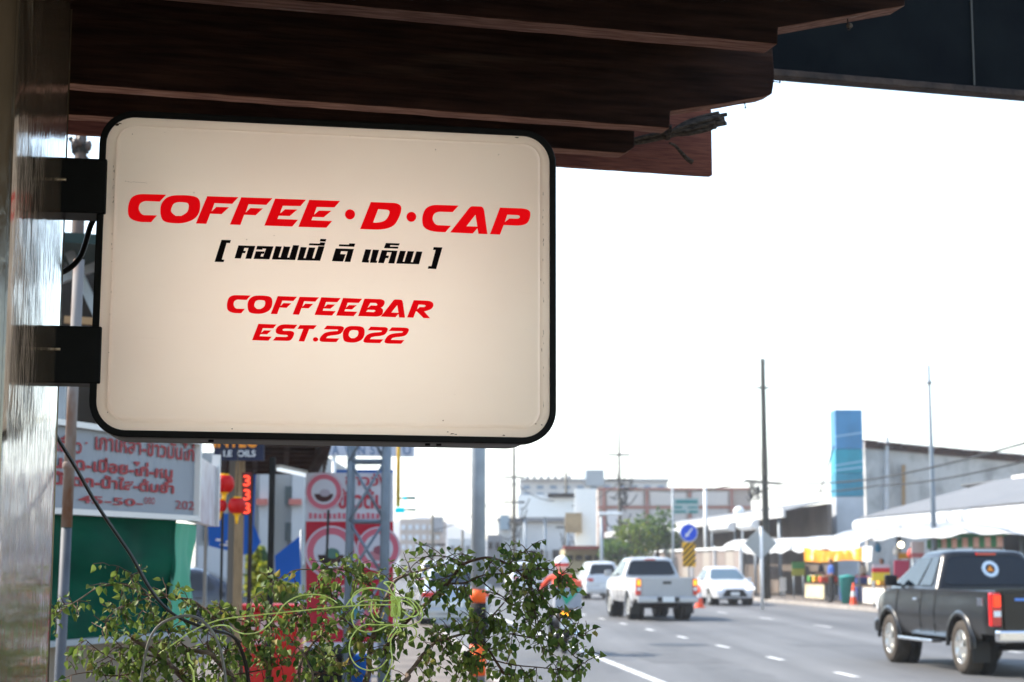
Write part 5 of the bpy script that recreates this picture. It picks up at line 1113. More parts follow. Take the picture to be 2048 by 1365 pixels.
for k in range(7):
    q = S(18.9 + 0.1 * (k % 2), 59.5 + k * 1.9, 2.05 + 0.12 * (k % 3)); hb = thing('hanging_bag', ['red bag nearest the striped awning', 'white bag hanging above the fruit table', 'blue bag hanging beside the lit bulb', 'yellow bag hanging left of the lit bulb', 'red bag hanging at the end of the yellow banner', 'white bag hanging behind the yellow banner', 'blue bag hanging at the far end of the stalls'][k], 'bag', q, 'bags hanging at the market stalls')
    MB().lathe([(0.0, -0.28), (0.10, -0.26), (0.13, -0.12), (0.08, 0.02), (0.02, 0.08), (0.0, 0.08)], q, n=12).build('bag', mat('bag_%d' % (k % 4), [(0.6, 0.12, 0.1), (0.62, 0.6, 0.56), (0.1, 0.3, 0.5), (0.65, 0.45, 0.08)][k % 4], 0.5), hb); MB().cyl(q + Vector((0, 0, 0.08)), q + Vector((0, 0, 0.6)), 0.006, 5).build('hook_string', M_wire, hb)
for yy, x_ in ((858, 1698), (921, 1698.5), (970, 1699)): boxpx(x_ - 0.6, x_ + 0.6, yy - 30, yy + 22, Yb - 0.015, 0.02, 'panel_seam', mat('seam_blue', (0.05, 0.16, 0.24), 0.6), bt)
wire('upper thin wire crossing the sky at the right', [P(1525, 720, 73), P(1760, 686, 66), P(2200, 600, 54)], 0.008, 0.4)
wire('second thin wire high in the sky at the right', [P(1525, 722, 73), P(1800, 690, 66), P(2200, 622, 54)], 0.007, 0.9)
# far end of the market: shed roof with open front, grey fence
sh = thing('market_shed', 'long low shed with pale roof edge behind the fence', 'building', S(21, 105, 0.12))
strips(19.6, 4.05, 21.9, 4.6, 80, 140, 20, 'roof_sheet', M_roofg, sh); slabS('back_wall', 21.6, 21.8, 80, 140, 0.1, 4.4, M_brownwall, sh)
MB().beam(S(19.55, 80, 3.98), S(19.55, 140, 3.98), 0.12, 0.42).build('eave_board', mat('pale_board', (0.50, 0.49, 0.48), 0.7), sh)
for y in range(82, 140, 8): MB().cyl(S(19.8, y, 0.12), S(19.8, y, 3.9), 0.09, 8).build('column', M_galv, sh)
for i, (a, b) in enumerate(((84.5, 88), (90, 95), (101, 108))):
    valance(19.4, 3.55, a, b, 0.5, 0.4, 'canvas_roll', M_awn, sh)
fe = thing('fence', 'grey-brown corrugated fence with white rail behind the oncoming sedan', 'fence', S(17.6, 100, 0.12))
for i in range(22):
    y0 = 80 + i * 1.9; m = mat('fence_panel_%d' % (i % 3), [(0.30, 0.26, 0.24), (0.34, 0.31, 0.28), (0.26, 0.22, 0.20)][i % 3], 0.8, noise=0.15, nscale=5, stretch=(8, 8, 1))
    slabS('panel', 17.55, 17.60, y0 + 0.02, y0 + 1.86, 0.12, 2.25 + 0.04 * (i % 2), m, fe)
MB().beam(S(17.5, 80, 2.36), S(17.5, 122, 2.36), 0.10, 0.12).build('rail', M_whitep, fe)
for i in range(8): MB().beam(S(17.48, 80 + i * 6, 0.12), S(17.48, 80 + i * 6, 2.5), 0.12, 0.12).build('post', M_whitep, fe)
# ---------------------------------------------------------------- far buildings
def building(label, x0, x1, ytop, Y, depth, m, name='far_building', rows=0, colsn=0, wy=None, wm=None, wfrac=0.5):
    a, b = P(x0, ytop, Y), P(x1, ytop, Y); t = thing(name, label, 'building', ((a.x + b.x) / 2, Y, -0.1))
    MB().box(((a.x + b.x) / 2, Y + depth / 2, (a.z - 0.1) / 2), (b.x - a.x, depth, a.z + 0.1)).build('wall', m, t)
    if rows:
        for r_ in range(rows):
            for c_ in range(colsn):
                xc = lerp(x0, x1, (c_ + 0.5) / colsn); yc = lerp(wy[0], wy[1], (r_ + 0.5) / rows); w_ = (x1 - x0) / colsn * wfrac / 2; h_ = (wy[1] - wy[0]) / rows * 0.5 / 2
                p, q = P(xc - w_, yc - h_, Y - 0.12), P(xc + w_, yc + h_, Y - 0.12)
                MB().box(((p.x + q.x) / 2, Y - 0.06, (p.z + q.z) / 2), (q.x - p.x, 0.16, p.z - q.z)).build('window', wm or M_glassL, t)
    return t
M_pale = mat('pale_wall', (0.52, 0.53, 0.54), 0.85, noise=0.1, nscale=0.3); M_bluewin = mat('blue_window', (0.16, 0.24, 0.34), 0.3)
t = building('long pale hospital-like block far away on the skyline', 1040, 1335, 962, 230, 20, M_pale, rows=2, colsn=11, wy=(968, 996), wm=M_bluewin)
boxpx(1172, 1208, 940, 972, 229, 8, 'stair_tower', mat('tower_grey', (0.30, 0.34, 0.37), 0.8), t); boxpx(1040, 1338, 958, 963, 229.5, 21, 'parapet', mat('parapet_grey', (0.30, 0.31, 0.33), 0.8), t)
for i in range(7): boxpx(1052 + i * 14, 1058 + i * 14, 952, 958, 228, 2, 'roof_tank', mat('parapet_grey', (0.3, 0.3, 0.3)), t)
t = building('beige department store with dusty red frames', 1196, 1502, 978, 150, 30, M_beige, name='store_building')
for y in (976, 1013, 1050): boxpx(1196, 1502, y, y + 4, 149.8, 0.3, 'red_frame', M_pink, t)
for x in (1206, 1292, 1378, 1462): boxpx(x, x + 5, 979, 1085, 149.7, 0.4, 'red_frame', M_pink, t)
for x in (1214, 1300, 1384): boxpx(x, x + 72, 984, 1011, 149.85, 0.2, 'wall_panel', mat('panel_white', (0.50, 0.47, 0.45), 0.8), t); boxpx(x, x + 72, 1019, 1048, 149.85, 0.2, 'wall_panel', mat('panel_grey', (0.44, 0.42, 0.41), 0.8), t)
boxpx(1215, 1240, 1022, 1065, 149.5, 0.3, 'shutter', mat('shutter_white', (0.55, 0.54, 0.55), 0.7), t); boxpx(1205, 1248, 1078, 1110, 149.4, 0.4, 'entrance', M_dark, t)
t = building('white low hall with grey roof left of the billboard', 996, 1165, 1042, 125, 16, mat('hall_white', (0.58, 0.58, 0.58), 0.8), name='white_hall')
boxpx(994, 1168, 1036, 1043, 124.5, 17, 'roof_edge', M_grey, t)
boxpx(1000, 1018, 1030, 1060, 124, 2, 'tank_tower', mat('tank_blue', (0.30, 0.36, 0.40), 0.7), t)
for x in (1060, 1080, 1105): boxpx(x, x + 14, 1100, 1118, 124.8, 0.3, 'door', M_dark, t)
bb = thing('billboard', 'large blank white billboard on posts with small beige picture', 'billboard', (P(1150, 1130, 108).x, 108, 0))
boxpx(1150, 1193, 978, 1092, 108, 0.4, 'panel', mat('billboard_white', (0.74, 0.74, 0.73), 0.6), bb); boxpx(1131, 1164, 1026, 1066, 107.5, 0.3, 'picture', mat('billboard_beige', (0.42, 0.33, 0.22), 0.7, noise=0.4, nscale=0.8), bb)
for px in (1156, 1186): q = P(px, 1092, 108.2); MB().cyl((q.x, q.y, 0), (q.x, q.y, q.z), 0.1, 8).build('post', M_galv, bb)
boxpx(1035, 1150, 990, 1034, 118, 0.4, 'side_panel', mat('billboard_white', (0.74, 0.74, 0.73)), bb); boxpx(1096, 1154, 987, 995, 117.5, 0.3, 'dark_header', M_dark, bb)
for px in (1050, 1090, 1135): q = P(px, 1034, 118.2); MB().cyl((q.x, q.y, 0), (q.x, q.y, q.z), 0.1, 8).build('post', M_galv, bb)
t = building('row of low shops with red awning below the billboard', 1130, 1205, 1098, 100, 10, mat('shop_ochre', (0.40, 0.34, 0.22), 0.8), name='low_shops', rows=1, colsn=4, wy=(1106, 1126), wm=M_dark, wfrac=0.7)
boxpx(1128, 1206, 1092, 1099, 99, 2, 'awning', mat('shop_red', (0.28, 0.08, 0.06), 0.8), t)
t = building('far beige and white houses left of the lamp column', 800, 882, 1038, 170, 14, mat('house_beige', (0.46, 0.40, 0.36), 0.85), rows=3, colsn=6, wy=(1045, 1105), wm=mat('window_pale', (0.55, 0.58, 0.62), 0.4), wfrac=0.6)
boxpx(868, 884, 1034, 1064, 168, 4, 'roof_block', mat('parapet_grey', (0.3, 0.3, 0.3)), t)
building('white box-shaped shop beside the lamp column', 896, 944, 1078, 120, 10, mat('hall_white', (0.58, 0.58, 0.58)), name='white_shop', rows=1, colsn=3, wy=(1086, 1108), wm=M_grey)
building('grey shop just right of the lamp column', 974, 1002, 1070, 122, 10, M_grey, name='grey_shop', rows=1, colsn=2, wy=(1078, 1105), wm=M_dark)
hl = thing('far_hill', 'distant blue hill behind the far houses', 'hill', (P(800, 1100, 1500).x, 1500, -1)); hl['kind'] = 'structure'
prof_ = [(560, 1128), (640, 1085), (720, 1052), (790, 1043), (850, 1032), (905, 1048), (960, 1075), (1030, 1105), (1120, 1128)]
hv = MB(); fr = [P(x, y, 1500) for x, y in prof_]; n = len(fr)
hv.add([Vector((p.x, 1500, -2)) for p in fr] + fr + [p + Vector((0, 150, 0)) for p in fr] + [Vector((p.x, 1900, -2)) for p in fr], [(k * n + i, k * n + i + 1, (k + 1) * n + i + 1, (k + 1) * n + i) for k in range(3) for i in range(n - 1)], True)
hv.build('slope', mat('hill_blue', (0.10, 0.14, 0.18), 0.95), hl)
# trees by the far shops
def leaf_cards(center, rad, n, size, seed):
    rnd = random.Random(seed); mb = MB()
    lobes = [Vector((rnd.uniform(-.6, .6) * rad[0], rnd.uniform(-.6, .6) * rad[1], rnd.uniform(-.5, .6) * rad[2])) for _ in range(9)]
    for i in range(n):
        l = rnd.choice(lobes); d = Vector((rnd.gauss(0, 1), rnd.gauss(0, 1), rnd.gauss(0, 1))).normalized() * (rnd.random() ** 0.4)
        p = Vector(center) + l + Vector((d.x * rad[0] * .55, d.y * rad[1] * .55, d.z * rad[2] * .5)); s = size * rnd.uniform(.6, 1.3)
        q = Quaternion(Vector((rnd.gauss(0, 1), rnd.gauss(0, 1), rnd.gauss(0, 1))).normalized(), rnd.uniform(0, 6.28)).to_matrix()
        mb.add([p + q @ Vector(v) * s for v in ((-.5, 0, 0), (0, -.28, .06), (.5, 0, 0), (0, .28, .06))], [(0, 1, 2, 3)])
    return mb
def foliage(name, c1, c2, tr=0.4):
    m = mat(name, c1, 0.6, trans=tr); N = m.node_tree.nodes; Lk = m.node_tree.links
    gi = N.new('ShaderNodeNewGeometry'); oi = N.new('ShaderNodeObjectInfo'); ad = N.new('ShaderNodeMath'); ad.operation = 'ADD'; fr_ = N.new('ShaderNodeMath'); fr_.operation = 'FRACT'
    Lk.new(gi.outputs['Random Per Island'], ad.inputs[0]); Lk.new(oi.outputs['Random'], ad.inputs[1]); Lk.new(ad.outputs[0], fr_.inputs[0])
    rp = N.new('ShaderNodeValToRGB'); rp.color_ramp.elements[0].color = (*c1, 1); rp.color_ramp.elements[1].color = (*c2, 1); Lk.new(fr_.outputs[0], rp.inputs['Fac'])
    for n in N:
        if n.bl_idname == 'ShaderNodeBsdfPrincipled': Lk.new(rp.outputs[0], n.inputs['Base Color'])
        if n.bl_idname == 'ShaderNodeBsdfTranslucent': Lk.new(rp.outputs[0], n.inputs['Color'])
    return m
M_leafA = foliage('far_leaves', (0.03, 0.075, 0.02), (0.10, 0.17, 0.03)); M_leafY = foliage('yellow_hedge', (0.10, 0.15, 0.015), (0.38, 0.38, 0.03)); M_bark = mat('bark', (0.12, 0.09, 0.065), 0.9, noise=0.4, nscale=8)
def tree(label, px, py, Y, rad, n, size, m, seed, name='street_tree'):
    c = P(px, py, Y); t = thing(name, label, 'tree', (c.x, Y, 0.1))
    tb = MB(); tb.tube(spline([(c.x, Y, 0.1), (c.x + 0.1, Y, c.z * 0.5), c], 4), [0.16] * 5 + [0.09] * 4, 8)
    for k in range(6): tb.tube([c - Vector((0, 0, rad[2] * .5)), c + Vector((math.cos(k) * rad[0] * .6, math.sin(k) * rad[1] * .6, rad[2] * .4))], [0.06, 0.02], 6)
    tb.build('trunk', M_bark, t); leaf_cards(c, rad, n, size, seed).build('crown', m, t); return t
tree('dark round-crowned tree before the beige store', 1312, 1062, 100, (1.4, 1.4, 1.3), 900, 0.35, M_leafA, 1); tree('lighter loose tree left of the round tree', 1272, 1082, 98, (1.3, 1.3, 1.6), 800, 0.32, foliage('far_leaves_light', (0.06, 0.11, 0.02), (0.20, 0.25, 0.04)), 2)
tree('low dark bush-like tree behind the white pickup', 1236, 1108, 96, (1.1, 1.1, 0.9), 600, 0.3, M_leafA, 3)
board('yellow and white shop sign among the far trees', 1288, 1305, 1072, 1108, 19.0, ((0, 0.6, (0.75, 0.68, 0.35)), (0.6, 1, (0.75, 0.55, 0.08))), name='shop_sign', legs=True)
board('green hoarding left of the striped board', 1334, 1350, 1098, 1128, 19.2, ((0, 1, (0.12, 0.30, 0.22)),), name='hoarding', legs=True)
# ================================================================== left side: food stall, signs, posts, parked things
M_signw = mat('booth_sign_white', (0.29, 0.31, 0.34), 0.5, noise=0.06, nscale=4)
M_alu = mat('aluminium_frame', (0.55, 0.55, 0.56), 0.4, metal=0.5)
M_txt = mat('dark_red_vinyl', (0.30, 0.012, 0.025), 0.5)
A_, B_, C_ = P(60, 1000, 8.39), P(392, 1000, 10.0), P(431, 1000, 11.3)
zt_, zb_ = 2.255, 1.832
fs_ = thing('noodle_sign', 'white noodle-shop sign with red Thai lettering above the green tarp', 'sign', (B_.x, B_.y, zb_))
def wallpanel(a, b, z0, z1, thick, name, m, par, off=0.0):
    n = (Vector((b.x, b.y, 0)) - Vector((a.x, a.y, 0))).cross(Vector((0, 0, 1))).normalized() * off
    p = [Vector((a.x, a.y, z0)) + n, Vector((b.x, b.y, z0)) + n, Vector((b.x, b.y, z1)) + n, Vector((a.x, a.y, z1)) + n]
    return MB().slab(p, thick).build(name, m, par)
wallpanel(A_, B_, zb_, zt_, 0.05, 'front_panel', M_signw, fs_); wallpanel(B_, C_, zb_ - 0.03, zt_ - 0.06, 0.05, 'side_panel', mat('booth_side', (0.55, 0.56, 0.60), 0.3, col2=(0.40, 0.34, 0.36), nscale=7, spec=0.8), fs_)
for z in (zb_ - 0.012, zt_ + 0.012): MB().beam((A_.x, A_.y, z), (B_.x, B_.y, z), 0.06, 0.03).build('frame_rail', M_alu, fs_)
for p in (B_, C_): MB().beam((p.x, p.y, zb_ - 0.03), (p.x, p.y, zt_ + 0.02), 0.05, 0.05, up=Vector((0, 1, 0))).build('frame_post', M_alu, fs_)
ex = Vector((B_.x - A_.x, B_.y - A_.y, 0)).normalized(); nrm = ex.cross(Vector((0, 0, 1)))
def on_front(px, py): return on_plane(px, py, Vector((B_.x, B_.y, 2)) + nrm * 0.006, nrm)
def line(body, x0, x1, ytop, ybot, bold=0.02, slope=0.055, z_extra=0.0):
    o = on_front(x0, ybot); e = on_front(x1, ybot + slope * (x1 - x0)); h = on_front(x0, ytop); text_on(body, o, ex, (0, 0, 1), (e - o).length, (h - o).length, M_txt, fs_, bold=bold, n_off=0.002)
line('ก๋วยเตี๋ยว', 62, 163, 862, 897); text_on('-', on_front(170, 888), ex, (0, 0, 1), 0.024, 0.009, M_txt, fs_, n_off=0.002)
line('เกาเหลา-ข้าวมันไก่', 190, 388, 860, 900, slope=0.06)
line('ลูกชิ้นสด-เปื่อย-ไก่-หมู', 30, 345, 896, 938, bold=0.035, slope=0.06); line('น้ำตก-น้ำใส-ต้มยำ', 104, 348, 941, 969, bold=0.035, slope=0.06)
line('45-50-', 156, 285, 990, 1006, slope=0.05); line('000', 288, 309, 994, 1008, 0.0); line('202', 350, 388, 1001, 1018, 0.0, slope=0.04)
# the stall under it
st = thing('food_stall', 'food stall closed off with a green tarpaulin and dark roof', 'market stall', (P(250, 1300, 9.8).x, 9.8, 0.12))
M_tarp = mat('green_tarpaulin', (0.002, 0.095, 0.062), 0.6, col2=(0.002, 0.058, 0.040), nscale=1.5, stretch=(1, 1, 4), trans=0.03, spec=0.02)
def tarp(a, b, z0, z1, amp, fr, ph):
    d = Vector((b.x - a.x, b.y - a.y, 0)); n = d.normalized().cross(Vector((0, 0, 1)))
    def fn(u, v):
        w = amp * (math.sin(u * fr + ph + 2.5 * v) * 0.6 + math.sin(v * 9 + u * 3 + ph) * 0.5 + math.sin(u * fr * 2.3 - v * 4) * 0.25) * (0.3 + 0.7 * (1 - abs(2 * v - 1)))
        return Vector((a.x, a.y, 0)) + d * u + n * (w - 0.03) + Vector((0, 0, lerp(z0, z1, v)))
    return MB().grid(fn, 40, 24)
tarp(P(40, 1000, 8.3), P(362, 1000, 9.85), 1.17, zb_ - 0.02, 0.040, 11, 0).build('tarpaulin', M_tarp, st)
tarp(P(356, 1000, 9.80), P(402, 1000, 10.25), 1.05, zb_ - 0.04, 0.03, 8, 2).build('tarpaulin_flap', mat('pale_green_tarp', (0.06, 0.22, 0.17), 0.6, trans=0.25), st)
a, b = P(40, 1000, 8.3), P(400, 1000, 10.0); MB().beam((a.x, a.y, 1.16), (b.x, b.y, 1.16), 0.05, 0.03).build('rail', M_galv, st)
wallpanel(P(30, 1000, 8.4), P(400, 1000, 10.15), 0.12, 1.14, 0.05, 'counter_panel', mat('beige_panel', (0.26, 0.22, 0.18), 0.7, noise=0.2, nscale=3), st)
MB().slab([P(0, 478, 11.0), P(480, 505, 12.4), P(480, 505, 12.4) + Vector((0.2, 5, 0.5)), P(0, 478, 11) + Vector((-0.3, 5, 0.5))], -0.07).build('stall_roof', mat('dark_teal_roof', (0.012, 0.045, 0.042), 0.7), st)
wallpanel(P(-40, 1000, 14.5), P(330, 1000, 16), 0.12, 4.45, 0.05, 'back_wall', mat('brown_back_wall', (0.05, 0.042, 0.036), 0.9), st)
wallpanel(P(-40, 1000, 14.3), P(330, 1000, 15.8), 2.50, 2.72, 0.04, 'dark_red_board', mat('dark_red_board', (0.07, 0.012, 0.012), 0.8), st)
for (x0, y0, x1, y1, Y, w, m) in ((139, 505, 200, 640, 12, 0.06, M_galv), (130, 640, 215, 645, 12, 0.05, mat('raw_timber', (0.36, 0.25, 0.15))), (120, 560, 200, 530, 12.5, 0.06, M_galv), (125, 770, 122, 850, 11.6, 0.05, M_galv)):
    MB().beam(P(x0, y0, Y), P(x1, y1, Y), w, w).build('roof_strut', m, st)
# leaning galvanised post with rusty upper length
pp = thing('rusty_post', 'galvanised post, rusty towards its top, in front of the green tarp', 'post', (P(119, 1365, 7.9).x, 7.9, 0.12))
M_rust = mat('rusty_pipe', (0.20, 0.115, 0.075), 0.8, col2=(0.27, 0.25, 0.24), nscale=7, stretch=(1, 1, 0.4), ramp=(0.42, 0.58))
b0p, t0p = Vector((P(119, 1365, 7.9).x - 0.012, 7.9, 0.12)), P(158, 520, 7.9)
mid = b0p + (t0p - b0p) * 0.56
MB().cyl(b0p, mid, 0.024, 14).build('lower_shaft', mat('dull_pipe', (0.12, 0.13, 0.15), 0.6, noise=0.3, nscale=9), pp); MB().cyl(mid + (t0p - b0p) * 0.001, t0p, 0.025, 14).build('rusty_shaft', M_rust, pp)
MB().lathe([(0.025, -0.02), (0.032, -0.01), (0.032, 0.01), (0.025, 0.02)], b0p + (t0p - b0p) * 0.66, n=14).build('coupling', M_rust, pp)
# pole head with cables glimpsed over the upper bracket
ph, tp = pole('utility_pole', 'utility pole head with insulators glimpsed above the upper bracket', 163, 250, 17.0, 0.10, 0.06, mat('brown_pole', (0.13, 0.10, 0.085), 0.9))
hd = MB(); hd.beam(P(140, 276, 17), P(182, 330, 17), 0.05, 0.05); hd.beam(P(145, 300, 17), P(175, 296, 17), 0.12, 0.10); hd.build('crossarm', M_wire, ph)
for x, y in ((150, 288), (178, 292), (160, 283)): q = P(x, y, 16.9); MB().lathe([(0.0, -0.06), (0.022, -0.05), (0.034, 0), (0.022, 0.05), (0, 0.06)], q, n=10).build('insulator', mat('brown_insulator', (0.10, 0.07, 0.06), 0.4), ph)
# navy sign
nv = thing('navy_sign', 'navy sign with orange and white lettering under the market canopy', 'sign', (P(480, 920, 15).x, 15, P(480, 920, 15).z))
MB().slab([P(428, 921, 15), P(527, 922, 15), P(527, 850, 15), P(428, 850, 15)], 0.06).build('panel', mat('navy_panel', (0.010, 0.022, 0.075), 0.5), nv)
text_on('LE  OILS', P(447, 914, 14.98), (1, 0, 0), (0, 0, 1), P(511, 914, 15).x - P(447, 914, 15).x, 15 * 13 / F, mat('sign_white_text', (0.6, 0.62, 0.66), 0.5), nv, bold=0.02)
text_on('INTEC', P(428, 896, 14.98), (1, 0, 0), (0, 0, 1), P(513, 896, 15).x - P(428, 896, 15).x, 15 * 32 / F, mat('sign_orange_text', (0.72, 0.32, 0.05), 0.5), nv, bold=0.03)
for px in (440, 515): q = P(px, 850, 15.03); MB().cyl(q, q + Vector((0, 0, 0.5)), 0.012, 6).build('hanger', M_wire, nv)
# canopy on posts
cn = thing('wooden_canopy', 'dark slatted canopy on thin posts left of the lattice mast', 'canopy', (P(550, 1200, 16).x, 16, 0.12))
M_dw = mat('dark_canopy_wood', (0.060, 0.045, 0.04), 0.9, noise=0.4, nscale=6)
MB().slab([P(420, 872, 15.4), P(668, 868, 15.4), P(650, 940, 21), P(440, 940, 21)], -0.05).build('canopy_sheet', M_dw, cn)
for i in range(7):
    t = i / 6; Y = lerp(15.6, 20.5, t); yy = lerp(880, 936, t) + 7; MB().beam(P(432, yy, Y), P(lerp(662, 650, t), yy, Y), 0.08, 0.07).build('slat', mat('canopy_slat', (0.11, 0.08, 0.07), 0.9, noise=0.4, nscale=5), cn)
for i in range(4): x = 450 + i * 62; MB().beam(P(x, 884, 15.7), P(x - 2, 941, 20.6), 0.05, 0.06).build('rafter', M_dw, cn)
MB().beam(P(655, 888, 15.6), P(625, 946, 16.4), 0.07, 0.07).build('brace', mat('canopy_slat', (0.11, 0.08, 0.07)), cn)
for (px, yt, Y, w, m) in ((545, 915, 14.0, 0.045, M_under), (466, 915, 15.5, 0.055, mat('grey_post', (0.22, 0.20, 0.18), 0.9)), (481, 915, 15.4, 0.075, mat('tan_post', (0.34, 0.25, 0.16), 0.85, noise=0.3, nscale=6, stretch=(6, 6, 1))), (446, 1000, 13.0, 0.018, M_wire), (412, 1050, 13.0, 0.02, mat('grey_post', (0.2, 0.2, 0.2))), (640, 905, 17.5, 0.05, M_galv)):
    q = P(px, yt, Y); MB().beam((q.x, q.y, 0.12), q, w, w).build('post', m, cn)
fl = thing('tube_light', 'white tube light under the dark canopy', 'lamp', P(585, 944, 16)); MB().cyl(P(556, 938, 16.0), P(612, 950, 16.3), 0.022, 10).build('tube', mat('lit_white_tube', (0.8, 0.85, 0.9), 0.4, emit=0.25, ecol=(0.8, 0.9, 1)), fl)
MB().beam(P(556, 933, 16.0), P(612, 945, 16.3), 0.05, 0.03).build('batten', M_whitep, fl)
# lanterns
M_lan = mat('red_lantern', (0.55, 0.006, 0.006), 0.45, trans=0.3); M_gold = mat('gold_tassel', (0.75, 0.45, 0.02), 0.6)
for lab, px, py, r in (('upper red paper lantern beside the lit red numbers', 449, 968, 20), ('lower red paper lantern with yellow tassel', 474, 1012, 18), ('small red lantern half behind the noodle sign', 440, 1012, 14)):
    q = P(px, py, 12.5); rr = r / F * 12.5; t = thing('lantern', lab, 'lantern', q, 'red lanterns hanging by the stall')
    mb = MB(); mb.lathe([(rr * (0.45 + 0.55 * math.sin(math.pi * i / 10)) * (1 + 0.0 * i), -rr * 0.85 * math.cos(math.pi * i / 10)) for i in range(11)], q, n=20); mb.build('globe', M_lan, t)
    MB().cyl(q + Vector((0, 0, rr * 0.82)), q + Vector((0, 0, rr * 1.0)), rr * 0.45, 12).cyl(q - Vector((0, 0, rr * 1.0)), q - Vector((0, 0, rr * 0.82)), rr * 0.45, 12).build('cap', M_gold, t)
    MB().cyl(q - Vector((0, 0, rr * 2.0)), q - Vector((0, 0, rr)), rr * 0.12, 8, rr * 0.28).build('tassel', M_gold, t); MB().cyl(q + Vector((0, 0, rr)), q + Vector((0, 0, rr + 0.35)), 0.003, 5).build('string', M_wire, t)
# lit red numbers
nb = thing('number_sign', 'column of three lit red digits beside the lanterns', 'sign', P(493, 990, 13.4))
MB().slab([P(484, 1030, 13.45), P(503, 1030, 13.45), P(503, 945, 13.45), P(484, 945, 13.45)], 0.03).build('panel', mat('number_panel', (0.12, 0.02, 0.02), 0.6), nb)
for y in (973, 1001, 1028): text_on('3', P(486.5, y, 13.41), (1, 0, 0), (0, 0, 1), 13.4 * 14 / F, 13.4 * 22 / F, mat('lit_red', (0.9, 0.05, 0.02), 0.4, emit=0.55, ecol=(1, 0.07, 0.03)), nb, bold=0.02)
q = P(503, 945, 13.47); MB().beam((q.x, q.y, 0.12), q, 0.03, 0.03).build('post', M_dw, nb)
# blue banners
M_blue = mat('blue_banner', (0.006, 0.17, 0.50), 0.6, trans=0.35)
def banner(label, pts, Y, posts):
    c = P(sum(p[0] for p in pts) / len(pts), max(p[1] for p in pts), Y); t = thing('blue_banner', label, 'banner', (c.x, Y, 0.12), 'blue cloth banners left of the lattice mast'); MB().slab([P(x, y, Y) for x, y in pts], 0.015).build('cloth', M_blue, t)
    for px, py in posts: q = P(px, py, Y + 0.03); MB().cyl((q.x, q.y, 0.12), q, 0.018, 8).build('pole', M_galv, t)
    return t
bn_ = banner('blue banner with white marks behind the lanterns', [(416, 1030), (474, 1026), (470, 1106), (418, 1092)], 20, [(414, 1020)])
for x, y, w in ((432, 1078, 14), (452, 1082, 14), (440, 1088, 22)): MB().slab([P(x, y, 19.96), P(x + w, y + 1, 19.96), P(x + w, y + 5, 19.96), P(x, y + 4, 19.96)], 0.01).build('white_mark', M_whitep, bn_)
banner('tall narrow blue banner behind the lit digits', [(486, 948), (512, 946), (508, 1050), (522, 1085), (506, 1108), (486, 1110)], 21, [(485, 940)])
banner('blue triangular flag right of the black post', [(550, 1112), (600, 1072), (602, 1170), (552, 1158)], 21, [(603, 1060)])
# lattice mast
lm = thing('lattice_mast', 'grey steel lattice mast in front of the red and white banner stand', 'mast', (P(733, 1300, 15).x, 15, 0.12))
xa, xb = P(698, 1000, 15).x, P(770, 1000, 15).x; dp = xb - xa
ch = [(xa, 15.0, 0.024), (xb, 15.0, 0.036), (xa, 15.0 + dp, 0.024), (xb, 15.0 + dp, 0.026)]
M_mast = mat('mast_steel', (0.21, 0.25, 0.30), 0.55, metal=0.2, noise=0.2, nscale=8)
for x, y, r_ in ch: MB().cyl((x - 0.02, y, 0.12), (x + 0.02, y, 4.2), r_, 12).build('chord', M_mast, lm)
lev = [P(733, y, 15).z for y in (1270, 1156, 1043, 922, 800, 680)]
for i, z in enumerate(lev):
    for y in (15.0, 15.0 + dp): MB().cyl((xa, y, z), (xb, y, z), 0.016, 8).build('rung', M_mast, lm)
    if i + 1 < len(lev):
        MB().cyl((xa, 14.985, z), (xb, 14.985, lev[i + 1]), 0.013, 8).build('diagonal', M_mast, lm); MB().cyl((xb, 15.015 + (0 if i else 0), z), (xa, 15.015, lev[i + 1]), 0.013, 8).build('diagonal', M_mast, lm)
# banner stand
Yb2 = 16.2; bs = thing('banner_stand', 'red and white banner stand with round emblems behind the lattice mast', 'banner stand', (P(698, 1300, Yb2).x, Yb2, 0.12))
def bp(x0, x1, y0, y1, Y, name, m, th=0.05): return MB().slab([P(x0, y0, Y), P(x1, y0, Y), P(x1, y1, Y), P(x0, y1, Y)], th).build(name, m, bs)
M_bw = mat('banner_white', (0.52, 0.52, 0.58), 0.5); M_br = mat('banner_red', (0.42, 0.006, 0.045), 0.5); M_bp = mat('banner_pink', (0.52, 0.16, 0.22), 0.5)
bp(612, 786, 946, 1043, Yb2, 'white_half', M_bw, -0.05); bp(612, 786, 1043.5, 1300, Yb2, 'red_half', M_br, -0.05); bp(612, 786, 1285, 1302, Yb2 - 0.01, 'bottom_strip', M_bw, -0.01); bp(672, 786, 940, 946, Yb2, 'blue_top', M_blue, -0.05)
def disc(px, py, r0, r1, m, dy, name):
    c = P(px, py, Yb2); k = Yb2 / F; MB().lathe([(r0 * k, 0), (r1 * k, 0)], (c.x, Yb2 - dy, c.z), 'Y', 36, False).build(name, m, bs)
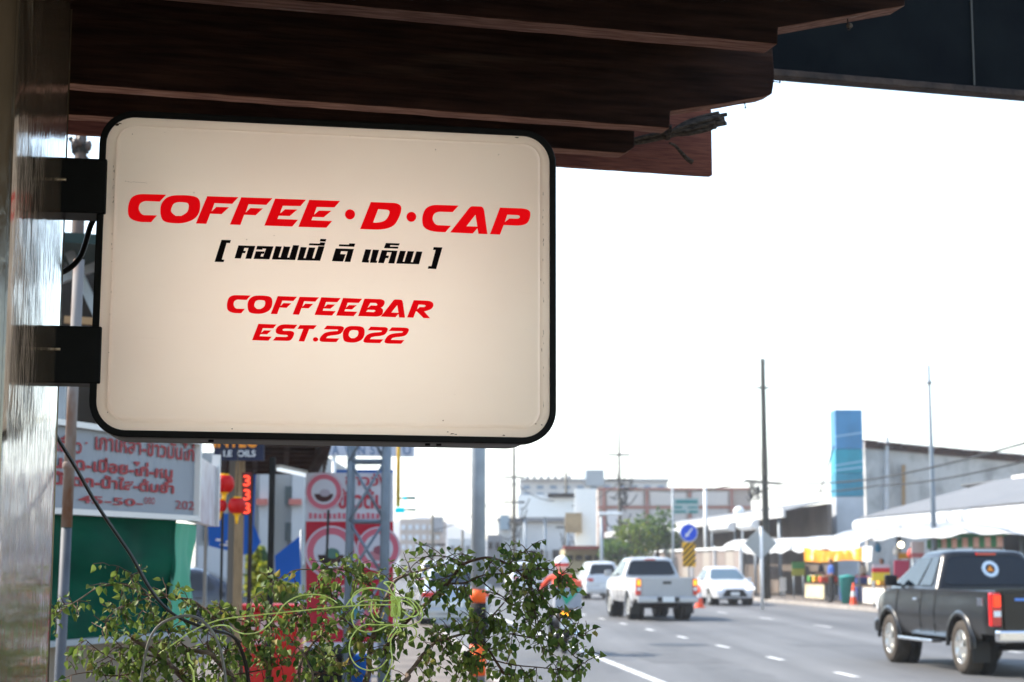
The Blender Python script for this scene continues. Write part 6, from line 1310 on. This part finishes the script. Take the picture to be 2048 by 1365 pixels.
for (px, py, R0) in ((648, 984, 38), (662, 1104, 52), (757, 1098, 44), (700, 1215, 46)):
    disc(px, py, R0 * 0.66, R0, M_bp, 0.008, 'emblem_ring'); disc(px, py, R0 * 0.92, R0 * 0.98, M_bw, 0.011, 'emblem_line'); disc(px, py, 0, R0 * 0.66, M_bw, 0.010, 'emblem_disc')
    c = P(px, py + R0 * 0.12, Yb2); k = Yb2 / F * R0
    MB().slab([(c.x + k * 0.5 * math.cos(a), Yb2 - 0.014, c.z + k * 0.42 * math.sin(a)) for a in [math.pi * (1.0 + i / 8) for i in range(9)]], 0.002).build('emblem_bowl', mat('emblem_dark_%d' % px, {648: (0.07, 0.012, 0.02), 662: (0.05, 0.02, 0.02), 757: (0.45, 0.22, 0.26), 700: (0.10, 0.25, 0.28)}[px], 0.5), bs)
    MB().slab([(c.x + k * (0.05 + 0.28 * math.cos(a)), Yb2 - 0.016, c.z + k * (0.06 + 0.2 * math.sin(a))) for a in [2 * math.pi * i / 14 for i in range(14)]], 0.002).build('emblem_fill', mat('emblem_grey_%d' % px, {648: (0.40, 0.36, 0.42), 662: (0.10, 0.20, 0.18), 757: (0.30, 0.12, 0.16), 700: (0.03, 0.22, 0.28)}[px], 0.5), bs)
M_brt = mat('banner_text', (0.45, 0.05, 0.09), 0.5)
text_on('ชาววัง', P(690, 972, Yb2 - 0.006), (1, 0, 0), (0, 0, 1), Yb2 * 86 / F, Yb2 * 24 / F, M_brt, bs, bold=0.02); text_on('ข้าวต้ม', P(676, 1018, Yb2 - 0.006), (1, 0, 0), (0, 0, 1), Yb2 * 92 / F, Yb2 * 40 / F, M_brt, bs, bold=0.03)
for i in range(17):
    x = 618 + i * 9.6; bp(x, x + 6, 1026 + (i % 3), 1038, Yb2 - 0.006, 'small_lettering', M_bp, -0.003)
for px in (620, 778): q = P(px, 1300, Yb2 + 0.03); MB().beam((q.x, q.y, 0.12), q, 0.04, 0.04).build('leg', M_galv, bs)
MB().cyl(P(651, 1180, 15.6), P(657, 1020, 15.6), 0.012, 8).build('loose_rod', M_wire, bs)
# white board with dark letters high behind the mast
wbd = thing('letter_board', 'white board with dark letters seen just under the coffee sign', 'sign', (P(745, 912, 30).x, 30, P(745, 912, 30).z))
MB().slab([P(655, 912, 30), P(829, 914, 30), P(829, 872, 30), P(655, 872, 30)], 0.08).build('panel', mat('letter_white', (0.50, 0.52, 0.58), 0.6), wbd)
for s_, x, w in (('A', 664, 14), ('V', 688, 14), ('N', 716, 14), ('S', 740, 10), ('C', 754, 10), ('H', 768, 10), ('U', 806, 16)): text_on(s_, P(x, 910, 29.95), (1, 0, 0), (0, 0, 1), 30 * w / F, 30 * 20 / F, mat('letter_slate', (0.16, 0.22, 0.32), 0.6), wbd, bold=0.02)
for px in (668, 820): q = P(px, 913, 30.05); MB().cyl((q.x, q.y, 0.1), (q.x, q.y, q.z), 0.035 if px < 700 else 0.03, 8).build('leg', M_whitep, wbd) if px < 700 else None
# yellow drop pole with signal heads, carried by an arm on the lamp column
tl_ = thing('traffic_light', 'yellow hanging pole with small blue-green signal heads', 'traffic light', P(797, 1020, 21.2)); cx = lp.location.x
zarm = P(797, 845, 21.2).z; xq = P(797, 900, 21.2).x
MB().cyl((xq, 21.2, P(797, 1014, 21.2).z), (xq, 21.2, zarm), 0.024, 10).build('drop_pole', mat('signal_yellow', (0.55, 0.36, 0.03), 0.5), tl_); MB().cyl((xq - 0.05, 21.2, zarm), (cx, 21.2, zarm), 0.035, 10).build('arm', mat('signal_yellow', (0.5, 0.3, 0.02)), tl_)
M_cy = mat('signal_cyan', (0.01, 0.36, 0.46), 0.4, emit=0.15, ecol=(0, 0.8, 0.9))
for (x0, x1, y0, y1, m) in ((791, 809, 1016, 1026, M_cy), (815, 832, 1018, 1022, M_teal), (806, 814, 994, 1000, M_cy), (814, 831, 994, 999, M_teal)):
    a, b = P(x0, y0, 21.2), P(x1, y1, 21.2); MB().box(((a.x + b.x) / 2, 21.2, (a.z + b.z) / 2), (b.x - a.x, 0.14, a.z - b.z)).build('signal_head', m, tl_, bevel=0.008)
MB().cyl(P(797, 997, 21.22), P(806, 997, 21.22), 0.012, 6).cyl(P(797, 1020, 21.22), P(816, 1020, 21.22), 0.010, 6).build('head_bracket', M_wire, tl_)
# hedge and clipped shrub beyond
def hedge(label, px0, px1, py0, py1, Y, n, seed, m):
    c = P((px0 + px1) / 2, (py0 + py1) / 2, Y); rx = (px1 - px0) / 2 / F * Y; rz = (py1 - py0) / 2 / F * Y; t = thing('hedge', label, 'hedge', (c.x, Y, 0.12))
    MB().tube([(c.x, Y, 0.12), (c.x, Y, c.z)], 0.05, 8).build('stem', M_bark, t); leaf_cards(c, (rx * 0.95, rx * 0.6 + 0.2, rz), n, 0.10, seed).build('leaves', m, t)
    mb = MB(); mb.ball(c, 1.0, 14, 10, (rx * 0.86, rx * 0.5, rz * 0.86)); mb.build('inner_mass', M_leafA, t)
hedge('tall yellow-green shrub behind the tan post', 490, 545, 1085, 1200, 24, 1500, 11, M_leafY); hedge('low yellow-green hedge right of the tan post', 505, 612, 1152, 1222, 23, 1800, 12, M_leafY)
# pale building with columns behind the stall
pb = building('pale building with columns seen between the canopy posts', 395, 640, 905, 48, 8, mat('pale_facade', (0.40, 0.41, 0.41), 0.8, noise=0.1, nscale=0.6), name='pale_building', rows=2, colsn=6, wy=(955, 1100), wm=mat('dim_window', (0.10, 0.14, 0.15), 0.5), wfrac=0.4)
for x in (520, 585): boxpx(x, x + 20, 930, 1130, 47.4, 0.5, 'column', M_pale, pb)
for x, w, c in ((512, 22, (0.5, 0.2, 0.17)), (578, 24, (0.5, 0.2, 0.17))): boxpx(x, x + w, 998, 1010, 47.2, 0.15, 'shop_sign', mat('faded_red', c, 0.7), pb)
# white van behind the thin posts
wv = building('plain white parked trailer behind the thin posts', 396, 462, 1092, 40, 2, mat('trailer_white', (0.55, 0.56, 0.58), 0.6), name='white_trailer'); wv['category'] = 'trailer'
# red drinks chest, white bollard
rc = thing('drinks_chest', 'red drinks chest with white marks behind the shrub', 'cooler', (P(530, 1300, 17).x, 17, 0.12))
a, b = P(470, 1222, 17), P(592, 1330, 17)
MB().box(((a.x + b.x) / 2, 17.3, (a.z + 0.2) / 2), (b.x - a.x, 0.6, a.z - 0.2)).build('tub', mat('chest_red', (0.50, 0.010, 0.010), 0.35, noise=0.2, nscale=3), rc, bevel=0.03)
MB().box(((a.x + b.x) / 2, 17.3, a.z + 0.03), (b.x - a.x + 0.03, 0.63, 0.055)).build('lid', mat('chest_lid', (0.40, 0.012, 0.012), 0.4), rc, bevel=0.02)
for x, y, w, h in ((492, 1250, 18, 14), (520, 1240, 12, 22), (548, 1246, 22, 10), (505, 1282, 30, 8)): MB().slab([P(x, y, 16.98), P(x + w, y - 3, 16.98), P(x + w, y + h - 3, 16.98), P(x, y + h, 16.98)], -0.006).build('white_mark', mat('chest_mark', (0.55, 0.42, 0.42), 0.5), rc)
for px in (478, 584): q = P(px, 1330, 17.2); MB().cyl((q.x, 17.1, 0.12), (q.x, 17.1, 0.22), 0.03, 8).build('foot', M_under, rc)
bl = lathe_thing('bollard', 'white round bollard beside the red drinks chest', 'bollard', Vector((P(594, 1300, 18).x, 18, 0.12)), [(0, 0), (0.035, 0), (0.035, 0.86), (0.028, 0.90), (0, 0.90)], M_whitep, 'shaft')
lathe_thing('bin', 'black bin behind the shrub below the banner stand', 'bin', Vector((P(655, 1320, 15.3).x, 15.3, 0.12)), [(0, 0), (0.17, 0), (0.22, 0.62), (0.24, 0.63), (0.24, 0.68), (0.0, 0.72)], M_under, 'tub')
lathe_thing('bucket', 'blue bucket behind the shrub beside the mast foot', 'bucket', Vector((P(716, 1310, 15.8).x, 15.8, 0.12)), [(0, 0), (0.10, 0), (0.13, 0.60), (0.14, 0.62), (0.12, 0.62), (0.0, 0.55)], M_blue, 'pail')
# shophouses of the left side, seen only in reflections and past the stall
sh2 = thing('shophouse_row', 'grey shophouse row behind the food stall', 'building', S(-9, 40, 0.1))
slabS('wall', -16, -9, 18, 75, 0.1, 7.0, M_grey, sh2)
for i in range(9): slabS('door', -9.0, -8.93, 20 + i * 6, 24 + i * 6, 0.12, 2.9, M_dark, sh2); slabS('window', -9.0, -8.94, 20.5 + i * 6, 23.5 + i * 6, 4.2, 5.8, M_bluewin, sh2)
# ================================================================== the shrub in front, string, loose cables
rs = random.Random(21)
M_br1 = mat('grey_branch', (0.24, 0.19, 0.155), 0.8, col2=(0.12, 0.085, 0.065), nscale=9, stretch=(4, 4, 12), bump=0.2, bscale=60)
M_br2 = mat('brown_twig', (0.14, 0.085, 0.06), 0.8, noise=0.4, nscale=20)
M_leaf = foliage('shrub_leaves', (0.036, 0.080, 0.016), (0.19, 0.25, 0.05), 0.38)
rpn = [n for n in M_leaf.node_tree.nodes if n.bl_idname == 'ShaderNodeValToRGB'][-1]
e_ = rpn.color_ramp.elements.new(0.93); e_.color = (0.19, 0.25, 0.05, 1); rpn.color_ramp.elements[-1].color = (0.30, 0.24, 0.07, 1)
shrub = thing('leafy_shrub', 'leafy shrub with crossing cut branches below the coffee sign', 'shrub', (-0.30, 4.05, 0.12))
k_px = 4.05 / F
# (pixels along the branch, depth at start, depth at end, radius in px at start, at end, material)
BR = [
 ([(374, 1365), (346, 1338), (320, 1310), (290, 1292), (262, 1275)], 3.95, 3.85, 6.0, 4.2, M_br1),
 ([(470, 1368), (450, 1339), (422, 1309), (402, 1303), (382, 1302), (352, 1308), (328, 1316), (300, 1330), (262, 1348)], 4.05, 3.95, 6.0, 2.5, M_br1),
 ([(424, 1309), (419, 1297), (415, 1285)], 4.05, 4.0, 4.0, 3.2, M_br1),
 ([(443, 1325), (452, 1304), (461, 1293), (480, 1285), (504, 1278), (528, 1268), (552, 1262)], 4.1, 4.15, 3.2, 1.2, M_br1),
 ([(488, 1368), (481, 1335), (474, 1305), (470, 1288)], 4.2, 4.2, 5.0, 4.0, M_br1),
 ([(596, 1368), (600, 1335), (607, 1317), (626, 1288), (645, 1268), (668, 1250), (690, 1228)], 4.1, 4.2, 3.8, 1.8, M_br1),
 ([(625, 1368), (618, 1330), (604, 1305), (588, 1290)], 3.9, 3.85, 1.9, 1.2, M_br1),
 ([(728, 1368), (738, 1312), (746, 1275), (758, 1232), (772, 1196), (790, 1164), (812, 1150), (846, 1140), (890, 1128)], 4.1, 4.25, 6.2, 1.5, M_br1),
 ([(770, 1300), (800, 1255), (845, 1214), (872, 1190), (894, 1167), (912, 1146), (925, 1131), (954, 1119), (983, 1116), (1017, 1129), (1040, 1147), (1062, 1166)], 4.15, 4.0, 5.0, 1.6, M_br2),
 ([(807, 1368), (815, 1350), (827, 1337), (846, 1312), (867, 1288), (894, 1278), (936, 1265), (975, 1240), (1010, 1205)], 4.0, 4.1, 5.0, 1.4, M_br1),
 ([(1022, 1368), (1006, 1344), (990, 1320), (977, 1300), (960, 1280)], 4.1, 4.05, 3.2, 1.6, M_br2),
 ([(1062, 1166), (1068, 1200), (1071, 1230), (1073, 1261), (1080, 1285), (1086, 1310)], 4.0, 3.95, 1.4, 0.9, M_br2),
 ([(960, 1160), (986, 1181), (1005, 1195), (1021, 1212), (1050, 1238), (1080, 1262)], 4.05, 3.95, 1.5, 0.9, M_br2),
 ([(1066, 1160), (1076, 1180), (1095, 1212), (1108, 1226), (1122, 1245), (1144, 1268), (1170, 1272)], 4.0, 3.9, 1.4, 0.9, M_br2),
 ([(1020, 1268), (1060, 1276), (1100, 1282), (1126, 1290), (1150, 1314), (1182, 1334)], 4.05, 3.92, 1.6, 0.9, M_br2),
 ([(940, 1300), (985, 1320), (1030, 1330), (1080, 1335), (1125, 1340)], 4.1, 4.0, 1.8, 0.9, M_br2),
 ([(872, 1190), (850, 1170), (826, 1152), (806, 1150), (780, 1162)], 4.2, 4.25, 1.8, 1.0, M_br2),
 ([(894, 1167), (930, 1165), (968, 1150), (1005, 1148), (1050, 1140), (1095, 1138), (1120, 1150)], 4.1, 4.0, 1.7, 0.9, M_br2),
 ([(925, 1131), (905, 1118), (880, 1112), (852, 1114), (830, 1128), (816, 1145)], 4.1, 4.15, 1.5, 0.8, M_br2),
 ([(1017, 1129), (1036, 1112), (1052, 1102), (1064, 1090)], 4.0, 4.0, 1.3, 0.7, M_br2),
 ([(748, 1176), (725, 1159), (702, 1144), (680, 1139), (656, 1138), (622, 1140), (591, 1141), (560, 1160), (528, 1184), (505, 1198)], 4.2, 4.05, 2.2, 0.7, M_br1),
 ([(690, 1228), (672, 1205), (650, 1180), (636, 1162)], 4.2, 4.2, 1.5, 0.8, M_br2),
 ([(746, 1275), (712, 1262), (690, 1240), (664, 1226), (632, 1222), (600, 1228)], 4.15, 4.05, 1.8, 0.8, M_br2),
 ([(738, 1312), (700, 1330), (660, 1342), (628, 1352)], 4.1, 4.05, 1.8, 0.9, M_br2),
 ([(480, 1285), (455, 1262), (430, 1240), (405, 1216), (382, 1202), (340, 1193), (315, 1188), (292, 1190), (272, 1182), (251, 1171), (232, 1168), (215, 1168), (196, 1175), (180, 1184), (153, 1203), (128, 1218), (106, 1234)], 4.1, 3.9, 2.6, 1.0, M_br1),
 ([(292, 1190), (282, 1174), (272, 1160), (257, 1148), (245, 1138), (232, 1132), (216, 1131)], 4.0, 3.9, 1.1, 0.6, M_br2),
 ([(340, 1193), (318, 1198), (301, 1196), (275, 1203), (249, 1210), (232, 1220), (216, 1242), (204, 1262)], 4.0, 3.95, 1.4, 0.7, M_br2),
 ([(382, 1302), (350, 1276), (320, 1250), (300, 1232), (285, 1222)], 4.0, 4.05, 1.6, 0.8, M_br2),
 ([(330, 1318), (298, 1312), (267, 1301), (246, 1297), (232, 1295)], 3.95, 3.9, 2.6, 1.6, M_br1),
 ([(300, 1332), (262, 1330), (225, 1318), (195, 1300), (172, 1280)], 4.0, 3.95, 1.5, 0.7, M_br2),
 ([(262, 1348), (220, 1352), (180, 1345), (140, 1352)], 3.95, 3.9, 1.5, 0.8, M_br2),
 ([(382, 1302), (420, 1282), (440, 1250), (470, 1240), (505, 1246), (532, 1240)], 4.1, 4.1, 1.6, 0.8, M_br2),
 ([(470, 1350), (520, 1340), (560, 1330), (590, 1312)], 4.1, 4.05, 1.6, 0.8, M_br2),
 ([(239, 1356), (240, 1330), (240, 1302)], 3.86, 3.86, 1.8, 1.6, M_br1),
]
base = Vector((-0.30, 4.05, 0.12)); crown0 = P(560, 1560, 4.05)
MB().tube(spline([base, (base + crown0) / 2 + Vector((0.03, 0, 0)), crown0], 5), [0.034] * 5 + [0.028] * 6, 10).build('trunk', M_br1, shrub)
paths = []
for pts, ya, yb, r0, r1, m in BR:
    n = len(pts); w = [P(x + rs.uniform(-1, 1), y + rs.uniform(-1, 1), lerp(ya, yb, i / (n - 1)) + rs.uniform(-0.015, 0.015)) for i, (x, y) in enumerate(pts)]
    rr = [lerp(r0, r1, i / (n - 1)) for i in range(n)]
    if pts[0][1] >= 1360: w = [crown0 + Vector((rs.uniform(-.02, .02), 0, rs.uniform(-.06, .0))), (crown0 + w[0]) / 2 + Vector((0, 0, -0.03))] + w; rr = [r0 * 1.25, r0 * 1.1] + rr
    sp_ = spline(w, 5); rad = [lerp(rr[min(int(i / 5), len(rr) - 1)], rr[min(int(i / 5) + 1, len(rr) - 1)], (i % 5) / 5) * k_px * (1 + rs.uniform(-.06, .06)) for i in range(len(sp_))]
    MB().tube(sp_, rad, 8).build('branch', m, shrub); paths.append((pts, ya, yb))
# leaf shapes: pointed heart with a fold and a curl
def leaf_mesh(i):
    r_ = random.Random(100 + i); fold = r_.uniform(0.2, 1.1); curl = r_.uniform(-1.5, 1.2); tw = r_.uniform(-1.0, 1.0); rows = 6; vs = []; fs = []
    for a in range(rows + 1):
        t = a / rows; wd = 0.40 * (math.sin(math.pi * min(1, t ** 0.62)) ** 0.85) * (1 - 0.25 * t) if 0 < t < 1 else 0.0
        x = t; zc = curl * 0.35 * t * t; ang = tw * t
        for s in (-1, -0.5, 0, 0.5, 1):
            y = wd * s; z = zc + fold * abs(y) * 0.9 + 0.03 * math.sin(6 * t + 3 * s + i); vs.append((x - 0.08 * abs(s) * (1 - t), y * math.cos(ang) - z * math.sin(ang) * 0.4, z * math.cos(ang) + y * math.sin(ang)))
    for a in range(rows):
        for b in range(4): fs.append((a * 5 + b, (a + 1) * 5 + b, (a + 1) * 5 + b + 1, a * 5 + b + 1))
    return vs, fs
LEAF = [leaf_mesh(i) for i in range(8)]; LMESH = []
for i, (vs, fs) in enumerate(LEAF):
    me = bpy.data.meshes.new('leaf'); me.from_pydata(vs, [], fs); me.update()
    for p in me.polygons: p.use_smooth = True
    me.materials.append(M_leaf); LMESH.append(me)
leaves = []; twigs = MB()
def path_point(path, t):
    pts, ya, yb = path; n = len(pts) - 1; f = t * n; i = min(int(f), n - 1); u = f - i
    return (lerp(pts[i][0], pts[i + 1][0], u), lerp(pts[i][1], pts[i + 1][1], u), lerp(ya, yb, t))
def add_leaf(p, d, size):
    up = Vector((rs.gauss(0, .6), -0.8 + rs.gauss(0, .5), 0.7 + rs.gauss(0, .5))); x = d.normalized(); y = up.cross(x)
    if y.length < 1e-3: y = Vector((0, 1, 0))
    y.normalize(); z = x.cross(y); leaves.append((Matrix.Translation(p) @ (Matrix((x, y, z)).transposed() * size).to_4x4(), rs.randrange(8), size))
def twiglet(px, py, Y, ang, L, nl, s0=1.0):
    x, y = px, py; pts = []; a = ang; st_ = 5
    Y1 = Y + rs.uniform(-0.10, 0.06)
    for i in range(st_ + 1):
        pts.append(P(x, y, lerp(Y, Y1, i / st_))); x += math.cos(a) * L / st_; y -= math.sin(a) * L / st_; a += rs.uniform(-.28, .28) - 0.10 * math.copysign(1, math.cos(a))
    sp_ = spline(pts, 3); twigs.tube(sp_, [lerp(1.0, 0.5, i / len(sp_)) * k_px for i in range(len(sp_))], 5)
    for i in range(nl):
        t = (i + 0.8) / (nl + 0.2); q = sp_[min(int(t * (len(sp_) - 1)), len(sp_) - 1)]; d = (sp_[min(int(t * (len(sp_) - 1)) + 1, len(sp_) - 1)] - sp_[max(int(t * (len(sp_) - 1)) - 1, 0)]).normalized()
        side = Vector((-d.z, rs.uniform(-.6, .6), d.x)) * (1 if i % 2 else -1)
        dd = d * rs.uniform(0.1, .7) + side * rs.uniform(.3, .9) + Vector((0, rs.uniform(-.5, .3), -rs.uniform(0.1, 0.9)))
        dd.normalize(); pet = q + dd * 0.006; twigs.tube([q, pet], 0.4 * k_px, 4, cap=False)
        add_leaf(pet, dd, rs.uniform(9.5, 20.5) * k_px * s0)
samples = []
for p in paths:
    for k in range(40): samples.append(path_point(p, k / 39))
def zone(x0, x1, y0, y1, n, reach=85, s0=1.0):
    c = 0; tries = 0
    while c < n and tries < n * 40:
        tries += 1; x, y = rs.uniform(x0, x1), rs.uniform(y0, y1)
        near = min(samples, key=lambda s: (s[0] - x) ** 2 + (s[1] - y) ** 2)
        d = math.dist(near[:2], (x, y))
        if d > reach: continue
        if d < 14: x, y = near[0] + rs.uniform(-30, 30), near[1] + rs.uniform(-30, 26); d = max(14, math.dist(near[:2], (x, y)))
        a = math.atan2(near[1] - y, x - near[0]); L_ = max(26, d + 12); twiglet(near[0], near[1], near[2], a, L_, max(3, int(L_ / 8.5)), s0); c += 1
zone(900, 1090, 1105, 1250, 90); zone(1060, 1150, 1115, 1250, 29, 60); zone(1080, 1180, 1250, 1345, 35, 45); zone(850, 1080, 1240, 1365, 81); zone(800, 910, 1110, 1200, 29, 60); zone(800, 900, 1190, 1300, 17)
zone(600, 800, 1140, 1250, 62, 60); zone(590, 800, 1240, 1365, 90, 60); zone(420, 600, 1205, 1365, 105, 60); zone(500, 700, 1128, 1165, 17, 30)
zone(240, 420, 1190, 1300, 53, 45); zone(130, 420, 1280, 1365, 81, 50); zone(200, 300, 1128, 1215, 18, 22, 0.9); zone(96, 160, 1200, 1240, 13, 16, 0.9); zone(190, 260, 1205, 1270, 14, 18, 0.9); zone(1040, 1072, 1085, 1120, 6, 20, 0.9)
tw_o = twigs.build('twigs', M_br2, shrub); tw_o['kind'] = 'stuff'
# the 300 leaves that show largest are parts of their own, the rest one mass
leaves.sort(key=lambda l: -l[2]); off = Vector(shrub.location)
for M4, i, s_ in leaves[:300]:
    o = bpy.data.objects.new('leaf', LMESH[i]); COL.objects.link(o); o.parent = shrub; M5 = M4.copy(); M5.translation = M4.translation - off; o.matrix_local = M5
lm_ = MB()
for M4, i, s_ in leaves[300:]: lm_.add([M4 @ Vector(v) for v in LEAF[i][0]], LEAF[i][1], True)
lo = lm_.build('leaves', M_leaf, shrub); lo['kind'] = 'stuff'
# neon green string, tangled over the branches
M_str = mat('neon_string', (0.68, 0.82, 0.28), 0.5, spec=0.5)
sg2 = thing('neon_string', 'tangled neon green plastic string caught on the shrub', 'string', P(800, 1240, 3.9))
def strand(pts, Y=3.86, r=1.35, nm='strand'):
    w = [P(x, y, Y + rs.uniform(-.02, .02)) for x, y in pts]; MB().tube(spline(w, 8), r * 3.9 / F, 6).build(nm, M_str, sg2)
strand([(318, 1308), (350, 1286), (385, 1262), (440, 1240), (520, 1230), (600, 1222), (680, 1214), (745, 1210), (790, 1210)], r=1.5)
strand([(410, 1262), (430, 1252), (455, 1252), (470, 1262), (490, 1268), (515, 1265), (535, 1252), (552, 1232), (566, 1212), (585, 1198), (610, 1190), (640, 1190), (662, 1198), (674, 1206)], r=1.35)
strand([(692, 1212), (704, 1196), (722, 1182), (742, 1177), (765, 1180), (785, 1190), (797, 1208), (800, 1230)]); strand([(706, 1214), (703, 1200), (712, 1184), (735, 1176), (760, 1178)])
strand([(790, 1196), (775, 1172), (768, 1166), (780, 1164), (790, 1172), (788, 1188)]); strand([(788, 1200), (770, 1202), (746, 1200), (722, 1204), (706, 1222), (704, 1240), (712, 1256), (730, 1264), (752, 1262), (775, 1252), (800, 1250), (826, 1254), (833, 1266), (828, 1278), (818, 1284)])
strand([(792, 1196), (815, 1196), (833, 1206), (844, 1224), (842, 1240), (826, 1250), (805, 1254), (780, 1250), (752, 1250), (730, 1250), (712, 1262), (700, 1284), (700, 1310), (714, 1332), (738, 1341), (760, 1335), (774, 1320)])
strand([(790, 1210), (806, 1202), (822, 1210), (828, 1224), (818, 1236), (800, 1240), (786, 1230), (784, 1214), (794, 1200), (812, 1196), (830, 1212), (836, 1228), (822, 1234), (804, 1222)])
strand([(792, 1198), (796, 1215), (794, 1235), (790, 1256), (780, 1270), (776, 1284), (786, 1272), (796, 1258)]); strand([(786, 1202), (790, 1225), (796, 1250), (802, 1262), (792, 1266), (782, 1280), (782, 1300), (784, 1320), (776, 1345), (764, 1368)])
strand([(789, 1198), (785, 1215), (790, 1230), (788, 1245), (800, 1258), (794, 1270)]); strand([(744, 1202), (742, 1225), (752, 1242), (768, 1246)], r=1.4); strand([(752, 1206), (750, 1222), (758, 1236)], r=1.3)
strand([(376, 1307), (378, 1318), (386, 1328)], Y=3.8, r=2.2); strand([(379, 1330), (386, 1345), (388, 1366)], Y=3.8, r=2.2)
kn = MB(); c = P(791, 1214, 3.86)
for k in range(14):
    a = rs.uniform(0, 6.28); b = rs.uniform(0, 6.28); kn.tube(spline([c + Vector((math.cos(a + j * 1.1) * 0.010, rs.uniform(-.006, .006), math.sin(b + j * 1.1) * 0.022)) for j in range(5)], 5), 1.5 * 3.9 / F, 6)
kn.build('knot', M_str, sg2)
# cables: a pair hanging from the pillar down into the shrub, and a grey loop
cb2 = thing('hanging_cable', 'dark twin cable drooping from the pillar into the shrub', 'cable', P(112, 872, 3.62))
for dx, dy, dY in ((0, 0, 0), (3.0, 2.0, 0.006)):
    MB().tube(spline([P(x + dx, y + dy, Y + dY) for x, y, Y in ((100, 850, 3.64), (116, 880, 3.66), (150, 935, 3.70), (190, 1005, 3.74), (228, 1062, 3.78), (262, 1112, 3.80), (292, 1166, 3.82), (320, 1205, 3.84), (352, 1232, 3.86), (398, 1252, 3.88), (432, 1262, 3.90), (456, 1268, 3.95), (476, 1288, 4.0), (492, 1340, 4.05), (498, 1420, 4.1), (480, 1600, 4.1))], 6), 2.9 * 3.8 / F, 8).build('cable_strand', M_cable, cb2)
cb3 = thing('cable_loop', 'grey cable arching over the cut branches', 'cable', P(290, 1365, 3.82))
MB().tube(spline([P(x, y, 3.82) for x, y in ((276, 1440), (282, 1368), (290, 1312), (303, 1272), (320, 1250), (345, 1237), (375, 1232), (402, 1240), (426, 1266), (440, 1298), (447, 1330), (452, 1368), (456, 1440))], 6), 2.8 * 3.8 / F, 8).build('cable_strand', M_cable2, cb3)
# ================================================================== bright haze over the far street
M_hz = bpy.data.materials.new('haze'); M_hz.use_nodes = True; hn = M_hz.node_tree.nodes; hn.clear()
ho = hn.new('ShaderNodeOutputMaterial'); hv_ = hn.new('ShaderNodeVolumePrincipled'); hv_.inputs['Color'].default_value = (0.95, 0.96, 1.0, 1); hv_.inputs['Density'].default_value = 0.00065; hv_.inputs['Anisotropy'].default_value = 0.3
M_hz.node_tree.links.new(hv_.outputs[0], ho.inputs['Volume'])
hz = MB().box((0, 1000, 59), (1900, 2600, 122)).build('haze', M_hz); hz['kind'] = 'stuff'
